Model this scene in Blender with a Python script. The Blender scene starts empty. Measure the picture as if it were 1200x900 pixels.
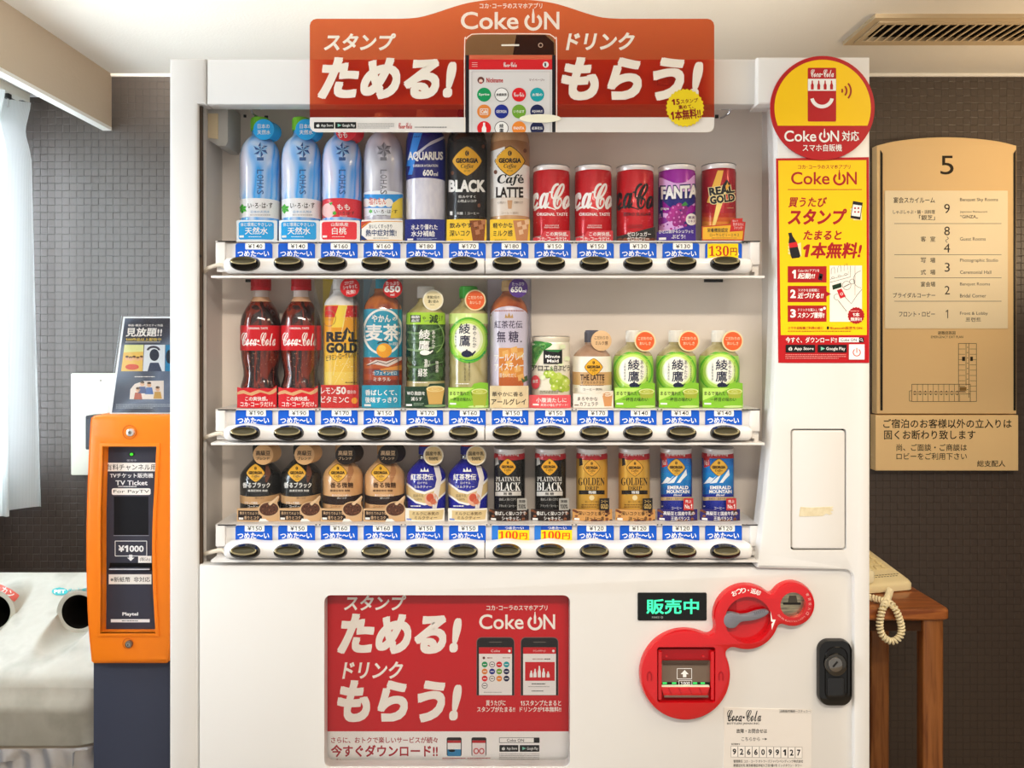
import bpy, math, random
from mathutils import Vector
from mathutils.geometry import tessellate_polygon

# ------------------------------------------------------------------ camera, light, exposure
F, D, H, VX, VY = 900.0, 1.26, 1.372, 585.0, 395.0      # focal (px of a 1200 px frame), distance to the machine front, eye height, vanishing point
SC = bpy.context.scene
COL = SC.collection
cam = bpy.data.objects.new('camera', bpy.data.cameras.new('camera'))
COL.objects.link(cam)
cam.location = (0, -D, H)
cam.rotation_euler = (math.pi / 2, 0, 0)
cam.data.sensor_width = 36.0
cam.data.lens = 36.0 * F / 1200.0
cam.data.shift_x = (600 - VX) / 1200.0
cam.data.shift_y = -(450 - VY) / 1200.0
cam.data.clip_start = 0.05
SC.camera = cam
SC.view_settings.view_transform = 'Standard'
SC.view_settings.look = 'None'
SC.view_settings.gamma = 1.0
SC.view_settings.use_curve_mapping = False
SC.view_settings.exposure = 0.3
SC.cycles.transparent_max_bounces = 32

world = bpy.data.worlds.new('room_ambient')
SC.world = world
world.use_nodes = True
bg = world.node_tree.nodes['Background']
bg.inputs[0].default_value = (1.0, 0.94, 0.86, 1)
bg.inputs[1].default_value = 0.48


def area(name, loc, rot, sx, sy, power, col, spread=180):
    l = bpy.data.lights.new(name, 'AREA')
    l.shape = 'RECTANGLE'
    l.size, l.size_y, l.energy, l.color = sx, sy, power, col
    l.spread = math.radians(spread)
    o = bpy.data.objects.new(name, l)
    o.location = loc
    o.rotation_euler = rot
    COL.objects.link(o)
    return o


area('lobby_ceiling_light', (0.25, -1.7, 2.36), (math.radians(50), 0, 0), 1.6, 0.12, 25, (1.0, 0.90, 0.76))
area('alcove_ceiling_light', (1.25, -0.7, 2.12), (0, math.radians(-8), 0), 0.5, 0.5, 11, (1.0, 0.78, 0.52))
area('window_daylight', (-1.85, 0.1, 1.55), (0, math.radians(-90), 0), 1.5, 1.9, 175, (0.83, 0.92, 1.0))
area('ceiling_fill', (-0.15, -1.1, 1.93), (math.radians(99), 0, 0), 1.9, 0.03, 4.6, (1.0, 0.92, 0.80), 18)  # added fill light that lifts the ceiling behind the machine
area('right_ceiling_fill', (1.88, 0.35, 1.62), (math.radians(180), math.radians(-40), 0), 0.14, 0.2, 5.5, (1.0, 0.74, 0.45))  # added warm fill for the right of the ceiling, out of view

# ------------------------------------------------------------------ materials
MATS = {}


def lin(h):
    h = h.lstrip('#')
    return tuple((((c / 255.0 + 0.055) / 1.055) ** 2.4 if c > 10 else c / 255.0 / 12.92) for c in (int(h[i:i + 2], 16) for i in (0, 2, 4))) + (1.0,)


def newmat(name):
    m = bpy.data.materials.new(name)
    m.use_nodes = True
    return m, m.node_tree.nodes, m.node_tree.links, m.node_tree.nodes['Principled BSDF']


def ink(h, rough=0.38, metal=0.0, coat=0.0, spec=0.28):
    k = (h, rough, metal, coat, spec)
    if k in MATS:
        return MATS[k]
    m, n, l, b = newmat('surface_' + h.lstrip('#'))
    b.inputs['Base Color'].default_value = lin(h)
    b.inputs['Roughness'].default_value = rough
    b.inputs['Metallic'].default_value = metal
    b.inputs['Coat Weight'].default_value = coat * 0.6
    b.inputs['Coat Roughness'].default_value = 0.06
    b.inputs['Specular IOR Level'].default_value = spec
    MATS[k] = m
    return m


def film(h, tint, f=0.38):
    """Printed translucent plastic sheet: ink that lets part of what is behind it through."""
    k = ('film', h, tint, f)
    if k in MATS:
        return MATS[k]
    m, n, l, b = newmat('film_' + h.lstrip('#'))
    b.inputs['Base Color'].default_value = lin(h)
    b.inputs['Roughness'].default_value = 0.35
    b.inputs['Specular IOR Level'].default_value = 0.3
    t = n.new('ShaderNodeBsdfTransparent')
    t.inputs[0].default_value = lin(tint)
    x = n.new('ShaderNodeMixShader')
    x.inputs[0].default_value = f
    l.new(b.outputs[0], x.inputs[1])
    l.new(t.outputs[0], x.inputs[2])
    l.new(x.outputs[0], n['Material Output'].inputs[0])
    MATS[k] = m
    return m


def clear(name, tint=(1, 1, 1, 1), gloss=0.9, ior=1.45, body=None, bodyf=0.0, rough=0.02):
    """Clear plastic or glass sheet: see-through with a Fresnel sheen, optionally slightly milky."""
    if name in MATS:
        return MATS[name]
    m, n, l, b = newmat(name)
    n.remove(b)
    t = n.new('ShaderNodeBsdfTransparent')
    t.inputs[0].default_value = tint
    g = n.new('ShaderNodeBsdfGlossy')
    g.inputs['Roughness'].default_value = rough
    fr = n.new('ShaderNodeFresnel')
    fr.inputs[0].default_value = ior
    mu = n.new('ShaderNodeMath')
    mu.operation = 'MULTIPLY'
    mu.inputs[1].default_value = gloss
    l.new(fr.outputs[0], mu.inputs[0])
    x = n.new('ShaderNodeMixShader')
    l.new(mu.outputs[0], x.inputs[0])
    l.new(t.outputs[0], x.inputs[1])
    l.new(g.outputs[0], x.inputs[2])
    out = x
    if body:
        d = n.new('ShaderNodeBsdfPrincipled')
        d.inputs['Base Color'].default_value = lin(body)
        d.inputs['Roughness'].default_value = 0.25
        x2 = n.new('ShaderNodeMixShader')
        x2.inputs[0].default_value = bodyf
        l.new(x.outputs[0], x2.inputs[1])
        l.new(d.outputs[0], x2.inputs[2])
        out = x2
    l.new(out.outputs[0], n['Material Output'].inputs[0])
    MATS[name] = m
    return m


def glow(h, s):
    k = ('glow', h, s)
    if k in MATS:
        return MATS[k]
    m, n, l, b = newmat('lamp_' + h.lstrip('#'))
    b.inputs['Base Color'].default_value = (0.01, 0.01, 0.01, 1)
    b.inputs['Emission Color'].default_value = lin(h)
    b.inputs['Emission Strength'].default_value = s
    MATS[k] = m
    return m


def noisy(name, cols, scale=(20, 20, 20), rough=0.3, detail=3, pos=None, bump=0.0, coat=0.0, dist=0.0, metal=0.0):
    """Material whose colour wanders through a ramp by noise in object space."""
    if name in MATS:
        return MATS[name]
    m, n, l, b = newmat(name)
    tc = n.new('ShaderNodeTexCoord')
    mp = n.new('ShaderNodeMapping')
    mp.inputs['Scale'].default_value = scale
    nz = n.new('ShaderNodeTexNoise')
    nz.inputs['Scale'].default_value = 1.0
    nz.inputs['Detail'].default_value = detail
    nz.inputs['Distortion'].default_value = dist
    rp = n.new('ShaderNodeValToRGB')
    pos = pos or [0.35 + 0.3 * i / max(1, len(cols) - 1) for i in range(len(cols))]
    while len(rp.color_ramp.elements) < len(cols):
        rp.color_ramp.elements.new(0.5)
    for e, p, c in zip(rp.color_ramp.elements, pos, cols):
        e.position, e.color = p, lin(c)
    l.new(tc.outputs['Object'], mp.inputs[0])
    l.new(mp.outputs[0], nz.inputs[0])
    l.new(nz.outputs['Fac'], rp.inputs[0])
    l.new(rp.outputs[0], b.inputs['Base Color'])
    b.inputs['Roughness'].default_value = rough
    b.inputs['Metallic'].default_value = metal
    b.inputs['Coat Weight'].default_value = coat
    b.inputs['Coat Roughness'].default_value = 0.06
    if bump:
        bp = n.new('ShaderNodeBump')
        bp.inputs['Strength'].default_value = bump
        bp.inputs['Distance'].default_value = 0.002
        l.new(nz.outputs['Fac'], bp.inputs['Height'])
        l.new(bp.outputs[0], b.inputs['Normal'])
    MATS[name] = m
    return m


# ------------------------------------------------------------------ mesh builder
class MB:
    def __init__(self):
        self.v, self.f, self.m, self.mats = [], [], [], []

    def mi(self, mat):
        if mat not in self.mats:
            self.mats.append(mat)
        return self.mats.index(mat)

    def add(self, verts, faces, mat):
        o, k = len(self.v), self.mi(mat)
        self.v.extend(verts)
        for f in faces:
            self.f.append(tuple(i + o for i in f))
            self.m.append(k)

    def box(self, x0, x1, y0, y1, z0, z1, mat, c=0.0):
        if c <= 0:
            v = [(x, y, z) for x in (x0, x1) for y in (y0, y1) for z in (z0, z1)]
            self.add(v, [(0, 1, 3, 2), (4, 6, 7, 5), (0, 4, 5, 1), (2, 3, 7, 6), (0, 2, 6, 4), (1, 5, 7, 3)], mat)
        else:
            self.slab([(x0, z0), (x1, z0), (x1, z1), (x0, z1)], y0, y1, mat, c)
        return self

    def slab(self, outer, y0, y1, mat, c=0.0, holes=(), mp=None, backc=0.0):
        """Plate in the XZ plane: outline (x, z), front at y0, back at y1, front edge rounded by c."""
        if area2(outer) < 0:
            outer = outer[::-1]
        rings = [(outer, y1)]
        if backc > 0:
            rings = [(inset(outer, backc), y1), (outer, y1 - backc)]
        if c > 0:
            rings += [(outer, y0 + c), (inset(outer, c * 0.3), y0 + c * 0.3), (inset(outer, c), y0)]
        else:
            rings += [(outer, y0)]
        holes = [h[::-1] if area2(h) > 0 else h for h in holes]
        n = len(outer)
        v, f = [], []
        for r, y in rings:
            v += [(p[0], y, p[1]) for p in r]
        for k in range(len(rings) - 1):
            for i in range(n):
                j = (i + 1) % n
                f.append((k * n + i, (k + 1) * n + i, (k + 1) * n + j, k * n + j)[::-1])
        base = len(v)
        hb, hf = [], []
        for h in holes:
            v += [(p[0], y1, p[1]) for p in h]
            hb.append(len(v) - len(h))
            v += [(p[0], y0, p[1]) for p in h]
            hf.append(len(v) - len(h))
            for i in range(len(h)):
                j = (i + 1) % len(h)
                f.append((hb[-1] + i, hb[-1] + j, hf[-1] + j, hf[-1] + i))
        if holes or n > 4:
            for which, ring, y in ((0, rings[0][0], rings[0][1]), (1, rings[-1][0], y0)):
                loops = [[Vector((p[0], p[1], 0)) for p in ring]] + [[Vector((p[0], p[1], 0)) for p in h] for h in holes]
                idx = list(range((len(rings) - 1) * n, len(rings) * n)) if which else list(range(n))
                for q, h in enumerate(holes):
                    s = hf[q] if which else hb[q]
                    idx += list(range(s, s + len(h)))
                flat = [p for lp in loops for p in lp]
                for t in tessellate_polygon(loops):
                    a, b, cc = (flat[t[0]], flat[t[1]], flat[t[2]])
                    s = (b.x - a.x) * (cc.y - a.y) - (b.y - a.y) * (cc.x - a.x)
                    tri = [idx[q] for q in t]
                    if (s < 0) == bool(which):
                        tri = tri[::-1]
                    f.append(tuple(tri))
        else:
            f.append(tuple(range(n))[::-1])
            f.append(tuple(range((len(rings) - 1) * n, len(rings) * n)))
        if mp:
            v = [mp(*p) for p in v]
        self.add(v, f, mat)
        return self

    def lathe(self, prof, mat, segs=40, c=(0, 0), bands=None, cap=True):
        """Turned body: prof = [(z, r)] from bottom to top; bands = [(z_upto, material)]."""
        n = len(prof)
        v = []
        for z, r in prof:
            for s in range(segs):
                a = 2 * math.pi * s / segs
                v.append((c[0] + r * math.sin(a), c[1] - r * math.cos(a), z))
        groups = {}
        for k in range(n - 1):
            zm = (prof[k][0] + prof[k + 1][0]) / 2
            mm = mat
            if bands:
                for zu, bm in bands:
                    if zm <= zu:
                        mm = bm
                        break
            for s in range(segs):
                t = (s + 1) % segs
                groups.setdefault(mm, []).append((k * segs + s, k * segs + t, (k + 1) * segs + t, (k + 1) * segs + s))
        if cap:
            lo = bands[0][1] if bands else mat
            hi = mat
            groups.setdefault(lo, []).append(tuple(range(segs))[::-1])
            groups.setdefault(hi, []).append(tuple(range((n - 1) * segs, n * segs)))
        o = len(self.v)
        self.v.extend(v)
        for mm, fs in groups.items():
            k = self.mi(mm)
            for f in fs:
                self.f.append(tuple(i + o for i in f))
                self.m.append(k)
        return self

    def tube(self, pts, r, mat, segs=8, closed=False):
        P = [Vector(p) for p in pts]
        n = len(P)
        v, f = [], []
        nrm = None
        for i, p in enumerate(P):
            t = (P[min(i + 1, n - 1)] - P[max(i - 1, 0)])
            if closed:
                t = P[(i + 1) % n] - P[i - 1]
            t.normalize()
            if nrm is None:
                a = Vector((0, 0, 1)) if abs(t.z) < 0.9 else Vector((1, 0, 0))
                nrm = t.cross(a).normalized()
            nrm = (nrm - t * nrm.dot(t)).normalized()
            b = t.cross(nrm)
            rr = r[i] if isinstance(r, (list, tuple)) else r
            for s in range(segs):
                q = p + (nrm * math.cos(2 * math.pi * s / segs) + b * math.sin(2 * math.pi * s / segs)) * rr
                v.append(tuple(q))
        for i in range(n if closed else n - 1):
            j = (i + 1) % n
            for s in range(segs):
                t = (s + 1) % segs
                f.append((i * segs + s, i * segs + t, j * segs + t, j * segs + s))
        if not closed:
            f.append(tuple(range(segs))[::-1])
            f.append(tuple(range((n - 1) * segs, n * segs)))
        self.add(v, f, mat)
        return self

    def loft(self, rings, mat, close=False, caps=True):
        n = len(rings[0])
        v = [p for r in rings for p in r]
        f = []
        for k in range(len(rings) - 1):
            for i in range(n if close else n - 1):
                j = (i + 1) % n
                f.append((k * n + i, k * n + j, (k + 1) * n + j, (k + 1) * n + i))
        if caps:
            f.append(tuple(range(n))[::-1])
            f.append(tuple(range((len(rings) - 1) * n, len(rings) * n)))
        self.add(v, f, mat)
        return self

    def build(self, name, parent=None, angle=32):
        me = bpy.data.meshes.new(name)
        me.from_pydata(self.v, [], self.f)
        for m in self.mats:
            me.materials.append(m)
        me.polygons.foreach_set('material_index', self.m)
        me.polygons.foreach_set('use_smooth', [True] * len(self.f))
        me.update()
        me.set_sharp_from_angle(angle=math.radians(angle))
        o = bpy.data.objects.new(name, me)
        COL.objects.link(o)
        if parent:
            o.parent = parent
        return o


def area2(p):
    return sum(p[i][0] * p[(i + 1) % len(p)][1] - p[(i + 1) % len(p)][0] * p[i][1] for i in range(len(p)))


def inset(p, d):
    n = len(p)
    out = []
    for i in range(n):
        a, b, c = p[i - 1], p[i], p[(i + 1) % n]
        e1, e2 = (b[0] - a[0], b[1] - a[1]), (c[0] - b[0], c[1] - b[1])
        l1, l2 = math.hypot(*e1) or 1e-9, math.hypot(*e2) or 1e-9
        n1, n2 = (-e1[1] / l1, e1[0] / l1), (-e2[1] / l2, e2[0] / l2)
        mx, my = n1[0] + n2[0], n1[1] + n2[1]
        q = max(0.35, (mx * mx + my * my) / 2)
        out.append((b[0] + mx * d / q, b[1] + my * d / q))
    return out


def rr(x0, y0, x1, y1, r, n=5):
    r = min(r, abs(x1 - x0) / 2, abs(y1 - y0) / 2)
    out = []
    for cx, cy, a0 in ((x1 - r, y0 + r, -90), (x1 - r, y1 - r, 0), (x0 + r, y1 - r, 90), (x0 + r, y0 + r, 180)):
        for k in range(n + 1):
            a = math.radians(a0 + 90 * k / n)
            out.append((cx + r * math.cos(a), cy + r * math.sin(a)))
    return out


def circ(cx, cy, r, n=28, ry=None):
    ry = r if ry is None else ry
    return [(cx + r * math.cos(2 * math.pi * k / n), cy + ry * math.sin(2 * math.pi * k / n)) for k in range(n)]


def smooth(pts, n=6, closed=False):
    """Catmull-Rom through the points (2-D or 3-D)."""
    P = [Vector(p) for p in pts]
    m = len(P)
    out = []
    for i in range(m if closed else m - 1):
        g = (lambda k: P[k % m]) if closed else (lambda k: P[min(max(k, 0), m - 1)])
        a, b, c, d = g(i - 1), g(i), g(i + 1), g(i + 2)
        for k in range(n):
            t = k / n
            out.append(tuple(0.5 * (2 * b + (c - a) * t + (2 * a - 5 * b + 4 * c - d) * t * t + (3 * b - a - 3 * c + d) * t ** 3)))
    if not closed:
        out.append(tuple(P[-1]))
    return out


# pixel of the photograph -> point of the plane at depth y (used to lay out real, flat faces)
def PX(px, y):
    return (px - VX) * (D + y) / F


def PZ(py, y):
    return H - (py - VY) * (D + y) / F


def on(poly, y):
    return [(PX(a, y), PZ(b, y)) for a, b in poly]


# ------------------------------------------------------------------ printing: flat shapes and lettering
_tc = {}


def glyphs(s, bold=0.0, shear=0.0, res=2):
    k = (s, bold, shear, res)
    if k in _tc:
        return _tc[k]
    cu = bpy.data.curves.new('lettering', 'FONT')
    cu.body = s
    cu.resolution_u = res
    cu.shear = shear
    kanji = any(0x4E00 <= ord(ch) <= 0x9FFF for ch in s)
    thin = any(ord(ch) > 0x1D000 for ch in s)
    off = 0.0 if kanji else min(bold, 0.008 if thin else 0.028)
    cu.offset = off
    ob = bpy.data.objects.new('lettering', cu)
    COL.objects.link(ob)
    dg = bpy.context.evaluated_depsgraph_get()
    me = bpy.data.meshes.new_from_object(ob.evaluated_get(dg))
    v = [(p.co.x, p.co.y) for p in me.vertices]
    f = [tuple(p.vertices) for p in me.polygons]
    bpy.data.meshes.remove(me)
    bpy.data.objects.remove(ob)
    bpy.data.curves.remove(cu)
    if not v:
        v, f = [(0, 0), (1, 0), (1, 1)], []
    d = (bold - off) * 0.85
    if d <= 0.003:
        d = 0.0
    x0, x1 = min(p[0] for p in v), max(p[0] for p in v)
    y0, y1 = min(p[1] for p in v), max(p[1] for p in v)
    x0, x1, y0, y1 = x0 - d, x1 + d, y0 - d, y1 + d
    w, h = (x1 - x0) or 1, (y1 - y0) or 1
    _tc[k] = ([((x - x0) / w, (y - y0) / h) for x, y in v], f, ((d / w, d / h) if d else None))
    return _tc[k]


def halfplane(poly, ax, lim, keep_less):
    out = []
    n = len(poly)
    for i in range(n):
        a, b = poly[i - 1], poly[i]
        ia, ib = (a[ax] <= lim) == keep_less, (b[ax] <= lim) == keep_less
        if ia != ib:
            t = (lim - a[ax]) / (b[ax] - a[ax])
            out.append((a[0] + t * (b[0] - a[0]), a[1] + t * (b[1] - a[1])))
        if ib:
            out.append(b)
    return out


class Art:
    """Printed shapes in photograph pixels (y down); later shapes lie over earlier ones."""

    def __init__(self):
        self.items, self.L, self.clip = [], 1, None

    def up(self, n=1):
        self.L += n
        return self

    def raw(self, verts, faces, col):
        self.items.append((verts, faces, col if not isinstance(col, str) else ink(col), self.L))

    def poly(self, pts, col):
        ts = tessellate_polygon([[Vector((p[0], p[1], 0)) for p in pts]])
        self.raw(list(pts), [tuple(t) for t in ts], col)

    def rect(self, x0, y0, x1, y1, col):
        self.raw([(x0, y0), (x1, y0), (x1, y1), (x0, y1)], [(0, 1, 2, 3)], col)

    def rr(self, x0, y0, x1, y1, r, col):
        p = rr(x0, y0, x1, y1, r, 4)
        self.raw(p, [tuple(range(len(p)))], col)

    def circ(self, cx, cy, r, col, ry=None, n=24):
        p = circ(cx, cy, r, n, ry)
        self.raw(p, [tuple(range(n))], col)

    def arc(self, cx, cy, r, w, a0, a1, col, n=16, ry=None):
        ry = r if ry is None else ry
        v, f = [], []
        for k in range(n + 1):
            a = math.radians(a0 + (a1 - a0) * k / n)
            v += [(cx + (r - w / 2) * math.cos(a), cy + (ry - w / 2) * math.sin(a)), (cx + (r + w / 2) * math.cos(a), cy + (ry + w / 2) * math.sin(a))]
        for k in range(n):
            f.append((2 * k, 2 * k + 1, 2 * k + 3, 2 * k + 2))
        self.raw(v, f, col)

    def line(self, pts, w, col):
        v, f = [], []
        n = len(pts)
        for i in range(n):
            a, b = pts[max(i - 1, 0)], pts[min(i + 1, n - 1)]
            dx, dy = b[0] - a[0], b[1] - a[1]
            l = math.hypot(dx, dy) or 1
            ww = (w[i] if isinstance(w, (list, tuple)) else w) / 2
            v += [(pts[i][0] - dy / l * ww, pts[i][1] + dx / l * ww), (pts[i][0] + dy / l * ww, pts[i][1] - dx / l * ww)]
        for i in range(n - 1):
            f.append((2 * i, 2 * i + 1, 2 * i + 3, 2 * i + 2))
        self.raw(v, f, col)

    def frame(self, x0, y0, x1, y1, w, col):
        self.line([(x0, y0), (x1, y0)], w, col)
        self.line([(x0, y1), (x1, y1)], w, col)
        self.line([(x0, y0), (x0, y1)], w, col)
        self.line([(x1, y0), (x1, y1)], w, col)

    def text(self, s, x0, y0, x1, y1, col, bold=0.0, shear=0.0, rot=0.0, res=2, skew=0.0):
        if '1' in s:                 # the figure one with its flag
            s = s.replace('1', '𝟭' if bold > 0.012 else '𝟣')
        v, f, heavy = glyphs(s, bold, shear, res)
        if s in ('𝟭', '𝟣', 'I'):          # keep the narrow letters narrow
            half = min(abs(x1 - x0), 0.5 * abs(y1 - y0)) / 2
            x0, x1 = (x0 + x1) / 2 - half, (x0 + x1) / 2 + half
        cx, cy = (x0 + x1) / 2, (y0 + y1) / 2
        c, sn = math.cos(math.radians(rot)), math.sin(math.radians(rot))
        strokes = [(0, 0)]
        if heavy:
            du, dw = heavy
            strokes = [(du, dw), (-du, dw), (du, -dw), (-du, -dw), (0, 0)]
        L0 = self.L
        for q, (du, dw) in enumerate(strokes):       # heavy lettering is inked in several passes, each a hair above the last
            out = []
            for u, w in v:
                x, y = x0 + (u + du) * (x1 - x0) - cx, y1 - (w + dw) * (y1 - y0) - cy
                y += skew * x
                out.append((cx + x * c - y * sn, cy + x * sn + y * c))
            self.L = L0 + 0.19 * q
            self.raw(out, f, col)
        self.L = L0

    def vtext(self, s, xc, y0, y1, w, col, bold=0.0):
        h = (y1 - y0) / len(s)
        for i, ch in enumerate(s):
            if ch != ' ':
                self.text(ch, xc - w / 2, y0 + i * h + h * 0.06, xc + w / 2, y0 + (i + 1) * h - h * 0.06, col, bold)

    def arctext(self, s, cx, cy, r, a0, a1, h, w, col, bold=0.0):
        for i, ch in enumerate(s):
            a = a0 + (a1 - a0) * i / max(1, len(s) - 1)
            x, y = cx + r * math.cos(math.radians(a)), cy + r * math.sin(math.radians(a))
            ww = w if ch != '・' else w * 0.3
            hh = h if ch != '・' else h * 0.3
            self.text(ch, x - ww / 2, y - hh / 2, x + ww / 2, y + hh / 2, col, bold, rot=a + 90)

    def bars(self, x0, y0, x1, y1, rows, col, seed=1, fill=0.5):
        """Print too fine to read: rows of short dashes."""
        rnd = random.Random(seed)
        h = (y1 - y0) / rows
        for k in range(rows):
            x = x0
            end = x1 if k < rows - 1 else x0 + (x1 - x0) * rnd.uniform(0.6, 1)
            while x < end - 0.5:
                w = min(rnd.uniform(0.8, 3.0), end - x)
                self.rect(x, y0 + k * h + h * (1 - fill) / 2, x + w, y0 + (k + 1) * h - h * (1 - fill) / 2, col)
                x += w + 0.45

    def script(self, x0, y0, x1, y1, col, bold=0.006, full='𝓒𝓸𝓬𝓪-𝓒𝓸𝓵𝓪', rot=0):
        self.text(full, x0, y0, x1, y1, col, 0.007, rot=rot, res=4)

    def cokeon(self, x0, y0, x1, y1, col, bold=0.012):
        """The wordmark: Coke, a power ring with a bottle stem for the O, N."""
        w = x1 - x0
        h = y1 - y0
        top = y0 + h * 0.14
        self.text('Coke', x0, top, x0 + w * 0.585, y1, col, bold, res=4)
        ox, r = x0 + w * 0.735, h * 0.36
        oy = y1 - r * 1.02
        self.arc(ox, oy, r, h * 0.15, -55, 235, col, 22)
        sw = h * 0.065
        self.poly([(ox - sw, oy + h * 0.05), (ox - sw, y0 + h * 0.28), (ox - sw * 0.45, y0 + h * 0.1), (ox - sw * 0.45, y0), (ox + sw * 0.45, y0), (ox + sw * 0.45, y0 + h * 0.1), (ox + sw, y0 + h * 0.28), (ox + sw, oy + h * 0.05)], col)
        self.text('N', x0 + w * 0.845, top, x1, y1, col, bold)

    def power(self, cx, cy, r, w, col):
        self.arc(cx, cy, r, w, -55, 235, col, 18)
        self.rect(cx - w / 2, cy - r * 1.25, cx + w / 2, cy + r * 0.1, col)

    def into(self, mb, mp, step=None, off=0.00012, cull=None):
        for verts, faces, mat, L in self.items:
            seen, vs, fs = {}, [], []

            def vid(p):
                k = (round(p[0], 3), round(p[1], 3))
                if k not in seen:
                    seen[k] = len(vs)
                    vs.append(mp(p[0], p[1], L * off))
                return seen[k]
            for f in faces:
                pol = [verts[i] for i in f]
                if self.clip is not None:
                    pol = halfplane(pol, 1, self.clip, True)
                cells = [pol]
                if step:
                    for ax in (0, 1):
                        if not step[ax]:
                            continue
                        nxt = []
                        for q in cells:
                            if len(q) < 3:
                                continue
                            lo, hi = min(p[ax] for p in q), max(p[ax] for p in q)
                            k = math.floor(lo / step[ax]) + 1
                            while k * step[ax] < hi - 1e-6 and len(q) > 2:
                                nxt.append(halfplane(q, ax, k * step[ax], True))
                                q = halfplane(q, ax, k * step[ax], False)
                                k += 1
                            nxt.append(q)
                        cells = nxt
                for q in cells:
                    if len(q) < 3:
                        continue
                    if cull and all(cull(p[0], p[1]) for p in q):
                        continue
                    ids = []
                    for p in q:
                        i = vid(p)
                        if i not in ids:
                            ids.append(i)
                    if len(ids) < 3:
                        continue
                    # make the face look at the viewer (-y)
                    s = 0
                    for i in range(len(q)):
                        a, b = q[i - 1], q[i]
                        s += a[0] * b[1] - b[0] * a[1]
                    if s > 0:
                        ids = ids[::-1]
                    fs.append(tuple(ids))
            if fs:
                mb.add(vs, fs, mat)


def flatmap(y, back=False):
    return lambda px, py, o: (PX(px, y), y - o, PZ(py, y))


# ------------------------------------------------------------------ objects
def tag(o, label=None, cat=None, group=None, kind=None):
    for k, v in (('label', label), ('category', cat), ('group', group), ('kind', kind)):
        if v:
            o[k] = v
    return o


def thing(name, loc, label, cat, group=None, rz=0.0):
    o = bpy.data.objects.new(name, None)
    o.empty_display_size = 0.05
    o.location = loc
    o.rotation_euler = (0, 0, rz)
    COL.objects.link(o)
    return tag(o, label, cat, group)


def dup(root, x, label):
    """A copy of a thing with copies of its parts and their sub-parts."""
    def cp(o, parent):
        c = o.copy()
        COL.objects.link(c)
        c.parent = parent
        for ch in o.children:
            cp(ch, c)
        return c
    r = cp(root, None)
    r.location.x = x
    r['label'] = label
    return r


def struct(name, mb, angle=32):
    return tag(mb.build(name, None, angle), kind='structure')


def put(mb, name, parent, label=None, angle=32):
    """Link world-space geometry as a part of a thing whose Empty stands at its base."""
    r = parent
    while r.parent:
        r = r.parent
    x, y, z = r.location
    mb.v = [(a - x, b - y, c - z) for a, b, c in mb.v]
    o = mb.build(name, parent, angle)
    if label:
        o['label'] = label
    return o


# ------------------------------------------------------------------ the room
YW = 1.013          # back wall
ZC = 2.15           # ceiling
XL, XR, YF = -1.50, 1.95, -1.25


def weave_material():
    m, n, l, b = newmat('woven_wallpaper')

    def math_(op, a, bb=None, c=None):
        k = n.new('ShaderNodeMath')
        k.operation = op
        for i, q in enumerate((a, bb, c)):
            if q is None:
                continue
            if isinstance(q, (int, float)):
                k.inputs[i].default_value = q
            else:
                l.new(q, k.inputs[i])
        return k.outputs[0]
    tc = n.new('ShaderNodeTexCoord')
    sp = n.new('ShaderNodeSeparateXYZ')
    l.new(tc.outputs['Object'], sp.inputs[0])
    u = math_('MULTIPLY', math_('ADD', sp.outputs[0], sp.outputs[1]), 1 / 0.0215)
    v = math_('MULTIPLY', sp.outputs[2], 1 / 0.0215)
    fu, fv = math_('FRACT', u), math_('FRACT', v)
    par = math_('MODULO', math_('ADD', math_('FLOOR', math_('ADD', u, 200)), math_('FLOOR', v)), 2)
    par = math_('GREATER_THAN', par, 0.5)

    def pillow(f):
        d = math_('ABSOLUTE', math_('SUBTRACT', math_('MULTIPLY', f, 2), 1))
        return math_('SUBTRACT', 1, math_('POWER', d, 12))
    pu, pv = pillow(fu), pillow(fv)
    hu = math_('MULTIPLY', pu, math_('ADD', math_('MULTIPLY', pv, 0.35), 0.65))
    hv = math_('MULTIPLY', pv, math_('ADD', math_('MULTIPLY', pu, 0.35), 0.65))
    hh = math_('ADD', math_('MULTIPLY', hu, par), math_('MULTIPLY', hv, math_('SUBTRACT', 1, par)))
    nz = n.new('ShaderNodeTexNoise')
    nz.inputs['Scale'].default_value = 900
    nz.inputs['Detail'].default_value = 2
    l.new(tc.outputs['Object'], nz.inputs[0])
    hh = math_('ADD', hh, math_('MULTIPLY', nz.outputs['Fac'], 0.25))
    hh = math_('ADD', math_('MULTIPLY', hh, 0.75), math_('MULTIPLY', par, 0.55))
    bp = n.new('ShaderNodeBump')
    bp.inputs['Strength'].default_value = 0.9
    bp.inputs['Distance'].default_value = 0.0011
    l.new(hh, bp.inputs['Height'])
    l.new(bp.outputs[0], b.inputs['Normal'])
    mx = n.new('ShaderNodeMix')
    mx.data_type = 'RGBA'
    mx.inputs[6].default_value = lin('#31261f')
    mx.inputs[7].default_value = lin('#43372f')
    l.new(math_('MULTIPLY', pu, pv), mx.inputs[0])
    l.new(mx.outputs[2], b.inputs['Base Color'])
    b.inputs['Roughness'].default_value = 0.42
    b.inputs['Specular IOR Level'].default_value = 0.9
    return m


def plaster(name, h, bump=0.25, scale=160):
    return noisy(name, [h, h], (scale,) * 3, 0.75, 2, bump=bump)


WEAVE = weave_material()
CEIL = plaster('ceiling_plaster', '#ece8e0')
BEAM = plaster('beam_paper', '#c9b59c', 0.3, 120)
WHITE_TRIM = ink('#f2efe8', 0.5)

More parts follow.
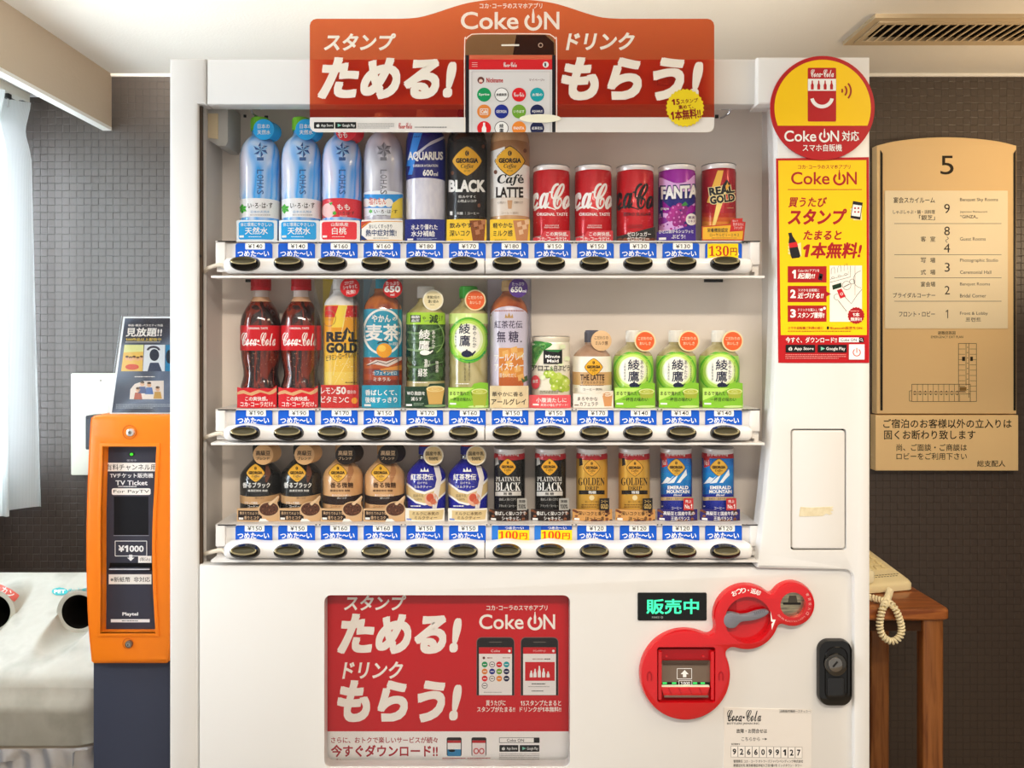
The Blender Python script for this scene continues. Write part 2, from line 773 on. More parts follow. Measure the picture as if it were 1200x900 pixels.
m = MB()
m.box(XL - 0.3, XR + 0.2, YW, YW + 0.12, 0, ZC + 0.1, WEAVE)
struct('wall_back', m)
m = MB()
m.box(XL - 0.3, XR + 0.2, YF, YW + 0.12, -0.1, 0, noisy('carpet_tile', ['#9a8c7a', '#a89a88'], (300,) * 3, 0.9, 3, bump=0.5))
struct('floor', m)
m = MB()
m.box(XL - 0.3, XR + 0.2, YF, YW + 0.12, ZC, ZC + 0.1, CEIL)
struct('ceiling', m)
m = MB()
m.box(XR, XR + 0.12, YF, YW, 0, ZC, WEAVE)
struct('wall_right', m)
# left wall with its window opening
WY0, WY1, WZ0, WZ1 = -1.0, 0.93, 0.92, 2.0
m = MB()
m.box(XL - 0.12, XL, YF, YW, 0, WZ0, WEAVE)
m.box(XL - 0.12, XL, YF, YW, WZ1, ZC, WEAVE)
m.box(XL - 0.12, XL, YF, WY0, WZ0, WZ1, WEAVE)
m.box(XL - 0.12, XL, WY1, YW, WZ0, WZ1, WEAVE)
struct('wall_left', m)
alu = ink('#c8ccd0', 0.35, 0.6)
m = MB()
for y0, y1, z0, z1 in ((WY0, WY1, WZ0, WZ0 + 0.045), (WY0, WY1, WZ1 - 0.045, WZ1), (WY0, WY0 + 0.045, WZ0, WZ1), (WY1 - 0.045, WY1, WZ0, WZ1), (-0.06, -0.01, WZ0, WZ1)):
    m.box(XL - 0.09, XL - 0.04, y0, y1, z0, z1, alu)
w = tag(m.build('window_1'), kind='structure')
m = MB()
m.box(XL - 0.07, XL - 0.064, WY0 + 0.04, WY1 - 0.04, WZ0 + 0.04, WZ1 - 0.04, clear('window_glass', gloss=0.8))
m.build('pane', w)
# the dropped fascia of the curtain box and the lower ceiling behind it
m = MB()
m.box(-1.172, -1.147, YF, YW, 1.991, ZC, BEAM)
m.box(-1.1725, -1.1465, YF, YW, 1.983, 1.9925, WHITE_TRIM)
struct('ceiling_beam', m)
m = MB()
m.box(XL, -1.172, YF, YW, 2.082, ZC, plaster('curtain_box_paint', '#e6e6e4', 0.1))
struct('ceiling_recess', m)
m = MB()
m.box(-1.147, XR, YW - 0.006, YW, ZC - 0.008, ZC, WHITE_TRIM)
struct('trim_1', m)
m = MB()
m.box(XL, XR, YW - 0.012, YW, 0, 0.07, ink('#2a211c', 0.5))
struct('baseboard_back', m)

# curtain rail and curtain
rail = thing('curtain_rail', (-1.386, 0.2, 2.082), 'white curtain rail fixed under the curtain box ceiling above the white curtain', 'curtain rail')
m = MB()
m.box(-1.40, -1.372, -1.2, 0.985, 2.058, 2.082, ink('#d9d5c8', 0.4), 0.003)
put(m, 'track', rail)
for y in (0.965, 0.90, 0.84, 0.76, 0.66):
    m = MB()
    m.box(-1.392, -1.38, y, y + 0.014, 2.044, 2.058, ink('#3b3b3a', 0.4))
    m.tube([(-1.386, y + 0.007, 2.046), (-1.386, y + 0.007, 2.02)], 0.0025, ink('#cfcfcf', 0.3, 0.5), 6)
    put(m, 'runner', rail)


def curtain_material():
    m, n, l, b = newmat('sheer_curtain')
    n.remove(b)
    d = n.new('ShaderNodeBsdfDiffuse')
    d.inputs[0].default_value = (0.82, 0.84, 0.84, 1)
    t = n.new('ShaderNodeBsdfTranslucent')
    t.inputs[0].default_value = (0.86, 0.89, 0.89, 1)
    tr = n.new('ShaderNodeBsdfTransparent')
    tc = n.new('ShaderNodeTexCoord')
    wv = n.new('ShaderNodeTexWave')
    wv.inputs['Scale'].default_value = 160
    wv.bands_direction = 'Y'
    wv.inputs['Distortion'].default_value = 0.4
    l.new(tc.outputs['Object'], wv.inputs[0])
    a = n.new('ShaderNodeMixShader')
    a.inputs[0].default_value = 0.5
    l.new(d.outputs[0], a.inputs[1])
    l.new(t.outputs[0], a.inputs[2])
    mm = n.new('ShaderNodeMath')
    mm.operation = 'MULTIPLY'
    mm.inputs[1].default_value = 0.16
    l.new(wv.outputs['Fac'], mm.inputs[0])
    x = n.new('ShaderNodeMixShader')
    l.new(mm.outputs[0], x.inputs[0])
    l.new(a.outputs[0], x.inputs[1])
    l.new(tr.outputs[0], x.inputs[2])
    l.new(x.outputs[0], n['Material Output'].inputs[0])
    return m


CURT = curtain_material()
cur = thing('curtain', (-1.386, 0.2, 0.88), 'sheer white pleated curtain hanging at the window beside the dark wall', 'curtain')


def curtain_path(z):
    k = (2.05 - z) / 1.17
    pinch = math.exp(-((z - 1.965) / 0.05) ** 2)
    amp = (0.036 + 0.016 * k) * (1 - 0.45 * pinch)
    pts = []
    n = 260
    for i in range(n + 1):
        t = i / n
        y = 0.955 - 1.35 * t
        ph = 2 * math.pi * (1.35 * t) / 0.115
        x = -1.386 + amp * math.cos(ph) + 0.012 * math.sin(ph * 0.37 + 1.3 * k) * k
        y += 0.018 * math.sin(2 * ph) * (0.4 + 0.6 * k)
        pts.append((x, y, z))
    return pts


zs = [0.882, 0.884, 0.89, 0.94, 0.995, 1.0, 1.1, 1.25, 1.4, 1.55, 1.7, 1.8, 1.88, 1.92, 1.95, 1.965, 1.98, 2.0, 2.03, 2.048]
m = MB()
m.loft([curtain_path(z) for z in zs], CURT, caps=False)
put(m, 'drape', cur, angle=80)
m = MB()
m.loft([[(x - 0.0015, y, z) for x, y, z in curtain_path(z)] for z in (0.886, 0.94, 0.99)], CURT, caps=False)
put(m, 'hem', cur, angle=80)
m = MB()
m.loft([[(x - 0.0015, y, z) for x, y, z in curtain_path(z)] for z in (1.975, 2.0, 2.03, 2.045)], CURT, caps=False)
put(m, 'heading_tape', cur, angle=80)

# ceiling vent
vent = thing('air_vent', (1.2, 0.68, ZC), 'long beige air vent with slanted louvres in the ceiling', 'vent')
vx0, vx1, vy0, vy1 = 0.905, 1.62, 0.588, 0.762
ventc = ink('#c4b090', 0.55)
m = MB()
for x0, x1, y0, y1 in ((vx0, vx1, vy0, vy0 + 0.034), (vx0, vx1, vy1 - 0.034, vy1), (vx0, vx0 + 0.034, vy0 + 0.034, vy1 - 0.034), (vx1 - 0.034, vx1, vy0 + 0.034, vy1 - 0.034)):
    m.box(x0, x1, y0, y1, ZC - 0.010, ZC, ventc)
for x0, x1, y0, y1 in ((vx0 + 0.02, vx1 - 0.02, vy0 + 0.02, vy0 + 0.034), (vx0 + 0.02, vx1 - 0.02, vy1 - 0.034, vy1 - 0.02), (vx0 + 0.02, vx0 + 0.033, vy0 + 0.034, vy1 - 0.034), (vx1 - 0.033, vx1 - 0.02, vy0 + 0.034, vy1 - 0.034)):
    m.box(x0, x1, y0, y1, ZC - 0.013, ZC - 0.009, ventc)
put(m, 'frame', vent)
m = MB()
m.box(vx0 + 0.03, vx1 - 0.03, vy0 + 0.03, vy1 - 0.03, ZC - 0.0012, ZC - 0.0004, ink('#1c150d', 0.9))
put(m, 'duct', vent, 'dark opening behind the louvres')
k = 0
x = vx0 + 0.042
while x < vx1 - 0.04:
    m = MB()
    ya, yb = vy0 + 0.0345, vy1 - 0.0345
    m.add([(x, ya, ZC - 0.0125), (x, yb, ZC - 0.0125), (x + 0.009, yb, ZC - 0.003), (x + 0.009, ya, ZC - 0.003),
           (x + 0.0045, ya, ZC - 0.0125), (x + 0.0045, yb, ZC - 0.0125), (x + 0.0135, yb, ZC - 0.003), (x + 0.0135, ya, ZC - 0.003)],
          [(3, 2, 1, 0), (4, 5, 6, 7), (0, 1, 5, 4), (2, 3, 7, 6), (0, 4, 7, 3), (1, 2, 6, 5)], ink('#d8c4a2', 0.5))
    put(m, 'louvre', vent)
    x += 0.0222

# wall plate behind the ticket machine, with the dark box on it
plate = thing('wall_plate', (PX(112, 1.0), YW, PZ(557, 1.0)), 'cream cover plate on the dark woven wall behind the orange ticket machine', 'wall plate')
m = MB()
m.slab(on(rr(83, 437.5, 172, 557, 1.5, 3), 1.0), 1.0, YW, ink('#e9e7d8', 0.45), 0.002)
put(m, 'cover', plate)
m = MB()
for px, py in ((118, 446), (118, 549)):
    m.slab(on(circ(px, py, 1.2, 12), 0.999), 0.9985, 1.002, ink('#8a8478', 0.35, 0.6))
    put(m, 'screw', plate)
    m = MB()
box_ = thing('junction_box', (PX(107, 0.97), 1.0, PZ(527, 0.97)), 'small dark grey box fixed to the cream wall plate beside the orange ticket machine', 'box')
m = MB()
m.slab(on(rr(100, 487, 122, 527, 1.5, 3), 0.955), 0.955, 1.0, ink('#2c2d33', 0.4), 0.002)
put(m, 'housing', box_)
m = MB()
m.slab(on(rr(102, 491, 120, 523, 1.5, 3), 0.954), 0.952, 0.956, ink('#3a3b42', 0.35), 0.001)
put(m, 'lid', box_)

# ------------------------------------------------------------------ the vending machine
WH = ink('#e2dfdb', 0.32, 0.0, 0.15)
WH2 = ink('#f0efee', 0.3, 0.0, 0.2)
DARK = ink('#1c1a19', 0.45)
SEAM = ink('#77706a', 0.6)
vm = thing('vending_machine', (PX(609, 0), 0.0, 0.0), 'large white drink vending machine with three rows of sample drinks', 'vending machine')
X0, X1 = PX(198, 0), PX(1020, 0)
ZT = PZ(68, 0)
PY = lambda p: PZ(p, 0)

# body behind the door: side, top and rear walls around the display and the cold store below
m = MB()
m.box(X0 + 0.004, X0 + 0.03, 0.03, 0.72, 0.05, ZT - 0.004, WH)
m.box(X1 - 0.03, X1 - 0.004, 0.03, 0.72, 0.05, ZT - 0.004, WH)
m.box(X0 + 0.03, X1 - 0.03, 0.03, 0.72, ZT - 0.03, ZT - 0.004, WH)
m.box(X0 + 0.03, X1 - 0.03, 0.70, 0.72, 0.05, ZT - 0.03, WH)
m.box(X0 + 0.03, X1 - 0.03, 0.05, 0.70, 0.05, 0.10, WH)
put(m, 'cabinet', vm)
for fx in (X0 + 0.08, X1 - 0.08):
    for fy in (0.09, 0.64):
        m = MB()
        m.lathe([(0, 0.03), (0.012, 0.03), (0.016, 0.014), (0.052, 0.014)], DARK, 20, (fx, fy))
        put(m, 'foot', vm)

# door frame: left post (with the strip under the header's left end), header, right column, lower panel
m = MB()
m.slab(on([(198, 68), (241, 68), (241, 122), (232, 122), (232, 1340), (198, 1340)], 0), 0.0, 0.03, WH, 0.005)
put(m, 'door_post', vm)
m = MB()
m.slab(on([(242.5, 69), (887, 69), (887, 122), (242.5, 122)], 0), 0.001, 0.03, WH, 0.002)
put(m, 'header_panel', vm)
left_edge = smooth([(887.6, 122.5), (903, 122.5)], 1) + smooth([(909, 122.5), (910.5, 170), (911.5, 230), (911, 320), (909.5, 400), (905.5, 490), (899, 565), (892.5, 625), (887.2, 664)], 4)
col_out = [(888, 66.5), (1020, 66.5), (1020, 1340), (1001, 1340), (1001, 682)] + [(1001 - 11 + 11 * math.cos(math.radians(a)), 679 - 11 * math.sin(math.radians(a)) + 0.0) for a in (15, 35, 55, 75, 90)] + [(888, 666)] + left_edge[::-1]
hatch_hole = rr(926.5, 502.5, 992, 645, 4)
hole = on(hatch_hole, -0.012)
m = MB()
m.slab(on(col_out, -0.012), -0.012, 0.03, WH, 0.004, holes=[hole])
put(m, 'side_column', vm)
m = MB()
m.slab(on(rr(926.5, 502.5, 992, 645, 4), -0.004), -0.003, 0.02, DARK)
put(m, 'hatch_gap', vm)
hat = MB()
hat.slab(on(rr(928, 504.2, 990.5, 643.3, 3.5), -0.011), -0.011, 0.01, WH, 0.0025)
put(hat, 'hatch', vm)
# lower panel with the poster window
pw = rr(380, 697.5, 668, 899.5, 8)
lp = [(233, 662.5), (985, 666.2)] + [(990 + 9 * math.cos(math.radians(a)), 676 - 9.5 * math.sin(math.radians(a))) for a in (90, 65, 40, 15)] + [(999.3, 690), (999.3, 1230), (233, 1230)]
m = MB()
m.slab(on(lp, -0.003), -0.003, 0.02, WH, 0.003, holes=[on(pw, -0.003)])
put(m, 'lower_panel', vm)
m = MB()
m.slab(on(lp, 0.004), 0.010, 0.02, SEAM, holes=[on(rr(379, 696.5, 669, 900.5, 8), 0.004)])
put(m, 'panel_gasket', vm)
# dark surround of the poster window (a real 22 mm deep recess)
m = MB()
m.slab(on(rr(376, 693.5, 672, 903.5, 10), 0.028), 0.030, 0.034, DARK)
for a, b, c, d in ((376, 693.5, 672, 697.0), (376, 900.0, 672, 903.5)):
    m.box(PX(a, 0), PX(c, 0), 0.0287, 0.033, PZ(d, 0), PZ(b, 0), DARK)
put(m, 'poster_recess', vm)
m = MB()
m.slab(on(rr(380.5, 698, 667.5, 899, 8), 0.001), 0.0005, 0.0018, clear('acrylic_cover', gloss=0.6))
put(m, 'poster_cover', vm)
# dispensing outlet and plinth below the picture's edge, which the machine stands on
m = MB()
m.slab(on(rr(330, 1030, 800, 1150, 12), -0.006), -0.006, 0.0, DARK, 0.003)
put(m, 'outlet_frame', vm)
m = MB()
m.slab(on(rr(345, 1042, 785, 1138, 8), -0.010), -0.010, -0.005, ink('#3c3c3e', 0.25), 0.003)
put(m, 'outlet_flap', vm)
m = MB()
m.slab(on([(240, 1234), (1000, 1234), (1000, 1335), (240, 1335)], 0), 0.0, 0.03, ink('#55534f', 0.5), 0.003)
put(m, 'plinth', vm)

# display chamber
XB0, XB1 = PX(260.5, 0.1), PX(893, 0.1)
ZB0, ZB1 = PZ(664, 0.0), PZ(121.0, 0.0) + 0.02
BACK = ink('#f0e4d8', 0.5)
SIDE = ink('#d4cdc6', 0.5)
m = MB()
m.box(X0 + 0.03, X1 - 0.03, 0.1, 0.112, ZB0 - 0.04, ZB1 + 0.02, BACK)
put(m, 'display_back', vm)
m = MB()
m.slab([(XB0 - 0.03, ZB0 - 0.03), (XB0, ZB0 - 0.03), (XB0, ZB1), (XB0 - 0.03, ZB1)], 0.030, 0.1, SIDE)
m.box(PX(232, 0) - 0.003, PX(235.2, 0.0), 0.006, 0.012, ZB0, PZ(123, 0), ink('#4a3a2c', 0.5))
m.box(PX(234, 0.02), XB0 + 0.0, 0.026, 0.031, ZB0, ZB1, SIDE)
put(m, 'display_side', vm)
m = MB()
m.box(XB1, XB1 + 0.03, 0.030, 0.1, ZB0 - 0.03, ZB1, SIDE)
m.box(XB1, PX(912, 0.02), 0.022, 0.031, ZB0, ZB1, ink('#cfd2d6', 0.4))
put(m, 'display_side', vm)
m = MB()
m.box(XB0 - 0.03, XB1 + 0.03, 0.030, 0.1, ZB1, ZB1 + 0.02, SIDE)
put(m, 'display_ceiling', vm)
m = MB()
m.box(XB0 - 0.03, XB1 + 0.03, 0.030, 0.1, ZB0 - 0.035, ZB0 - 0.003, SIDE)
put(m, 'display_floor', vm)
# hinge box in the upper left corner, small metal catches
m = MB()
gx0, gx1 = PX(243, 0.03), PX(267, 0.03)
m.slab(on([(243, 122), (267, 122), (267, 166), (264.5, 171), (255, 171), (243, 163)], 0.035), 0.035, 0.099, ink('#b9b5ae', 0.45), 0.0015)
m.slab(on([(243.8, 133), (255.5, 133), (255.5, 163), (244, 161.5)], 0.034), 0.0335, 0.0355, ink('#d9c39c', 0.5))
put(m, 'hinge_box', vm)
steel = ink('#b4b4b8', 0.25, 0.85)
for cx in (298, 852):
    s = 1 if cx < 500 else -1
    m = MB()
    m.slab(on([(cx - 5, 121), (cx + 5, 121), (cx + 5, 127), (cx - 5, 127)], 0.05), 0.046, 0.06, steel, 0.001)
    m.tube([(PX(cx - 4 * s, 0.048), 0.046, PZ(127, 0.048)), (PX(cx - 2 * s, 0.05), 0.05, PZ(133, 0.05)), (PX(cx + 4 * s, 0.06), 0.06, PZ(137, 0.06)), (PX(cx + 7 * s, 0.07), 0.072, PZ(138, 0.07))], 0.0016, steel, 8)
    put(m, 'door_catch', vm)
for px, py, q in ((287, 136, 1.6), (300, 138, 1.9), (312, 137.5, 2.0), (840, 136.5, 2.0)):
    m = MB()
    m.slab(on(rr(px - q, py - q, px + q, py + q, 0.4, 2), 0.099), 0.0985, 0.1, DARK)
    put(m, 'back_hole', vm)
for a in (300, 361):
    for px in (235,):
        m = MB()
        m.slab(on(circ(px, a if a == 300 else 382, 1.4, 10), 0.005), 0.0045, 0.007, DARK)
        put(m, 'post_screw', vm)

# shelves, price cards, button rails
ROWS = [dict(base=283.5, card=285.0, rail=300.5, rb=320.5, ledge=325.5, btn=309.0),
        dict(base=478.5, card=480.5, rail=498.0, rb=517.0, ledge=521.5, btn=507.5),
        dict(base=612.0, card=615.5, rail=635.0, rb=655.5, ledge=659.0, btn=646.5)]
for r in ROWS:
    r['z'] = PZ(r['base'], 0.025)
PRICES = [['140', '140', '160', '160', '180', '170', '180', '150', '150', '130', '130', 'Y130'],
          ['190', '190', '170', '150', '170', '160', '150', '150', '170', '140', '140', '140'],
          ['150', '150', '160', '160', '150', '150', 'Z100', 'Z100', '120', '120', '120', '120']]
BLUE = ink('#1258c4', 0.35)
TAGW = ink('#f6f4ee', 0.4)
INKK = ink('#17171a', 0.45)
WT = ink('#f4f2ee', 0.4)
RED = ink('#c4101c', 0.35)
YEL = ink('#f8d200', 0.35)
SHELFW = ink('#e6e2de', 0.35)
RAILM = ink('#f1eeec', 0.22, 0.0, 0.5)
BTN = ink('#080705', 0.2, 0.0, 0.2)
BTNR = ink('#a89a74', 0.25, 0.4, 0.3)
BTNF = ink('#4c4734', 0.25, 0.2, 0.3)
YC = 0.0135          # price card plane


def price_art(code, cx, top, row):
    a = Art()
    if code[0] == 'Z':
        a.rr(cx - 21.5, top, cx + 21.5, top + 21, 2.5, ink('#2f78d0'))
        a.up()
        a.rect(cx - 14, top + 0.6, cx + 22.5, top + 22, ink('#f7d817'))
        a.up()
        a.rect(cx - 14, top + 0.6, cx + 22.5, top + 5.5, ink('#1b4fb4'))
        a.up()
        a.text('つめた〜い', cx - 6, top + 1.3, cx + 16, top + 5, WT, 0.02)
        a.text('𝟏𝟎𝟎', cx - 13, top + 7, cx + 9, top + 16, ink('#e2381a'), 0.0)
        a.text('円', cx + 11, top + 9, cx + 20, top + 16, ink('#e2381a'), 0.02)
        return a
    a.rr(cx - 21.3, top, cx + 21.3, top + 21, 2.5, BLUE)
    a.up()
    a.text('つめた〜い', cx - 19, top + 8.6, cx + 18, top + 15.8, WT, 0.022)
    if code[0] == 'Y':
        a.up()
        a.rect(cx - 19, top + 0.4, cx + 17, top + 21, YEL)
        a.up()
        a.text('𝟏𝟑𝟎', cx - 17.5, top + 3.2, cx + 6, top + 15, ink('#b8281a'), 0.0)
        a.text('円', cx + 7.5, top + 5.5, cx + 15.5, top + 14.5, ink('#a03018'), 0.02)
        return a
    dx = 1.5 + ((row * 7 + int(cx)) % 5 - 2) * 0.6
    a.up()
    a.rr(cx + dx - 11.5, top - 0.3, cx + dx + 11.5, top + 7.3, 1, TAGW)
    a.up()
    a.text('¥' + code, cx + dx - 8.2, top + 1.1, cx + dx + 8.6, top + 6.1, INKK, 0.011)
    return a


rails = []
for ri, r in enumerate(ROWS):
    sx0, sx1 = PX(253, 0.012), PX(890, 0.012)
    z = r['z']
    m = MB()
    m.box(sx0, sx1, 0.010, 0.099, z - 0.0016, z, SHELFW)                       # tray
    m.box(sx0, sx1, 0.016, 0.019, PZ(r['rb'] - 2, 0.016), z - 0.003, SHELFW)       # card backing
    m.box(sx0 + 0.0, sx1 + 0.001, -0.010, 0.020, PZ(r['ledge'], -0.01), PZ(r['ledge'] - 2.6, -0.01), SHELFW)   # ledge
    for e in (sx0, sx1 - 0.016):
        m.box(e, e + 0.016, 0.0095, 0.02, PZ(r['card'] + 25, 0.01), z - 0.0018, SHELFW, 0.0015)
    for e in (sx0 + 0.004, sx1 - 0.03):
        m.box(e, e + 0.03, 0.0094, 0.0175, z - 0.0016, z - 0.0001, DARK)
    for k in range(1, 12, 2):
        cx = 322.5 + (k - 0) * 50.05
        for q in (-2.2, 2.2):
            m.slab(on(circ(cx + q, r['card'] - 0.6, 0.7, 8), 0.0095), 0.0093, 0.0101, DARK)
    shelf = put(m, 'shelf', vm)
    for i in range(12):
        m = MB()
        cx = 297.5 + i * 50.05
        art = price_art(PRICES[ri][i], cx, r['card'], ri)
        m.slab(on(rr(cx - 21.5, r['card'] + 0.2, cx + 21.5, r['card'] + 21, 2.5, 4), YC + 0.0003), YC + 0.0002, 0.0155, BLUE if PRICES[ri][i][0] != 'Z' else ink('#2f78d0'))
        art.into(m, flatmap(YC))
        put(m, 'price_card', shelf)
    # two button rails per row
    for half, (a, b) in enumerate(((262, 567.6), (568.8, 882))):
        m = MB()
        rings = []
        xs = []
        x = a
        while x < b:
            xs.append(x)
            x += 2.0
        xs.append(b)
        for x in xs:
            e = min(x - a, b - x)
            endk = 1.0
            if (half == 0 and x - a < 6) or (half == 1 and b - x < 6):
                t = (6 - ((x - a) if half == 0 else (b - x))) / 6
                endk = math.sqrt(max(0.05, 1 - t * t * 0.75))
            near = min(abs(x - (287.5 + 51.1 * i)) for i in range(12))
            bump = 2.6 * math.exp(-(near / 13.0) ** 2)
            mid = (r['rail'] + r['rb']) / 2
            up_, dn = (mid - (r['rail'] + 1.6 - bump)) * endk, (r['rb'] - mid) * endk
            yb, yf = 0.012, -0.013 - 0.0012 * bump
            X = PX(x, -0.006)
            ring = []
            for k in range(13):
                t = math.pi * (k / 12 - 0.5)
                cs, sn = math.cos(t), math.sin(t)
                yy = yb + (yf - yb) * (abs(cs) ** 0.55) * (0.35 + 0.65 * endk)
                zz = mid - (up_ if sn > 0 else dn) * math.copysign(abs(sn) ** 0.6, sn)
                ring.append((X, yy, PZ(zz, -0.006)))
            rings.append(ring)
        m.loft(rings, RAILM)
        rail = put(m, 'button_rail', vm, angle=50)
        for i in range(6 * half, 6 * half + 6):
            cx, cy = 287.5 + 51.1 * i, r['btn']
            m = MB()
            yy = -0.0145
            seq = [(17.4, 8.9, 0, 0.004), (17.2, 8.7, 0, -0.002), (16.7, 8.0, 0.2, -0.006), (16.0, 6.3, 1.5, -0.0092), (15.0, 4.6, 3.0, -0.0095)]
            rings = []
            for hw, hh, dz, dy in seq:
                rings.append([(PX(cx + hw * math.cos(t) * 1.0, yy), yy + dy + (0.0035 * math.sin(t) if hw < 16 else 0), PZ(cy - dz - hh * math.copysign(abs(math.sin(t)) ** 0.85, math.sin(t)), yy)) for t in [2 * math.pi * q / 36 for q in range(36)]])
            m.loft([q[::-1] for q in rings], BTN, close=True, caps=False)
            fr = [rings[-1]]
            for hw, hh, dz, dy in ((14.3, 4.0, 3.3, -0.0098), (13.2, 3.2, 3.2, -0.0080), (6, 1.4, 3.2, -0.0072)):
                fr.append([(PX(cx + hw * math.cos(t), yy), yy + dy + 0.0035 * math.sin(t), PZ(cy - dz - hh * math.sin(t), yy)) for t in [2 * math.pi * q / 36 for q in range(36)]])
            m.loft([q[::-1] for q in fr[:3]], BTNR, close=True, caps=False)
            m.loft([q[::-1] for q in fr[2:]], BTNF, close=True, caps=True)
            put(m, 'button', rail, angle=60)
    # cable at the left end, bracket at the right
    m = MB()
    c0 = PX(236, 0.01)
    zz = PZ(r['rail'] + 14, 0.01)
    m.tube(smooth([(c0, 0.022, zz - 0.004), (c0 + 0.014, 0.012, zz + 0.002), (PX(258, 0.01), 0.010, zz + 0.006), (PX(264, 0.01), 0.012, zz + 0.002)], 5), 0.0035, ink('#ded2c0', 0.5), 8)
    put(m, 'cable', vm)
    m = MB()
    bx = PX(886, 0.0)
    m.slab(on([(882, r['rail'] + 12), (890, r['rail'] + 12), (890, r['ledge'] - 1), (885, r['ledge'] - 1), (885, r['ledge'] - 7), (882, r['ledge'] - 7)], 0.0), 0.004, 0.03, ink('#cfcac4', 0.4), 0.001)
    m.box(PX(880, 0), PX(893, 0), 0.02, 0.03, PZ(r['rail'] + 16, 0), PZ(r['rail'] + 9, 0), DARK)
    put(m, 'rail_bracket', vm)
    # dark catch under the ledge
    if ri < 2:
        for q in (280, 832):
            m = MB()
            m.box(PX(q, 0.06), PX(q + 22, 0.06), 0.0935, 0.0985, PZ(r['ledge'] + 3.4, 0.06), PZ(r['ledge'] - 1, 0.06), DARK)
            put(m, 'shelf_catch', vm)

# front panes between the rails
GL = clear('display_glass', gloss=0.35, rough=0.01)
for top, bot in ((122, 284.0), (327.0, 479.5), (523.0, 614.5)):
    m = MB()
    m.box(PX(236, 0.006), PX(909, 0.006), 0.0050, 0.0066, PZ(bot, 0.006), PZ(top, 0.006), GL)
    put(m, 'glass_pane', vm)

# the LED sign
m = MB()
m.slab(on(rr(747.5, 695, 828.5, 727.5, 1.5, 3), -0.006), -0.0055, 0.0, ink('#0a0c0b', 0.15, 0, 0.5), 0.001)
a = Art()
a.text('販売中', 757.5, 702, 819, 719.5, glow('#35f0a0', 1.5), 0.02, res=3)
a.text('MAKE ◎', 764, 722, 777, 724.6, ink('#a8b0ac'), 0)
a.into(m, flatmap(-0.0057))
put(m, 'led_sign', vm, 'black display with green lit characters')

# red coin and note panel
DISCS = ((803, 790.7, 53.3), (874.6, 723, 38.6), (928.5, 707.8, 26.6))


def sdf(x, y):
    ds = [math.hypot(x - a, y - b) - r for a, b, r in DISCS]
    for (a, b), (c, d), wd in (((820, 772), (862, 735), 13), ((895, 717), (918, 710), 8)):
        t = max(0, min(1, ((x - a) * (c - a) + (y - b) * (d - b)) / ((c - a) ** 2 + (d - b) ** 2)))
        ds.append(math.hypot(x - a - t * (c - a), y - b - t * (d - b)) - wd)
    k = 7.0
    v = ds[0]
    for q in ds[1:]:
        h = max(k - abs(v - q), 0) / k
        v = min(v, q) - h * h * k / 4
    return v


def contour(level):
    x, y = 803 - 60, 790.7
    pts = []
    for it in range(2000):
        for _ in range(4):
            gx, gy = (sdf(x + .1, y) - sdf(x - .1, y)) / .2, (sdf(x, y + .1) - sdf(x, y - .1)) / .2
            g = gx * gx + gy * gy
            e = sdf(x, y) - level
            x, y = x - e * gx / g, y - e * gy / g
        if len(pts) > 20 and math.hypot(x - pts[0][0], y - pts[0][1]) < 1.7:
            break
        pts.append((x, y))
        l = math.hypot(gx, gy)
        x, y = x + gy / l * 1.8, y - gx / l * 1.8
    return pts


REDP = ink('#cc0c16', 0.2, 0, 1.6)
REDD = ink('#a80d18', 0.25, 0, 0.4)
m = MB()
oc = contour(0.0)
bill = rr(769.5, 757, 837.5, 822, 3)
m.slab(on(oc, -0.012), -0.0165, -0.002, REDP, 0.007, holes=[on(bill, -0.012), on(circ(876, 725.5, 27.3, 40), -0.012), on(circ(928.2, 708, 14.8, 30), -0.012)])
a = Art()
a.arctext('おつり・返却', 875, 724, 32.3, -117, -66, 6.2, 6.0, WT, 0.02)
a.poly([(903, 716), (905, 726), (909, 726), (904.5, 738), (904, 731), (906.2, 729), (903.5, 728)], WT)
a.arctext('硬貨投入口', 928.5, 707.8, 20.8, -32, 32, 3.2, 3.0, ink('#f0b8b0'))
a.arctext('硬貨は1枚ずつ入れてください', 928.5, 707.8, 20.5, 140, 48, 2.0, 2.2, ink('#f0b8b0'))
a.into(m, flatmap(-0.0166))
coin = put(m, 'coin_panel', vm, 'glossy red plastic panel of three joined discs')
# change lever in its round well
m = MB()
m.slab(on(circ(876, 725.5, 28.2, 40), -0.004), -0.0045, -0.001, REDP)
m.slab(on([(857, 703), (863, 700), (863, 721), (852, 722), (850, 714)], -0.005), -0.0062, -0.004, REDD)
put(m, 'lever_well', coin)
lev = [(866.5, 729.5), (861, 735), (854, 735.5), (848.5, 731.5), (847.3, 725.5), (849.5, 719.8), (855, 717.2), (862, 718.2), (868, 719.8), (876, 719.2), (884, 716.5), (893, 714.6), (899, 714.8), (900.4, 717.5), (896, 721.5), (888, 725), (879, 727), (871, 727.8)]
m = MB()
LEVM = ink('#84848c', 0.35, 0.3)
m.slab(on(smooth(lev, 3, True), -0.014), -0.0175, -0.010, LEVM, 0.0022)
m.slab(on(circ(856, 726.5, 7, 20), -0.010), -0.011, -0.004, LEVM)
for q in range(6):
    x = 883.5 + q * 2.2
    m.slab(on([(x, 717.0 - q * 0.5), (x + 0.8, 716.9 - q * 0.5), (x + 1.6, 720 - q * 0.6), (x + 0.8, 720.2 - q * 0.6)], -0.0175), -0.0182, -0.017, ink('#6a6a72', 0.4))
for q in range(7):
    x = 857 + (q % 4) * 3.4
    m.slab(on(circ(x, 722.6 + (q // 4) * 3.2, 0.6, 8), -0.0175), -0.0181, -0.0172, LEVM)
put(m, 'return_lever', coin, 'grey plastic change lever')
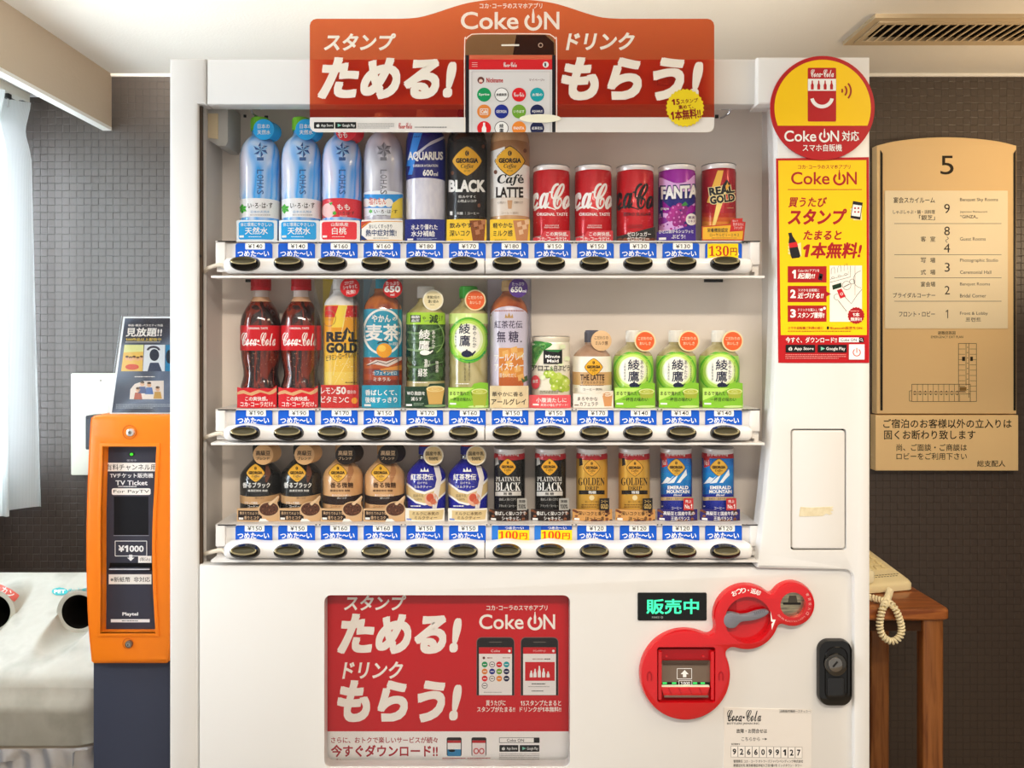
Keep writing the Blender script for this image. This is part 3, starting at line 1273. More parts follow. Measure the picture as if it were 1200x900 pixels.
# coin slot
m = MB()
MET = noisy('brushed_slot_steel', ['#8d8676', '#c3b998'], (40, 40, 400), 0.3, 2, metal=0.9)
m.slab(on(circ(928.2, 708, 15.4, 30), -0.006), -0.008, -0.002, MET)
m.slab(on(rr(917.5, 706.0, 938.5, 708.6, 1), -0.008), -0.0085, -0.007, DARK)
m.slab(on([(925, 698), (933, 698), (934.5, 706), (923.5, 706)], -0.008), -0.0088, -0.0075, ink('#5d574c', 0.3, 0.8))
put(m, 'coin_slot', coin, 'round steel coin slot')
# note inlet
m = MB()
m.slab(on(rr(768, 755.5, 839, 823.5, 4), 0.0), -0.0035, -0.001, REDD)
m.slab(on([(771.5, 760), (833.5, 760), (832, 777), (773, 777)], -0.006), -0.0075, -0.003, REDD, 0.001)
m.slab(on(rr(770.5, 762, 775, 819, 1), -0.008), -0.0135, -0.003, REDP, 0.0015)
m.slab(on(rr(832, 762, 836.5, 819, 1), -0.008), -0.0135, -0.003, REDP, 0.0015)
m.slab(on(rr(774, 774, 833, 800, 1.0), -0.007), -0.0085, -0.003, ink('#7b6a5c', 0.25, 0.2), 0.001)
m.slab(on([(775, 774), (831, 774), (829, 779), (777, 779)], -0.009), -0.0105, -0.007, ink('#4c3d34', 0.3), 0.001)
m.slab(on([(774, 804.5), (832, 804.5), (828, 817), (778, 817)], -0.011), -0.0135, -0.003, REDP, 0.002)
for q in range(4):
    x = 783 + q * 12
    m.slab(on([(x, 806), (x + 0.8, 806), (x + 4, 813), (x + 3.2, 813)], -0.0135), -0.0142, -0.013, REDD)
m.slab(on(rr(778, 814.5, 830, 817, 1), -0.013), -0.0152, -0.011, ink('#8b6a60', 0.2, 0.5), 0.0008)
m.slab(on(rr(773.5, 803, 831, 804.6, 0.5), -0.011), -0.0125, -0.009, ink('#e8e4c8', 0.3))
m.slab(on([(774, 799), (832, 799), (832, 803), (774, 803)], -0.0075), -0.0088, -0.006, ink('#0d1a10', 0.2))
a = Art()
a.frame(793.5, 783.5, 810.5, 795.5, 0.7, WT)
a.poly([(802.3, 785), (807, 790), (804.3, 790), (804.3, 793.5), (800.2, 793.5), (800.2, 790), (797.6, 790)], WT)
for q in (776.5, 787.5, 812, 821):
    a.rect(q, 799.6, q + 5, 801.4, glow('#30e060', 1.2))
a.up(8)
a.frame(795.5, 797, 810.5, 804, 0.6, WT)
a.text('1000', 797.5, 798.3, 808.5, 802.6, WT, 0.01)
a.into(m, flatmap(-0.0089))
put(m, 'note_inlet', coin, 'note inlet with a white arrow and green lights')
for q in (761, 845):
    m = MB()
    m.slab(on(smooth([(q - 3, 797), (q - 3, 790), (q, 786.5), (q + 3, 790), (q + 3, 797), (q + 1.6, 797), (q + 1.6, 790.5), (q, 788.3), (q - 1.6, 790.5), (q - 1.6, 797)], 2, True), -0.0166), -0.0172, -0.016, REDD)
    put(m, 'grip_mark', coin)
m = MB()
for q in range(2):
    m.slab(on(circ(781 + q * 43, 769, 1.5, 12), -0.0078), -0.0088, -0.007, REDP)
put(m, 'screw_boss', coin)

# door lock
m = MB()
BLK = ink('#060606', 0.12, 0, 0.9)
m.slab(on(rr(958.5, 749.5, 998.5, 827, 13, 8), -0.009), -0.013, -0.003, BLK, 0.005)
m.slab(on(rr(966.5, 758, 993.5, 822, 11, 8), -0.013), -0.0165, -0.012, ink('#0b0b0b', 0.15, 0.0, 0.4), 0.003)
lock = put(m, 'door_lock', vm, 'glossy black lock')
m = MB()
CHR = ink('#55534f', 0.14, 0.9)
c = circ(979, 778.5, 13.2, 36)
m.slab(on(c, -0.016), -0.021, -0.015, CHR, 0.003)
m.slab(on(circ(979, 778.5, 8.6, 30), -0.021), -0.0235, -0.02, ink('#8a8783', 0.15, 0.95), 0.0015)
m.slab(on([(975.4, 780.8), (980.8, 774.5), (982.4, 776), (977, 782.2)], -0.0235), -0.0238, -0.0225, DARK)
put(m, 'key_cylinder', lock, 'round steel key cylinder')
m = MB()
m.slab(on(rr(969.5, 793.5, 989.5, 816.5, 3, 5), -0.0165), -0.019, -0.015, ink('#2a2a2b', 0.2, 0.5, 0.6), 0.002)
put(m, 'handle', lock)

# ------------------------------------------------------------------ posters and stickers on the machine
KR = '#c0141e'


def apple(a, x, y, r, col):
    a.circ(x - r * 0.28, y + r * 0.1, r * 0.66, col, r * 0.8)
    a.circ(x + r * 0.28, y + r * 0.1, r * 0.66, col, r * 0.8)
    a.poly([(x + r * 0.0, y - r * 0.75), (x + r * 0.4, y - r * 1.25), (x + r * 0.45, y - r * 0.95), (x + r * 0.1, y - r * 0.7)], col)


def badge(a, x0, y0, x1, y1, word, kindred):
    a.rr(x0, y0, x1, y1, 0.8, ink('#141416'))
    a.up()
    h = y1 - y0
    if kindred == 'apple':
        apple(a, x0 + h * 0.6, (y0 + y1) / 2 + 0.3, h * 0.26, WT)
    else:
        a.poly([(x0 + h * 0.4, y0 + h * 0.25), (x0 + h * 0.95, y0 + h * 0.5), (x0 + h * 0.4, y0 + h * 0.75)], ink('#7fc8b0'))
    a.text(word, x0 + h * 1.1, y0 + h * 0.3, x1 - h * 0.2, y0 + h * (0.8 if kindred == 'apple' else 0.82), WT, 0.008)


# top banner: a translucent printed sheet that stands up above the machine
sign = thing('promotion_sign', (PX(600, 0), -0.004, PZ(155, -0.006)), 'wide red banner sign with white slogans and a phone picture topping the vending machine', 'sign')
YS = -0.0085
FR = film('#a00a16', '#ff8c52', 0.6)
FW = film('#f6f1ea', '#fff2dc', 0.14)
FK = film('#17120f', '#d09a68', 0.5)
FK2 = film('#17120f', '#8e5a44', 0.5)
edge = [(371, 22)] + smooth([(468, 22), (490, 20.5), (510, 15.2), (530, 8.6), (548, 3.6), (570, 0.2), (597, -1.2), (624, 0.2), (648, 3.6), (666, 8.6), (686, 15.2), (706, 20.5), (728, 22)], 3) + [(829, 22)]
full = edge + [(829 + 8 * math.sin(math.radians(t)), 30 - 8 * math.cos(math.radians(t))) for t in (30, 60, 90)] + [(837, 147)] + [(829 + 8 * math.cos(math.radians(t)), 147 + 8 * math.sin(math.radians(t))) for t in (30, 60, 90)] + [(371, 155)] + [(371 - 8 * math.sin(math.radians(t)), 147 + 8 * math.cos(math.radians(t))) for t in (30, 60, 90)] + [(363, 30)] + [(371 - 8 * math.cos(math.radians(t)), 30 - 8 * math.sin(math.radians(t))) for t in (30, 60)]


def cut(regions_pts, y_lo=None, y_hi=None, x_lo=None, x_hi=None):
    p = regions_pts
    if y_lo is not None:
        p = halfplane(p, 1, y_lo, False)
    if y_hi is not None:
        p = halfplane(p, 1, y_hi, True)
    if x_lo is not None:
        p = halfplane(p, 0, x_lo, False)
    if x_hi is not None:
        p = halfplane(p, 0, x_hi, True)
    return p


# the sheet is cut into abutting fields of ink so that each lets the light behind it through
m = MB()


def sheet(poly, mat):
    ts = tessellate_polygon([[Vector((p[0], p[1], 0)) for p in poly]])
    vs = [(PX(p[0], YS), YS, PZ(p[1], YS)) for p in poly]
    fs = []
    for t in ts:
        a, b, c = (poly[i] for i in t)
        s = (b[0] - a[0]) * (c[1] - a[1]) - (c[0] - a[0]) * (b[1] - a[1])
        fs.append(tuple(t) if s < 0 else tuple(t)[::-1])
    m.add(vs, fs, mat)


PHX0, PHX1, PHY = 545.5, 651, 40.5
sheet(cut(full, y_hi=PHY), FR)
sheet(cut(full, y_lo=PHY, y_hi=137.5, x_hi=PHX0), FR)
sheet(cut(full, y_lo=PHY, y_hi=137.5, x_lo=PHX1), FR)
sheet(cut(full, y_lo=137.5, x_hi=PHX0), FW)
sheet(cut(full, y_lo=137.5, x_lo=PHX1), FW)
ph = rr(PHX0, PHY, PHX1, 190, 13, 6)
ph = halfplane(ph, 1, 155, True)
sheet(halfplane(ph, 1, 64.5, True), FK)
scr = (549.7, 647)
sheet([(PHX0, 64.5), (scr[0], 64.5), (scr[0], 155), (PHX0, 155)], ink('#16151a'))
sheet([(scr[1], 64.5), (PHX1, 64.5), (PHX1, 155), (scr[1], 155)], ink('#16151a'))
sheet([(scr[0], 64.5), (scr[1], 64.5), (scr[1], 69.6), (scr[0], 69.6)], film('#d8402a', '#ffb080', 0.4))
sheet([(scr[0], 69.6), (scr[1], 69.6), (scr[1], 81.6), (scr[0], 81.6)], ink('#d81c24'))
sheet([(scr[0], 81.6), (scr[1], 81.6), (scr[1], 155), (scr[0], 155)], film('#ece9e6', '#ffffff', 0.15))
for corner in (0, 1):
    s = 1 if corner == 0 else -1
    cx = PHX0 if corner == 0 else PHX1
    arcp = [(cx, PHY), (cx + s * 13, PHY)] + [(cx + s * (13 - 13 * math.sin(math.radians(t))), PHY + 13 - 13 * math.cos(math.radians(t))) for t in (18, 36, 54, 72)] + [(cx, PHY + 13)]
    sheet(arcp, FR)
sheet_obj = put(m, 'banner_sheet', sign)
a = Art()
a.clip = 155
a.poly([(PHX1 - 46, 41), (PHX1 - 12, 41), (PHX1 - 2, 50), (PHX1 - 1.5, 64.4), (PHX1 - 50, 64.4)], FK2)
CRM = film('#fdf4e4', '#fff6e0', 0.12)
a.up()
a.line(smooth([(544.5, 155), (544.5, 53), (546.5, 45.5), (551, 41.5), (558, 39.8), (598, 39.6), (639, 39.8), (646, 41.5), (650.5, 45.5), (652.2, 53), (652.2, 155)], 4), 1.1, CRM)
a.rr(587.5, 52, 608.5, 54, 0.8, CRM)
a.arc(633.5, 53, 2.4, 0.9, 0, 360, ink('#c8a890'), 16)
a.text('スタンプ', 379.5, 39, 464, 59.5, CRM, 0.034, 0.2, res=3)
a.text('ためる!', 372, 67, 535, 116.5, CRM, 0.055, 0.2, res=4)
a.text('ドリンク', 663, 38, 744, 59, CRM, 0.034, 0.2, res=3)
a.text('もらう!', 657.5, 67, 824, 118, CRM, 0.055, 0.2, res=4)
a.text('コカ･コーラのスマホアプリ', 562, 3.6, 635.5, 10, CRM, 0.016)
a.cokeon(540, 10.5, 655.5, 34.5, CRM, 0.016)
for q in (0, 2.2, 4.4):
    a.rect(553, 73.2 + q, 559.5, 73.8 + q, ink('#f0c0b8'))
a.script(590, 73, 605.5, 78.6, WT, 0.03)
a.circ(639.5, 75.8, 3.5, WT)
a.rect(638, 73.8, 640, 77.8, INKK)
a.frame(553, 84, 645, 165, 0.5, ink('#b8b4b0'))
a.circ(563.5, 94, 4, ink('#6a3a34'))
a.up()
a.circ(563.5, 95, 2.2, ink('#f0d0c0'))
a.circ(563.5, 97.2, 1.6, ink('#d02830'), 1)
a.text('Nickname', 570, 91.2, 589.5, 96.8, ink('#c01824'), 0.02)
a.text('マイページ>', 620, 92.3, 638, 95.2, ink('#6a3030'), 0.01)
CIRCS = [('#0c9a58', 'Sprite', WT), ('w', '爽健美茶', INKK), ('#e01820', 'coke', WT), ('#12a2a8', '太陽の', WT), ('#e88a3c', 'Café', WT), ('#1c2c8c', 'GEORGIA', WT), ('#74a832', 'いろはす', WT), ('#141c50', 'AQUARIUS', WT), ('#e01820', 'bottle', WT), ('w', '綾鷹', INKK), ('#ee8a2c', 'FANTA', WT), ('#141c48', '紅茶花伝', WT)]
for i, (c, t, tcol) in enumerate(CIRCS):
    x, y = (567.3, 587.7, 608.2, 629.5)[i % 4], (111, 130.7, 150.3)[i // 4]
    a.circ(x, y, 8.2, INKK if c == 'w' else ink(c))
    a.up()
    if c == 'w':
        a.circ(x, y, 7.5, WT)
        a.up()
    if t == 'coke':
        a.script(x - 6, y - 2.6, x + 6, y + 2.4, WT, 0.03)
    elif t == 'bottle':
        a.poly([(x - 1.2, y - 6.5), (x + 1.2, y - 6.5), (x + 1.2, y - 3), (x + 2.6, y), (x + 2.6, y + 6), (x - 2.6, y + 6), (x - 2.6, y), (x - 1.2, y - 3)], WT)
    elif t == 'Café':
        a.frame(x - 4.5, y - 3, x + 4.5, y + 3.6, 0.6, WT)
        a.text(t, x - 3.6, y - 2, x + 3.6, y + 2.4, WT, 0.02)
    elif t == '綾鷹':
        a.vtext(t, x, y - 5.5, y + 5.5, 5, tcol, 0.01)
    else:
        a.text(t, x - 6.2, y - 1.7, x + 6.2, y + 1.7, tcol, 0.016)
    a.up(-1 if c != 'w' else -2)
badge(a, 368, 143.2, 391.5, 150.8, 'App Store', 'apple')
badge(a, 392.8, 143.2, 417.5, 150.8, 'Google Play', 'g')
a.bars(419, 144, 462, 151, 4, ink('#8a8682'), 3, 0.35)
a.script(467, 144, 483, 151, ink(KR), 0.03)
a.bars(486, 148, 540, 150.4, 1, ink('#8a8682'), 4, 0.5)
mm = MB()
a.into(mm, flatmap(YS))
put(mm, 'lettering', sheet_obj)
m = MB()
star = []
for k in range(56):
    r = 22.6 if k % 2 else 21.0
    star.append((802.6 + r * math.cos(2 * math.pi * k / 56), 126.6 + r * math.sin(2 * math.pi * k / 56)))
m.slab(on(star, YS - 0.001), YS - 0.0022, YS - 0.0018, ink('#f0d41c'))
a = Art()
dr = ink('#8a1a14')
a.text('15', 787, 116, 796.5, 123, dr, 0.03, rot=-5)
a.text('スタンプ', 797.5, 115.6, 818, 120.8, dr, 0.02, rot=-5)
a.text('集めて、', 795, 122.6, 812.5, 127.6, dr, 0.02, rot=-5)
a.text('1本無料!!', 786, 128, 821, 140, dr, 0.035, rot=-5)
a.into(m, flatmap(YS - 0.0022))
put(m, 'starburst_sticker', sign, 'yellow round sticker with a serrated edge')
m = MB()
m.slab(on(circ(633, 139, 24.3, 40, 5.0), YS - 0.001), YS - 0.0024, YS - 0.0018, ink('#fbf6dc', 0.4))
put(m, 'cream_oval', sign, 'blank cream oval on the phone picture')  # opaque cream oval laid over the phone picture
m = MB()
for q in (430, 770):
    m.box(PX(q, 0), PX(q + 12, 0), YS + 0.0003, 0.0008, PZ(100, 0), PZ(92, 0), clear('mount_tape', body='#d8d8d8', bodyf=0.4))
put(m, 'mount', sign)

# round card in the upper right corner
rd = thing('round_card', (PX(964, -0.014), -0.0135, PZ(186, -0.014)), 'round yellow and red card with a smiling machine symbol above the yellow poster', 'card')
m = MB()
YR = -0.0155
m.slab(on(circ(964, 126.5, 61, 72), YR), YR, -0.0125, ink('#b8141c'))
a = Art()
yc = [p for p in circ(964, 126.5, 56.5, 72)]
a.poly(halfplane(yc, 1, 147.3, True), ink('#fbcb06'))
a.up()
a.rr(946.5, 79.5, 979.8, 142.5, 1.5, ink('#b8141c'))
a.up()
a.script(950, 81.5, 977, 90.5, WT, 0.03)
a.rect(946.7, 92.5, 979.6, 106.5, WT)
a.up()
for k in range(4):
    x = 951.8 + k * 7.5
    a.poly([(x - 0.7, 94.5), (x + 0.7, 94.5), (x + 0.8, 97.5), (x + 1.8, 100), (x + 1.6, 105), (x - 1.6, 105), (x - 1.8, 100), (x - 0.8, 97.5)], ink('#b8141c'))
a.arc(963.2, 113, 12, 4.2, 12, 168, WT, 20)
for r in (3, 8, 13):
    a.arc(984, 106.5, r, 1.9, -42, 42, ink('#9c1418'), 10)
a.cokeon(919, 151, 983, 166, WT, 0.014)
a.text('対応', 986.5, 153.5, 1006.5, 165.5, WT, 0.018, res=3)
a.text('スマホ自販機', 940.5, 169, 986.5, 177.5, WT, 0.014)
a.into(m, flatmap(YR))
put(m, 'card_face', rd)

# yellow poster below it
yp = thing('poster', (PX(965, -0.013), -0.0125, PZ(425, -0.013)), 'yellow and red poster with Japanese slogans stuck to the white column of the machine', 'poster')
m = MB()
YP = -0.0132
m.slab(on([(909.5, 185.6), (1018.3, 184.2), (1018.6, 425.2), (912.3, 425.2)], YP), YP, -0.0121, ink('#b8141c'))
a = Art()
a.poly([(912, 188.2), (1015.2, 187.6), (1015.8, 392.6), (915, 392.6)], ink('#fbcb06'))
a.up()
DR = ink('#a8141c')
a.text('コカ･コーラのスマホアプリ', 935, 193, 996.5, 198, DR, 0.014)
a.cokeon(927, 199, 1004, 216.3, DR, 0.012)
a.rect(923, 221.7, 1010, 222.5, DR)
a.text('買うたび', 923.5, 231, 969, 243, DR, 0.026, 0.2)
a.text('スタンプ', 923, 244.5, 992.5, 263.5, DR, 0.04, 0.2, res=3)
a.text('たまると', 941, 270, 986.5, 281.3, DR, 0.034, 0.2)
a.text('1本無料!', 941, 284, 1010, 303, DR, 0.034, 0.2, res=3)


def hand(a, x, y, s):
    sk = ink('#f6dca6')
    for k in range(4):
        a.rr(x - 6.5 * s, y - 6 * s + k * 3.2 * s, x - 2 * s, y - 3.4 * s + k * 3.2 * s, 1.2 * s, sk)
    a.poly([(x + 2 * s, y - 4 * s), (x + 6.5 * s, y - 6 * s), (x + 7 * s, y + 8 * s), (x - 3 * s, y + 8 * s), (x - 3 * s, y + 4 * s)], sk)


hand(a, 1003, 250, 1.0)
a.up()
a.poly([(999.5, 235.5), (1011, 237.5), (1008, 257.5), (996.5, 255.5)], INKK)
a.up()
a.poly([(999.6, 239.5), (1009.6, 241), (1007.6, 254.2), (997.6, 252.6)], WT)
a.up()
for k in range(4):
    a.circ(1001.8 + (k % 2) * 4, 244 + (k // 2) * 4.4, 1.1, DR)
a.up(-3)
hand(a, 931, 291, 1.15)
a.up()
bot = [(923.5, 273), (927.5, 272.5), (929, 277), (933, 283), (935.5, 291), (938, 300), (936.5, 302), (928, 303), (926.6, 300), (925, 292), (924, 284), (924.8, 278)]
a.poly(bot, INKK)
a.up()
a.poly([(924.2, 285.2), (933.6, 283.4), (935.2, 289), (924.8, 290.6)], ink('#d02028'))
for k, (n_, s1, s2) in enumerate((('1', 'Coke ON アプリを', '起動!!'), ('2', 'スマホを自販機に', '近づける!!'), ('3', 'ドリンクを購入して', 'スタンプ獲得!!'))):
    y = 312 + k * 23
    a.rect(923, y, 968.5, y + 19, DR)
    a.up()
    a.text(n_, 926 if k else 928, y + 4.3, 932.5, y + 14.3, WT, 0.04)
    a.text(s1, 935, y + 3.4, 960 + (k == 2), y + 6.8, WT, 0.004)
    a.text(s2, 934.5, y + 8, (955, 965, 966)[k], y + 14.8, WT, 0.024, 0.15)
    if k == 0:
        a.poly([(960, 320), (964.5, 321.5), (963, 329), (958.5, 327.5)], INKK)
        a.circ(961.5, 324.8, 1.6, ink('#e83030'))
    if k == 2:
        a.circ(962.5, 363, 1.7, WT)
        a.circ(966, 361.3, 1.7, WT)
    a.up(-1)
a.poly([(968.4, 341.5), (974, 344.5), (968.4, 347.5)], DR)
a.rect(972.2, 311.2, 1010, 377, ink('#f2ebe0'))
a.up()
LN = ink('#4a4440')
a.line([(972.5, 331), (996.5, 324.5), (996.5, 311.5)], 0.5, LN)
a.line([(972.5, 327.5), (994, 321.5), (994, 318)], 0.4, LN)
a.line([(1001.8, 311.5), (1001.8, 346)], 0.4, LN)
for k in range(3):
    x, y = 976 + 7.5 * k, 325.5 - 2 * k
    a.arc(x, y, 1.7, 0.4, 0, 360, LN, 10, 1.1)
    a.line([(x - 2, y - 4), (x - 2, y - 9), (x - 0.8, y - 12)], 0.4, LN)
    a.line([(x + 2, y - 5), (x + 2, y - 10), (x + 0.8, y - 13)], 0.4, LN)
a.arc(1010, 327.5, 10, 0.5, 95, 262, LN, 14)
a.poly([(975, 334.5), (985.5, 331.3), (986.3, 336.5), (975.8, 339.7)], ink('#12301c'))
a.arc(992, 334.5, 5, 0.5, 0, 360, LN, 16)
a.arc(998.5, 330, 3, 0.5, 0, 360, LN, 12)
a.line([(988.5, 336.5), (995.5, 332.8)], 0.9, LN)
a.line([(982, 352), (992, 365)], 0.6, LN)
a.line([(990, 348), (997.5, 356), (1004, 346), (1010, 339)], 0.6, LN)
a.arc(980.5, 348, 3.4, 0.5, 60, 300, LN, 10)
a.up()
a.poly([(980.5, 340), (986, 338.2), (991, 347.5), (984.5, 350)], ink('#c8202a'))
a.up()
a.arc(986, 344.5, 1.4, 0.5, 0, 360, WT, 10)
sb = [(1003 + (10 if k % 2 else 9.2) * math.cos(2 * math.pi * k / 36), 369.7 + (10 if k % 2 else 9.2) * math.sin(2 * math.pi * k / 36)) for k in range(36)]
a.poly(sb, DR)
a.up()
a.bars(996.5, 363.6, 1009, 365.4, 1, ink('#e8a8a0'), 9)
a.text('1本', 999, 366.3, 1007, 371, WT, 0.03)
a.text('無料!!', 996.5, 371.8, 1009.5, 376.3, WT, 0.02)
a.text('スマホ自販機ご利用の前に', 923, 382.5, 964.5, 386, DR, 0.008)
a.circ(970, 384.2, 1.4, INKK, 1.9)
a.text('Bluetooth設定をON', 973, 382.5, 1010, 386, DR, 0.008)
a.bars(923, 386.9, 1010, 389.2, 1, ink('#b86a1c'), 5, 0.45)
a.text('今すぐ、ダウンロード!!', 920.5, 395, 980.5, 401.8, WT, 0.018)
a.rect(982.8, 395.5, 1012, 401, WT)
a.up()
a.text('Coke ON', 985, 396.5, 1003.5, 400, INKK, 0.01)
a.rect(1006.3, 395.5, 1012, 401, INKK)
a.up()
a.arc(1008.8, 397.8, 1.3, 0.5, 0, 360, WT, 10)
a.line([(1009.7, 398.8), (1011, 400.2)], 0.6, WT)
badge(a, 920.5, 404, 955, 413, 'App Store', 'apple')
badge(a, 958, 404, 992, 413, 'Google Play', 'g')
a.bars(920, 414.6, 991, 421, 3, ink('#e08a84'), 6, 0.4)
a.rect(994.5, 403.5, 1012.7, 421.3, WT)
a.up()
a.power(1003.6, 413, 4.2, 1.0, ink('#c8202a'))
a.into(m, flatmap(YP), off=0.0001)
put(m, 'poster_face', yp)

# poster behind the window of the lower panel
lpst = thing('poster', (PX(524, 0.02), 0.0285, PZ(900, 0.02)), 'red poster with two phone pictures behind the window of the lower machine panel', 'poster')
m = MB()
YL = 0.0262
sc = (D + YL) / D


def lmap(px, py, o):        # measured at the front plane, printed on the sheet that lies deeper
    return (PX(px, YL), YL - o, PZ(py, YL))


m.slab(on(rr(376, 694, 672, 903, 6), YL), YL, 0.0285, WT)
a = Art()
REDL = ink('#d0141e', 0.35)
a.rect(376.5, 694.5, 671.5, 857, REDL)
a.up()
CR = ink('#fffaf0')
a.text('スタンプ', 403, 697.5, 476, 715.5, CR, 0.03, 0.2, res=3)
a.text('ためる!', 395, 719, 541, 766.5, CR, 0.055, 0.2, res=4)
a.text('ドリンク', 401, 775, 472.5, 795.5, CR, 0.03, 0.2, res=3)
a.text('もらう!', 395, 797, 541, 846.5, CR, 0.055, 0.2, res=4)
a.text('コカ･コーラのスマホアプリ', 570, 709, 641.5, 715.3, CR, 0.014)
a.cokeon(561.5, 717, 650.5, 737.3, CR, 0.014)
for k, (x0, x1) in enumerate(((558.3, 603), (610, 654.5))):
    p = rr(x0, 746.5, x1, 830, 6, 5)
    a.poly(halfplane(p, 1, 815, True), ink('#7a5a58'))
    a.up()
    p = rr(x0 + 0.8, 747.4, x1 - 0.8, 830, 5.4, 5)
    a.poly(halfplane(p, 1, 814.6, True), ink('#1a1516'))
    a.up()
    a.rect(x0 + 15, 752, x1 - 15, 752.9, ink('#6a6058'))
    a.rect(x0 + 3, 758.5, x1 - 3, 814.4, ink('#f2eeea'))
    a.up()
    a.rect(x0 + 3, 758.5, x1 - 3, 766, ink('#d0141e'))
    a.up()
    a.text('Coke' if k == 0 else 'ドリンクチケット', x0 + 15 + 2 * (k == 0), 761.3, x1 - 15 - 2 * (k == 0), 764, WT)
    a.circ(x1 - 6, 762.7, 1.5, WT)
    if k == 0:
        a.circ(567, 770.8, 1.5, ink('#6a3a34'))
        a.bars(571, 769.8, 577, 771.8, 1, ink('#8a2a2a'), 2)
        a.bars(589, 769.8, 598, 771.6, 1, ink('#b89a94'), 2)
        cs = [c for c, _, _ in CIRCS] + ['w']
        for i, c in enumerate(cs):
            x, y = (568, 576.7, 585, 593.5)[i % 4], (778.5, 786.7, 795, 803.3)[i // 4]
            if c == 'w':
                a.arc(x, y, 3.1, 0.6, 0, 360, INKK, 16)
                a.rect(x - 1.8, y - 0.4, x + 1.8, y + 0.4, INKK)
            else:
                a.circ(x, y, 3.4, ink(c))
                a.up()
                a.rect(x - 2, y - 0.4, x + 2, y + 0.5, WT)
                a.up(-1)
        a.bars(567, 810.3, 597, 811.8, 1, ink('#a8a4a0'), 3)
    else:
        a.bars(624, 771, 637, 773.2, 1, ink('#b89a94'), 2)
        a.bars(638, 771, 648, 773.2, 1, ink('#4a3a3a'), 3)
        a.rect(615.3, 775.6, 650, 797.6, ink('#d0141e'))
        a.up()
        for q, (bx, bh) in enumerate(((622.5, 8), (627, 10), (632, 13.5), (637, 10.5), (642.3, 7))):
            a.poly([(bx - 0.7, 793.6 - bh), (bx + 0.7, 793.6 - bh), (bx + 1, 793.6 - bh * 0.7), (bx + 1.8, 793.6 - bh * 0.5), (bx + 1.8, 793.6), (bx - 1.8, 793.6), (bx - 1.8, 793.6 - bh * 0.5), (bx - 1, 793.6 - bh * 0.7)], WT)
        a.bars(623, 800.2, 642, 802.2, 1, ink('#3a3434'), 5)
        a.bars(619, 803.6, 646, 805.2, 1, ink('#a8a4a0'), 6)
        a.bars(623, 808.6, 642, 810.4, 1, ink('#3a3434'), 7)
        a.up(-1)
    a.up(-4)
a.text('買うたびに', 569.5, 820.5, 592.5, 827, CR, 0.016)
a.text('スタンプがたまる!!', 559, 828, 603.5, 834.3, CR, 0.016)
a.text('15スタンプたまると', 610, 820.5, 657.5, 827, CR, 0.016)
a.text('ドリンクが1本無料!!', 609, 828, 657.5, 834.3, CR, 0.016)
a.rect(376.5, 857, 671.5, 902.5, ink('#fbf8f4'))
a.up()
RL = ink('#b0182a')
a.text('さらに、おトクで楽しいサービスが続々', 388, 863.5, 513, 870.8, RL, 0.014)
a.text('今すぐダウンロード!!', 388, 872.8, 513, 887, RL, 0.026)
a.script(386, 889, 400.5, 894, RL, 0.02)
a.bars(402, 891.5, 457, 893.6, 1, ink('#8a8480'), 7)
for k, x0 in enumerate((523.5, 552.5)):
    a.rr(x0, 864, x0 + 17.5, 886, 2, ink('#1a1516'))
    a.up()
    a.rect(x0 + 1, 867.5, x0 + 16.5, 885.8, WT if k == 0 else ink('#f0e4e2'))
    a.up()
    a.rect(x0 + 1, 867.5, x0 + 16.5, 870.5, ink('#c02028'))
    if k == 0:
        a.rect(x0 + 1, 878, x0 + 16.5, 885.8, ink('#2f86b8'))
        a.circ(x0 + 6, 879.5, 4, ink('#e8eef2'), 1.6)
    else:
        for q in (5.5, 12):
            a.arc(x0 + q, 880, 2.6, 1.2, 0, 360, ink('#c02028'), 14, 3)
    a.up(-2)
    a.bars(x0 - 5, 887.3, x0 + 22, 891.5, 2, ink('#c05a58'), 4, 0.5)
a.frame(585.2, 864.5, 632, 870.2, 0.5, INKK)
a.text('Coke ON', 594, 865.7, 614, 869.2, INKK, 0.008)
a.rect(625.5, 864.5, 632, 870.2, INKK)
badge(a, 585.2, 873, 607.5, 880.8, 'App Store', 'apple')
badge(a, 609, 873, 632, 880.8, 'Google Play', 'g')
a.bars(585, 882.5, 632, 892.5, 5, ink('#a8a29e'), 8, 0.4)
a.into(m, lmap, off=0.0001)
put(m, 'poster_face', lpst)

# service sticker
st = thing('service_sticker', (PX(900, -0.003), -0.003, PZ(920, -0.003)), 'pale service sticker with a black script logo and ten digits below the coin panel', 'sticker')
m = MB()
YV = -0.0042
m.slab(on([(848.5, 829.5), (951, 831.8), (950.5, 960), (847.5, 960)], YV), YV, -0.0028, ink('#e3dbd2', 0.45))
a = Art()
a.script(852, 832, 892, 845.5, INKK, 0.024)
a.line(smooth([(853, 844.6), (858, 843.4), (864, 843.7), (869, 845.2)], 4), [0.4, 1.2, 1.2, 0.9] + [0.9] * 9, INKK)
a.text('BOTTLERS JAPAN INC.', 852, 846.7, 890.3, 849.6, INKK, 0.016)
a.text('故障・お問合せは', 863, 854, 898.8, 859.2, INKK, 0.012)
a.text('こちらから', 869, 863.8, 890.5, 868.2, INKK, 0.006)
a.line([(893, 866), (897, 866)], 0.6, INKK)
a.poly([(896.5, 864.6), (899, 866), (896.5, 867.4)], INKK)
a.text('自動販売機統一ステッカー', 914.5, 831.9, 949.5, 834.9, INKK, 0.004)
a.frame(913.5, 831.2, 950, 835.6, 0.25, ink('#9a948c'))
a.text('販売機番号', 857, 870.8, 867, 873.2, INKK)
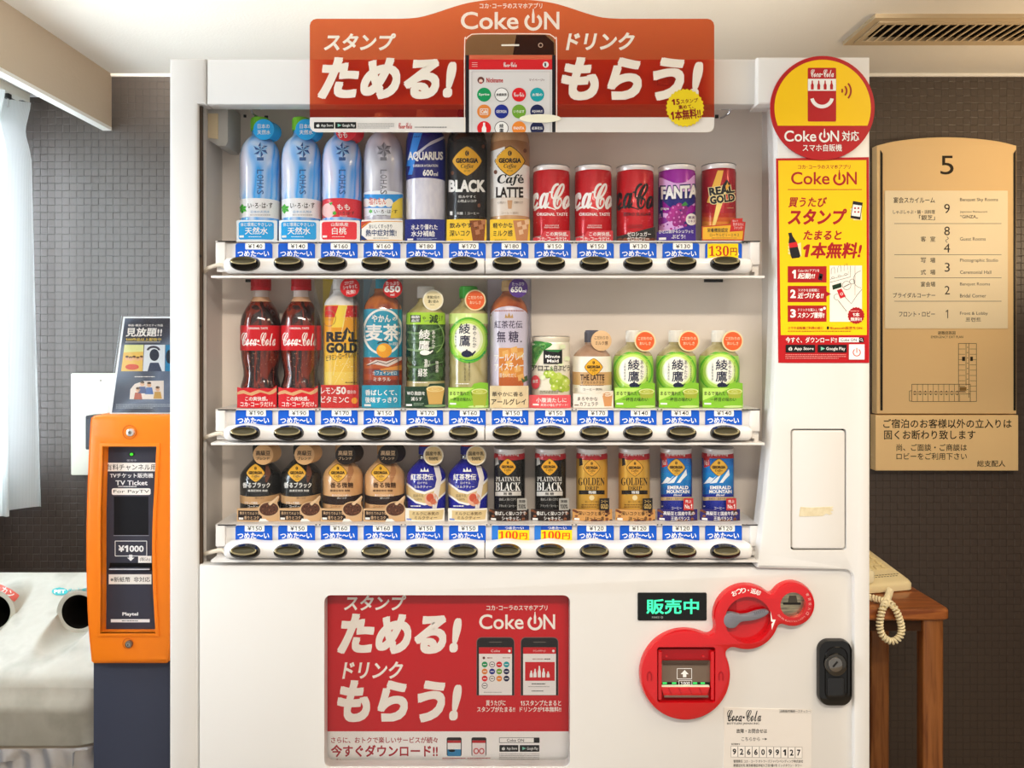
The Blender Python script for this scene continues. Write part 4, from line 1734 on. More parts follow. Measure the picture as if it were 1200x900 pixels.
for k, dgt in enumerate('9266099127'):
    x = 856.5 + k * 8.38
    a.rect(x, 874.3 + k * 0.12, x + 8.0, 887 + k * 0.15, ink('#efe8e0'))
    a.up()
    a.frame(x, 874.3 + k * 0.12, x + 8.0, 887 + k * 0.15, 0.3, ink('#6a645e'))
    a.text(dgt, x + 2.0, 877.2 + k * 0.13, x + 6.2, 884.3 + k * 0.15, INKK, 0.03)
    a.up(-1)
a.text('管理責任 コカ・コーラ ボトラーズジャパンベンディング株式会社', 859.5, 890.3, 941, 893.8, ink('#3a3632'), 0.004)
a.text('郵便送付先 東京都港区赤坂九丁目7番1号 ミッドタウン・タワー', 859.5, 895.2, 939.5, 898.6, ink('#3a3632'), 0.004)
a.into(m, flatmap(YV))
put(m, 'sticker_face', st)

# strip of masking tape on the hatch
tp = thing('tape_strip', (PX(956, -0.011), -0.0112, PZ(605, -0.011)), 'torn strip of yellowish masking tape stuck on the white hatch', 'tape')
m = MB()
tpz = [(938, 594), (950, 594.8), (976.5, 593.6), (974.5, 596.5), (977, 598), (973, 599.5), (975.5, 602), (972, 603.3), (968, 601.8), (964, 604.6), (936.3, 605.2), (937.2, 599)]
m.slab(on(tpz, -0.0113), -0.0117, -0.0111, noisy('masking_tape', ['#d8c9a4', '#e4d8b8'], (120, 120, 120), 0.6))
put(m, 'tape', tp)

# ------------------------------------------------------------------ sample drinks
YCEN = 0.062
ZK = (D + YCEN) / F          # metres per pixel at the axis of a sample


class Sample:
    """One sample drink standing on a shelf; shapes are given in photograph pixels and turned into real sizes at the shelf's depth."""

    def __init__(s, name, cat, group, row, cx, label, base=None):
        s.cx, s.zs, s.row = cx, ROWS[row]['z'], row
        s.xc = (cx - VX) * ZK
        s.root = thing(name, (s.xc, YCEN, s.zs + 0.0004), label, cat, group)
        s.base = base or ROWS[row]['base']
        s.rmax = 0.02

    def v(s, py, Z=None):
        z = H - (py - VY) * ((Z or (D + YCEN)) / F) - s.zs
        return max(0.0, z)

    def profile(s, pts):
        """[(py, half width px)] from the top down -> [(z, r)] from the bottom up."""
        pr = []
        for py, hw in pts:
            pr.append([s.v(py), max(0.0005, hw * ZK)])
        pr = pr[::-1]
        pr[0][0] = 0.0
        for i in range(1, len(pr)):
            if pr[i][0] <= pr[i - 1][0]:
                pr[i][0] = pr[i - 1][0] + 1e-5
        return [tuple(p) for p in pr]

    def R(s, z):
        p = s.prof
        if z <= p[0][0]:
            return p[0][1]
        for a, b in zip(p, p[1:]):
            if z <= b[0]:
                t = (z - a[0]) / max(1e-9, b[0] - a[0])
                return a[1] + t * (b[1] - a[1])
        return p[-1][1]

    def body(s, pts, mat, bands=(), art=None, name='bottle', step=(1.6, 3.0), segs=48, bottom_up=None):
        pts = sorted(pts)
        bl = sorted(bands, key=lambda q: q[0])
        prof_px = list(pts)

        def hw(py):
            for a, b in zip(pts, pts[1:]):
                if a[0] <= py <= b[0]:
                    return a[1] + (b[1] - a[1]) * (py - a[0]) / max(1e-9, b[0] - a[0])
            return pts[-1][1]
        for y0, y1, _ in bl:
            for y in (y0, y1):
                if pts[0][0] < y < pts[-1][0] and all(abs(y - p[0]) > 0.02 for p in prof_px):
                    prof_px.append((y, hw(y)))
        prof_px.sort()
        s.prof = s.profile(prof_px)
        m = MB()
        bb = []
        zs_ = [p[0] for p in s.prof]
        for i in range(len(zs_) - 1):
            pym = (prof_px[len(zs_) - 1 - i][0] + prof_px[len(zs_) - 2 - i][0]) / 2
            mm = mat
            for y0, y1, c in bl:
                if y0 - 1e-6 <= pym <= y1 + 1e-6:
                    mm = ink(c, 0.3, 0, 0.3) if isinstance(c, str) else c
            bb.append((zs_[i + 1], mm))
        m.lathe(s.prof, mat, segs, bands=bb)
        if art:
            art.into(m, s.cyl, step, 0.00012, s.off)
        s.bodyobj = m.build(name, s.root, 38)
        return s.bodyobj

    def off(s, px, py):
        u, _, r = s.hit(px, py)
        return abs(u) >= r * 0.992

    def hit(s, px, py):
        Z = D + YCEN - 0.03
        u = v = 0
        r = 0.03
        for _ in range(4):
            u = (px - VX) * Z / F - s.xc
            v = max(0.0004, H - (py - VY) * Z / F - s.zs)
            r = s.R(v)
            uu = min(abs(u), r * 0.985)
            Z = D + YCEN - math.sqrt(r * r - uu * uu)
        return u, v, r

    def cyl(s, px, py, o):
        u, v, r = s.hit(px, py)
        u = max(-r * 0.985, min(r * 0.985, u))
        d = math.sqrt(r * r - u * u)
        q = (r + o) / r
        return (u * q, -d * q, v)

    def cap(s, pts, col, cx=None, rough=0.4, name='cap', ribs=True, label=None):
        pr = s.profile(pts + [(pts[-1][0] + 0.01, pts[-1][1])])
        z0 = s.v(pts[-1][0])
        pr = [(max(z0, z) if i else z0, r) for i, (z, r) in enumerate(pr)]
        pr = [(z + 1e-5 * i, r) for i, (z, r) in enumerate(pr)]
        m = MB()
        mat = ink(col, rough, 0, 0.1) if isinstance(col, str) else col
        m.lathe(pr, mat, 40)
        if ribs:
            zt, zb = pr[-2][0] - 0.002, z0 + 0.003
            for k in range(30):
                a = 2 * math.pi * k / 30
                r = pr[len(pr) // 2][1] + 0.0001
                m.tube([(r * math.sin(a), -r * math.cos(a), zb), (r * math.sin(a), -r * math.cos(a), zt)], 0.0005, mat, 5)
        return put_local(m, name, s.root, label)

    def flat(s, y):
        """Mapping onto the plane local y (in front of the axis when negative)."""
        Z = D + YCEN + y
        return lambda px, py, o: ((px - VX) * Z / F - s.xc, y - o, H - (py - VY) * Z / F - s.zs)

    def plate(s, y, bulge):
        Z = D + YCEN + y

        def mp(px, py, o):
            u = (px - VX) * Z / F - s.xc
            return (u, y - o + bulge * (u / 0.034) ** 2, max(0.0, H - (py - VY) * Z / F - s.zs))
        return mp

    def card(s, outline, col, art=None, y=None, bulge=0.006, name='base_card', th=0.0008, label=None, step=2.5):
        """Printed card wrapped round the foot of the sample."""
        y = y if y is not None else -(s.R(0.01) + 0.0035)
        dx = 0 if (s.row == 0 and s.cx > 620) else (s.cx - VX) * 0.0165          # the card stands nearer than the axis
        mp0 = s.plate(y, bulge)
        mp = lambda px, py, o: mp0(px + dx, py, o)
        m = MB()
        a = Art()
        a.L = 0
        a.poly(outline, col if not isinstance(col, str) else ink(col))
        b = Art()
        b.L = 0
        b.poly(outline, WT)
        a.into(m, mp, (step, 0))
        mb = MB()
        b.into(mb, lambda px, py, o: tuple(q + (th if i == 1 else 0) for i, q in enumerate(mp(px, py, 0))), (step, 0))
        m.add(mb.v, [f[::-1] for f in mb.f], ink(col) if isinstance(col, str) else col)
        den = []
        for i in range(len(outline)):
            p, q = outline[i], outline[(i + 1) % len(outline)]
            n = max(1, int(abs(q[0] - p[0]) / step))
            den += [(p[0] + (q[0] - p[0]) * k / n, p[1] + (q[1] - p[1]) * k / n) for k in range(n)]
        vs = [mp(p[0], p[1], 0) for p in den] + [tuple(c + (th if i == 1 else 0) for i, c in enumerate(mp(p[0], p[1], 0))) for p in den]
        n = len(den)
        m.add(vs, [(i, (i + 1) % n, n + (i + 1) % n, n + i) for i in range(n)], ink(col) if isinstance(col, str) else col)
        if art:
            art.into(m, mp, (step, 0), 0.0001)
        return put_local(m, name, s.root, label)

    def tag(s, cx, cy, r, col, art, rim=None, y=-0.026, behind=None, label=None):
        m = MB()
        Z = D + YCEN + y

        def P(pts, yy):
            return [((a - VX) * (D + YCEN + yy) / F - s.xc, H - (b - VY) * (D + YCEN + yy) / F - s.zs) for a, b in pts]
        m.slab(P(circ(cx, cy, r, 36), y), y, y + 0.0009, ink(rim or col), 0.0002)
        if behind:
            bx, by, br, yb = behind
            m.slab(P(circ(bx, by, br, 36), yb), yb, yb + 0.0008, ink(rim or col), 0.0002)
            p0, p1 = P([(cx, cy)], y)[0], P([(bx, by)], yb)[0]
            rr_, r2 = r * Z / F, br * (D + YCEN + yb) / F
            bend = []
            for k in range(7):
                t = k / 6
                ang = [math.radians(q) for q in (-62, -40, -15, 15, 40, 62)]
                xx, zz, rad = p0[0] + (p1[0] - p0[0]) * t, p0[1] + (p1[1] - p0[1]) * t, rr_ + (r2 - rr_) * t
                bend.append([(xx + rad * math.cos(g), y + (yb - y) * t, zz + rad * math.sin(g)) for g in ang])
            m.loft(bend, ink(rim or col), caps=False)
        a = Art()
        if rim:
            a.circ(cx, cy, r - 1.6, ink(col), n=32)
        a.up()
        for it in art.items:
            a.items.append((it[0], it[1], it[2], it[3] + 2))
        a.into(m, s.flat(y), None, 0.0001)
        return put_local(m, 'round_tag', s.root, label)

    def copy(s, cx, label):
        return dup(s.root, (cx - VX) * ZK, label)


def put_local(mb, name, root, label=None):
    o = mb.build(name, root, 35)
    if label:
        o['label'] = label
    return o


def georgia(a, cx, cy, hw, hh, fill='#e9ac22', word=True):
    def dia(k):
        q = 2 / 1.32
        return [(cx + math.copysign(abs(math.cos(t)) ** q, math.cos(t)) * hw * k, cy + math.copysign(abs(math.sin(t)) ** q, math.sin(t)) * hh * k) for t in [2 * math.pi * i / 40 for i in range(40)]]
    a.poly(dia(1.06), ink('#3a2208'))
    a.up()
    a.poly(dia(1.0), ink(fill))
    a.up()
    a.circ(cx, cy - hh * 0.53, hw * 0.13, ink('#2a1608'), hh * 0.19)
    a.up()
    a.line([(cx + hw * 0.03, cy - hh * 0.7), (cx - hw * 0.03, cy - hh * 0.53), (cx + hw * 0.03, cy - hh * 0.36)], hw * 0.035, ink(fill))
    K = ink('#1c1008')
    a.text('GEORGIA', cx - hw * 0.76, cy - hh * 0.2, cx + hw * 0.76, cy + hh * 0.14, K, 0.055)
    a.text('𝑪𝒐𝒇𝒇𝒆𝒆', cx - hw * 0.42, cy + hh * 0.2, cx + hw * 0.44, cy + hh * 0.56, K, 0.0)
    a.text('EST. 1975', cx - hw * 0.2, cy + hh * 0.64, cx + hw * 0.2, cy + hh * 0.74, K, 0.01)
    a.up(-3)


def chip(a, x0, y0, x1, y1, col, ed=None):
    a.rect(x0, y0, x1, y1, ink(col))


G1, G2, G3 = 'drinks on the top shelf', 'drinks on the middle shelf', 'drinks on the bottom shelf'

# --- top shelf: two clear water bottles and a peach one
WATER = noisy('clear_water_bottle', ['#ece6f6', '#c8dcf8', '#2ca4f4', '#a4d0f8', '#f0e0f2'], (22, 22, 9), 0.12, 1.5, pos=[0.3, 0.42, 0.53, 0.63, 0.75], coat=0.6, dist=0.6)
PEACH = noisy('clear_peach_bottle', ['#efe2f4', '#c4d8f8', '#2496f0', '#c8c8f2', '#f6c4d2'], (22, 22, 9), 0.12, 1.5, pos=[0.3, 0.42, 0.53, 0.62, 0.72], coat=0.6, dist=0.6)
GREYB = noisy('silver_water_bottle', ['#e2e2ea', '#c2c2cc', '#b0b0be', '#dadae4'], (30, 30, 10), 0.15, 1.5, coat=0.6, dist=0.5)


def burst(a, cx, cy, r, cols):
    for k in range(6):
        t = math.radians(60 * k + 30)
        for s_, c in ((1, cols[0]), (-1, cols[1])):
            p = [(cx, cy), (cx + r * math.cos(t), cy + r * math.sin(t)), (cx + r * 0.62 * math.cos(t + s_ * 0.5), cy + r * 0.62 * math.sin(t + s_ * 0.5))]
            a.poly(p, ink(c))


def ilohas(cx, label, kind):
    s = Sample('water_bottle', 'bottle', G1, 0, cx, label)
    x = cx
    a = Art()
    dk = '#2a5a9c' if kind != 'grey' else '#77777f'
    burst(a, x + 0.5, 176, 9.5, ('#8fc4f0', '#1e4c94') if kind != 'grey' else ('#9a9aa4', '#6e6e78'))
    for i, ch in enumerate('I LOHAS'):
        if ch != ' ':
            yc_ = 189.5 + i * 6.0 - (3 if i == 0 else 0)
            a.text(ch, x - 2.5, yc_ - 3.9, x + 2.5, yc_ + 3.9, ink(dk), 0.014, rot=90)
    a.up()
    if kind == 'water':
        burst(a, x - 21, 245, 6, ('#5cc43c', '#2c9c34'))
        a.text('い･ろ･は･す', x - 14.5, 237.8, x + 14.5, 244.6, ink('#20201c'), 0.014)
        a.text('日本の天然水', x - 11, 247, x + 11, 250, ink('#4a9ad0'), 0.0)
        a.bars(x - 12, 251.5, x + 12, 253, 1, ink('#8a8a90'), 2)
        band = '#f1f1f3'
        pts_lab = (236.5, 258)
    elif kind == 'peach':
        a.circ(x - 16, 247, 8, ink('#f8c8c4'), 8.5)
        a.up()
        a.poly([(x - 16, 238), (x - 11, 237), (x - 13, 241)], ink('#58b048'))
        a.text('もも', x - 6, 239.5, x + 9, 246.5, WT, 0.014)
        burst(a, x - 9, 250, 2.8, ('#5cc43c', '#2c9c34'))
        a.text('い･ろ･は･す', x - 5, 248, x + 14, 252, ink('#28201c'), 0.01)
        a.bars(x - 3, 253, x + 6, 254, 1, WT, 2)
        band = '#e0303e'
        pts_lab = (236.5, 258)
    else:
        a.rect(x - 24, 228, x + 24, 244, ink('#2a94e0'))
        a.up()
        for q, w in ((-20, 7), (-12, 9), (-3, 9), (6, 7)):
            a.circ(x + q, 238, w * 0.7, WT, 5)
        a.poly([(x + 24, 231.5), (x + 18, 233), (x + 10, 239), (x + 8, 256), (x + 24, 256)], ink('#f0d44a'))
        a.up()
        a.text('塩れもん', x - 17, 231.5, x + 3, 240, ink('#d8604a'), 0.012)
        burst(a, x - 15, 248, 2.6, ('#5cc43c', '#2c9c34'))
        a.text('い･ろ･は･す', x - 11, 246, x + 16, 250.5, INKK, 0.01)
        a.bars(x - 8, 252, x + 4, 253.4, 1, ink('#777777'), 2)
        band = '#e8eef4'
        pts_lab = (228, 256)
    mat = {'water': WATER, 'peach': PEACH, 'grey': GREYB}[kind]
    body = [(154, 9.3), (158, 9.6), (160.5, 10.3), (163, 13), (166.5, 16.5), (171, 19.3), (177, 21.6), (185, 22.9), (196, 23.4), (215, 23.0), (232, 23.3), (234.5, 22.9), (258, 22.9), (262, 23.3), (281, 23.0), (284, 21)]
    if kind == 'grey':
        body = [(p[0] - 4 if p[0] < 200 else p[0], p[1]) for p in body]
    s.body(body, mat, [(pts_lab[0], pts_lab[1], band)], a, 'bottle')
    if kind == 'grey':
        s.cap([(134, 9.6), (135, 10.4), (150, 10.5)], '#f0f0f0')
    else:
        s.cap([(139.5, 9.6), (140.5, 10.5), (154.5, 10.6)], '#86d82c')
    t = Art()
    if kind == 'water':
        t.text('日本の', x - 3, 145.5, x + 11, 151, WT, 0.008)
        t.text('天然水', x - 3.5, 152.5, x + 12, 158, WT, 0.012)
        s.tag(x + 4, 152, 12.3, '#18a4e6', t, behind=(x + 13.5, 155.5, 11.3, -0.009), label='blue round tag')
    elif kind == 'peach':
        t.text('もも', x - 5, 154, x + 6, 162, WT, 0.016)
        t.text('白桃の', x - 6, 145, x + 8, 151, WT, 0.01)
        s.tag(x + 4.5, 153, 12.6, '#e2303c', t, behind=(x + 14, 157, 11.5, -0.009), label='red round tag')
    y0 = 258.5
    c = Art()
    if kind == 'grey':
        c.poly([(x - 24.8, y0 + 10), (x - 24.8, y0 + 1), (x - 12, y0 + 0.6)], ink('#c4442c'))
        c.poly([(x - 24.8, 282), (x - 24.8, 275), (x - 16, 282)], ink('#1c3c80'))
        c.line([(x - 24, 281.7), (x + 24, 281.7)], 1, ink('#e0a020'))
        c.line(smooth([(x - 24, 266), (x - 16, 261.2), (x - 4, 259.8), (x + 24, 259.4)], 4), 0.8, ink('#e0a020'))
        c.up()
        c.text('おいしくすっきり', x - 15, 263, x + 12, 268, ink('#24343c'), 0.01)
        c.text('熱中症対策!', x - 19, 269, x + 17, 277, ink('#1a3a6c'), 0.02)
        c.bars(x - 10, 278.6, x + 8, 280, 1, ink('#555555'), 2)
        s.card(rr(x - 24.2, y0 - 1, x + 24.2, 284, 1), '#f2f0ea', c)
    else:
        fill = '#1aa2e6' if kind == 'water' else '#e8303c'
        c.rr(x - 21.5, y0 + 1.5, x + 19.5, 280.8, 2.5, ink(fill))
        c.up()
        c.text('体と環境にやさしい' if kind == 'water' else '山梨県産', x - (19 if kind == 'water' else 10), 261, x + (17 if kind == 'water' else 10), 265.5, WT, 0.01)
        c.text('天然水' if kind == 'water' else '白桃', x - (13.5 if kind == 'water' else 9), 266.5, x + (13 if kind == 'water' else 8), 275, WT, 0.014)
        c.rect(x - 20.5, 276, x - 15, 278.5, WT)
        c.bars(x - 9, 277, x + 12, 278.4, 1, WT, 3)
        s.card(rr(x - 24.2, y0 - 0.5, x + 23, 282.5, 1.5), '#e9f2f8' if kind == 'water' else '#f6eeee', c)
    return s


b = ilohas(305, 'clear blue-tinted water bottle with blue round tag, leftmost on the top shelf', 'water')
b.copy(353.5, 'clear blue water bottle with blue round tag, beside the peach one')
ilohas(401, 'clear water bottle with a red peach label, partly behind the banner sign', 'peach')
ilohas(449.5, 'silver-grey water bottle with a yellow lemon label on the top shelf', 'grey')


def tall(name, cx, label, mat, bands, art, cap, cardcol, card, capcol):
    s = Sample(name, 'bottle', G1, 0, cx, label)
    body = [(141, 9.5), (145, 9.8), (147, 10.5), (150, 14.5), (154, 18.5), (159, 21.3), (166, 22.9), (175, 23.4), (255, 23.2), (258, 23), (281, 22.6), (284, 21)]
    s.body(body, mat, bands, art, 'bottle')
    s.cap([(128, 9.6), (129, 10.4), (141, 10.6)], capcol)
    if card:
        s.card(rr(cx - 23.6, 257, cx + 23.4, 284, 0.5), cardcol, card)
    return s


# blue sports drink
x = 499
a = Art()
a.poly([(x - 23, 195), (x - 16, 195), (x - 4, 156), (x - 14, 156)], ink('#2c84dc'))
a.poly([(x - 14, 186), (x + 2, 172), (x + 23, 162), (x + 23, 159), (x + 6, 166), (x - 10, 178)], ink('#c8c6d4'))
a.poly([(x - 21, 205), (x - 16, 205), (x - 12, 186), (x - 17, 192)], ink('#2c84dc'))
a.up()
a.text('AQUARIUS', x - 21, 178, x + 20, 189.5, WT, 0.04, res=3)
a.text('SUPERIOR HYDRATION', x - 15, 193, x + 14, 196, WT, 0.012)
a.text('600', x - 3.5, 199, x + 8.5, 206.5, WT, 0.034)
a.text('ml', x + 9, 202, x + 14, 206.5, WT, 0.02)
c = Art()
c.text('水よりも優れた'.replace('も', ''), x - 16, 263, x + 15, 269.5, WT, 0.014)
c.text('水分補給', x - 16, 270.5, x + 12, 277.5, WT, 0.018)
c.rect(x - 20.5, 279.6, x - 13.5, 281.6, WT)
c.bars(x - 9, 279, x + 14, 281.6, 2, ink('#a8b4dc'), 3)
tall('sports_drink_bottle', 499, 'tall white and navy blue sports drink bottle on the top shelf', noisy('milky_sports_bottle', ['#d8d6e4', '#e4e2ec'], (160, 160, 60), 0.2, 2, coat=0.5), [(141, 213.5, '#141c74')], a, None, '#1a2478', c, '#f0f0f0')


def coffee_tall(cx, label, black):
    x = cx
    a = Art()
    georgia(a, x, 189, 17, 17)
    if black:
        a.text('BLACK', x - 21.5, 211, x + 21.5, 225.5, WT, 0.05, res=3)
        a.text('飲みやすく', x - 10, 229, x + 10, 232.5, WT)
        a.text('心地よいコク', x - 11, 234, x + 11, 237.5, WT)
        a.rr(x - 20, 248, x - 17, 252.5, 0.5, WT)
        a.text('無糖 ｜コーヒー', x - 12, 248.5, x + 14, 252, WT)
        for bx, by in ((x + 14, 241), (x - 17, 203), (x + 19, 172)):
            a.circ(bx, by, 1.8, ink('#7a4a34'), 2.3)
    else:
        a.up(4)
        a.text('𝑪𝒂𝒇é', x - 14.5, 204.5, x + 16, 218, INKK, 0.012, res=3)
        a.text('LATTE', x - 16, 219.5, x + 15.5, 232, ink('#241a14'), 0.034, res=3)
        a.text('心地よい', x - 14, 236, x - 5, 239, ink('#7a6450'))
        a.text('余韻のコク', x + 5, 236, x + 15, 239, ink('#7a6450'))
        a.poly([(x - 3, 235), (x + 3, 235), (x + 2, 245), (x - 2, 245)], ink('#c89a70'))
        a.text('コーヒー飲料', x - 10, 248.5, x + 10, 251.5, ink('#a08468'))
        for bx, by in ((x + 17.5, 177), (x - 16.5, 202)):
            a.circ(bx, by, 2, ink('#7a4a34'), 2.5)
    c = Art()
    c.poly([(x - 23.6, 257.2), (x + 8, 257.2), (x + 8, 284), (x - 23.6, 284)], ink('#f2c832'))
    c.up()
    c.text('飲みやすく' if black else '軽やかな', x - 20, 261, x + (12 if black else 3), 267.5, INKK, 0.018)
    c.text('深いコク' if black else 'ミルク感', x - 20, 270, x + (4 if black else 3), 277, INKK, 0.018)
    c.bars(x - 18, 280.5, x + 2, 282, 1, ink('#6a5a20'), 3)
    gl = ink('#8a4e2c' if black else '#c88a5c', 0.2)
    c.poly([(x + 3.5, 258.5), (x + 22.5, 257.5), (x + 20.5, 283.5), (x + 7.5, 283.5)], gl)
    c.up()
    for q, (ix, iy) in enumerate(((8, 261), (14, 264), (10, 270), (17, 258))):
        c.poly([(x + ix, iy), (x + ix + 5, iy - 1.5), (x + ix + 6, iy + 4), (x + ix + 1, iy + 5.5)], ink('#b4744a' if black else '#e4bc94'))
    mat = noisy('black_coffee_bottle', ['#17130f', '#221c18'], (60, 60, 30), 0.18, 2, coat=0.5) if black else noisy('latte_bottle', ['#c99a6c', '#d6ab80'], (60, 60, 30), 0.2, 2, coat=0.5)
    bands = [(170, 256, '#1c1a1a')] if black else [(170, 197, '#a8764c'), (197, 235, '#f1ece6'), (235, 256, '#e4d6c8')]
    if not black:
        # the white field slopes down to the left
        a.L = 1
        a.poly([(x - 23, 178), (x - 6, 172), (x - 6, 198), (x - 23, 198)], ink('#f1ece6', 0.3, 0, 0.3))
    return tall('coffee_bottle', cx, label, mat, bands, a, None, '#f2c832' if True else '', c, '#151515' if black else '#efe8e0')


coffee_tall(547.3, 'tall black coffee bottle with a gold diamond badge and white BLACK lettering', True)
coffee_tall(597.5, 'tall beige coffee bottle with a gold diamond badge and café latte lettering', False)

# --- cans
LIDW = ink('#efe9e6', 0.3, 0.2)


def can(s, top, hw, bottom, mat, bands, art, lid=LIDW, name='can', tilt=0):
    pts = [(top + 0.2, hw - 1.6), (top, hw - 0.6), (top + 1.6, hw - 0.2), (top + 5.4, hw - 0.5), (top + 6.2, hw - 0.9), (top + 8.6, hw), (bottom - 3.2, hw), (bottom - 1.2, hw - 1.2), (bottom, hw - 2.2)]
    pts = [(top, hw - 0.7), (top + 1.4, hw - 0.2)] + pts[3:]
    s.body(pts, mat, [(top - 1, top + 5.6, lid)] + list(bands), art, name)
    m = MB()
    zt = s.prof[-1][0]
    r = s.prof[-1][1]
    m.lathe([(zt - 0.0032, r * 0.86), (zt + 0.0004, r * 0.965), (zt + 0.0012, r * 1.0), (zt + 0.0006, r * 1.03)], ink('#b4b4b6', 0.3, 0.8), 40)
    m.slab(circ(0, 0, 0.0065, 16), 0, 0.0008, ink('#c4c4c8', 0.3, 0.8), mp=lambda xx, yy, zz: (xx, zz * 1.3 - 0.004, zt - 0.0024 - yy))
    put_local(m, 'lid', s.root, 'pale metal lid')


COKER = ink('#c20d1a', 0.25, 0.1, 0.4)


def drops(a, x, y0, y1, hw, col, n, seed):
    rnd = random.Random(seed)
    for _ in range(n):
        a.circ(x + rnd.uniform(-hw, hw), rnd.uniform(y0, y1), rnd.uniform(0.25, 0.55), ink(col), n=8)


def cokecan(cx, label, zero):
    x = cx
    s = Sample('soft_drink_can', 'can', G1, 0, cx, label, base=283)
    a = Art()
    colr = ink('#1a0f10') if zero else WT
    drops(a, x, 207, 262, 19, '#f07a80', 40, 5)
    a.up()
    a.text('𝓸𝓬𝓪', x - 34, 226, x - 2.5, 245, colr, 0.016, res=4)
    a.rr(x - 2.5, 224.5, x + 2.5, 226.5, 0.6, colr)
    a.text('𝓒𝓸𝓵', x - 0.5, 215, x + 33, 245.5, colr, 0.016, res=4)
    a.line(smooth([(x - 20, 247.2), (x - 15, 243.4), (x - 8, 242.2), (x - 2, 243.6), (x + 5, 246)], 4), [0.8] + [2.4] * 8 + [1.8] * 4 + [1.2] * 4, colr)
    a.text('ZERO SUGAR' if zero else 'ORIGINAL TASTE', x - 17 + (3 if zero else 0), 249.5, x + 19, 253.2, colr, 0.024)
    a.text('DELICIOUS &' if not zero else '0 SUGAR', x - 7, 263.6, x + 9, 265.2, colr)
    a.text('REFRESHING', x - 8, 266, x + 9, 267.6, colr)
    can(s, 197.5, 21.6, 283.5, COKER, [(279, 284, '#d8d4d2')], a)
    c = Art()
    if zero:
        c.poly([(x - 21, 277), (x - 5, 273.5), (x + 24.2, 265.5), (x + 24.5, 284), (x - 21, 284)], ink('#26201e'))
        c.up()
        for q in range(7):
            c.circ(x - 17 + q * 6.4, 281, 3.2, ink('#8a4a2c' if q % 2 else '#6a3018'), 2.2)
        c.up()
        c.text('ゼロシュガー', x - 9, 271.8, x + 19, 277, WT, 0.014)
        c.text('ゼロカロリー', x - 9, 277.6, x + 17, 282.6, WT, 0.014)
        s.card([(x - 21, 277), (x - 5, 273.5), (x + 24.2, 265.5), (x + 24.5, 284), (x - 21, 284)], '#26201e', c, label='black and brown card')
    else:
        c.up()
        c.text('この爽快感。', x - 6, 272, x + 20, 277, WT, 0.014)
        c.text('コカ･コーラだけ。', x - 16, 277.8, x + 20, 283, WT, 0.014)
        c.L = 0
        c.up()
        s.card([(x - 21, 278.6), (x - 12, 277.5), (x - 8, 271), (x + 22.5, 270.2), (x + 22.5, 284), (x - 21, 284)], '#d23a44', c)
    return s


b = cokecan(646, 'red cola can with white script, next to the café latte bottle on the top shelf', False)
b.copy(695, 'red cola can with white script, second of the two, beside the zero sugar can')
cokecan(744, 'red cola can with black script and zero sugar lettering on the top shelf', True)

# purple grape soda
x = 793
s = Sample('soft_drink_can', 'can', G1, 0, x, 'purple grape soda can with a bunch of grapes on the top shelf', base=283)
a = Art()
PUR, NAV, LIL = ink('#7c1a8c'), ink('#1c1c78'), ink('#e0aee4')
a.poly(smooth([(x - 23, 212), (x - 18, 209), (x - 10, 212), (x, 215), (x + 12, 213), (x + 23, 206), (x + 23, 240), (x + 8, 236), (x - 23, 234)], 3, True), LIL)
a.up()
a.poly([(x - 23, 219), (x - 17, 221), (x - 16, 262), (x - 23, 268)], NAV)
a.poly([(x - 16, 226), (x + 23, 224), (x + 23, 237), (x + 12, 244), (x + 4, 250), (x - 8, 243), (x - 16, 236)], NAV)
a.poly(smooth([(x - 23, 254), (x - 14, 250), (x - 4, 254), (x + 4, 262), (x + 8, 270), (x - 22, 272)], 3, True), LIL)
a.poly(smooth([(x + 8, 262), (x + 16, 252), (x + 23, 248), (x + 23, 262), (x + 14, 268)], 3, True), NAV)
a.up()
a.poly(smooth([(x - 22, 257), (x - 14, 255), (x - 10, 260), (x - 22, 264)], 3, True), ink('#8a2a9c'))
a.text('FANTA', x - 20, 216.5, x + 26, 234.5, ink('#14145c'), 0.10, skew=-0.06, res=3)
a.up()
a.text('FANTA', x - 18.5, 218, x + 24.5, 233, WT, 0.05, skew=-0.06, res=3)
a.text('grape', x - 19, 244, x - 9, 247, WT, 0.01)
rnd = random.Random(4)
gp = [(0, 247), (6, 244), (12, 247), (-3, 253), (4, 252), (10, 253), (-5, 258), (1, 259), (7, 258), (12, 258), (2, 264), (8, 263)]
for i, (gx, gy) in enumerate(gp):
    a.circ(x + gx - 3, gy - 2, 4, ink(('#b42a8c', '#9c1c7c', '#8a1a78')[i % 3]))
a.up()
for i, (gx, gy) in enumerate(gp):
    a.circ(x + gx - 4.2, gy - 3.2, 1.1, ink('#d880c4'))
a.poly([(x + 5, 241), (x + 10, 236.5), (x + 13, 240), (x + 9, 242)], ink('#3a8a3c'))
for q in range(9):
    a.circ(x - 19 + q * 4.2, 266 + rnd.uniform(-3, 3), rnd.uniform(0.7, 1.6), ink('#b42a8c' if q % 2 else '#8a2a9c'))
a.circ(x + 17, 257.5, 6.5, WT, 7)
a.up()
a.text('果実', x + 13, 253.5, x + 21, 257, ink('#5a1a78'), 0.01)
a.text('エキス', x + 12.5, 258, x + 21.5, 261, ink('#5a1a78'), 0.01)
can(s, 197, 21.6, 283.5, ink('#9c1c9c', 0.25, 0.1, 0.4), [(279, 284, '#d8d4d2')], a)
c = Art()
c.up()
c.text('ひと口目からシュワッと', x - 20, 269.5, x + 20, 273.5, WT, 0.02)
c.text('ぶどう!', x - 6, 275, x + 10, 280, WT, 0.02)
c.rect(x - 20, 278.2, x - 12, 281, WT)
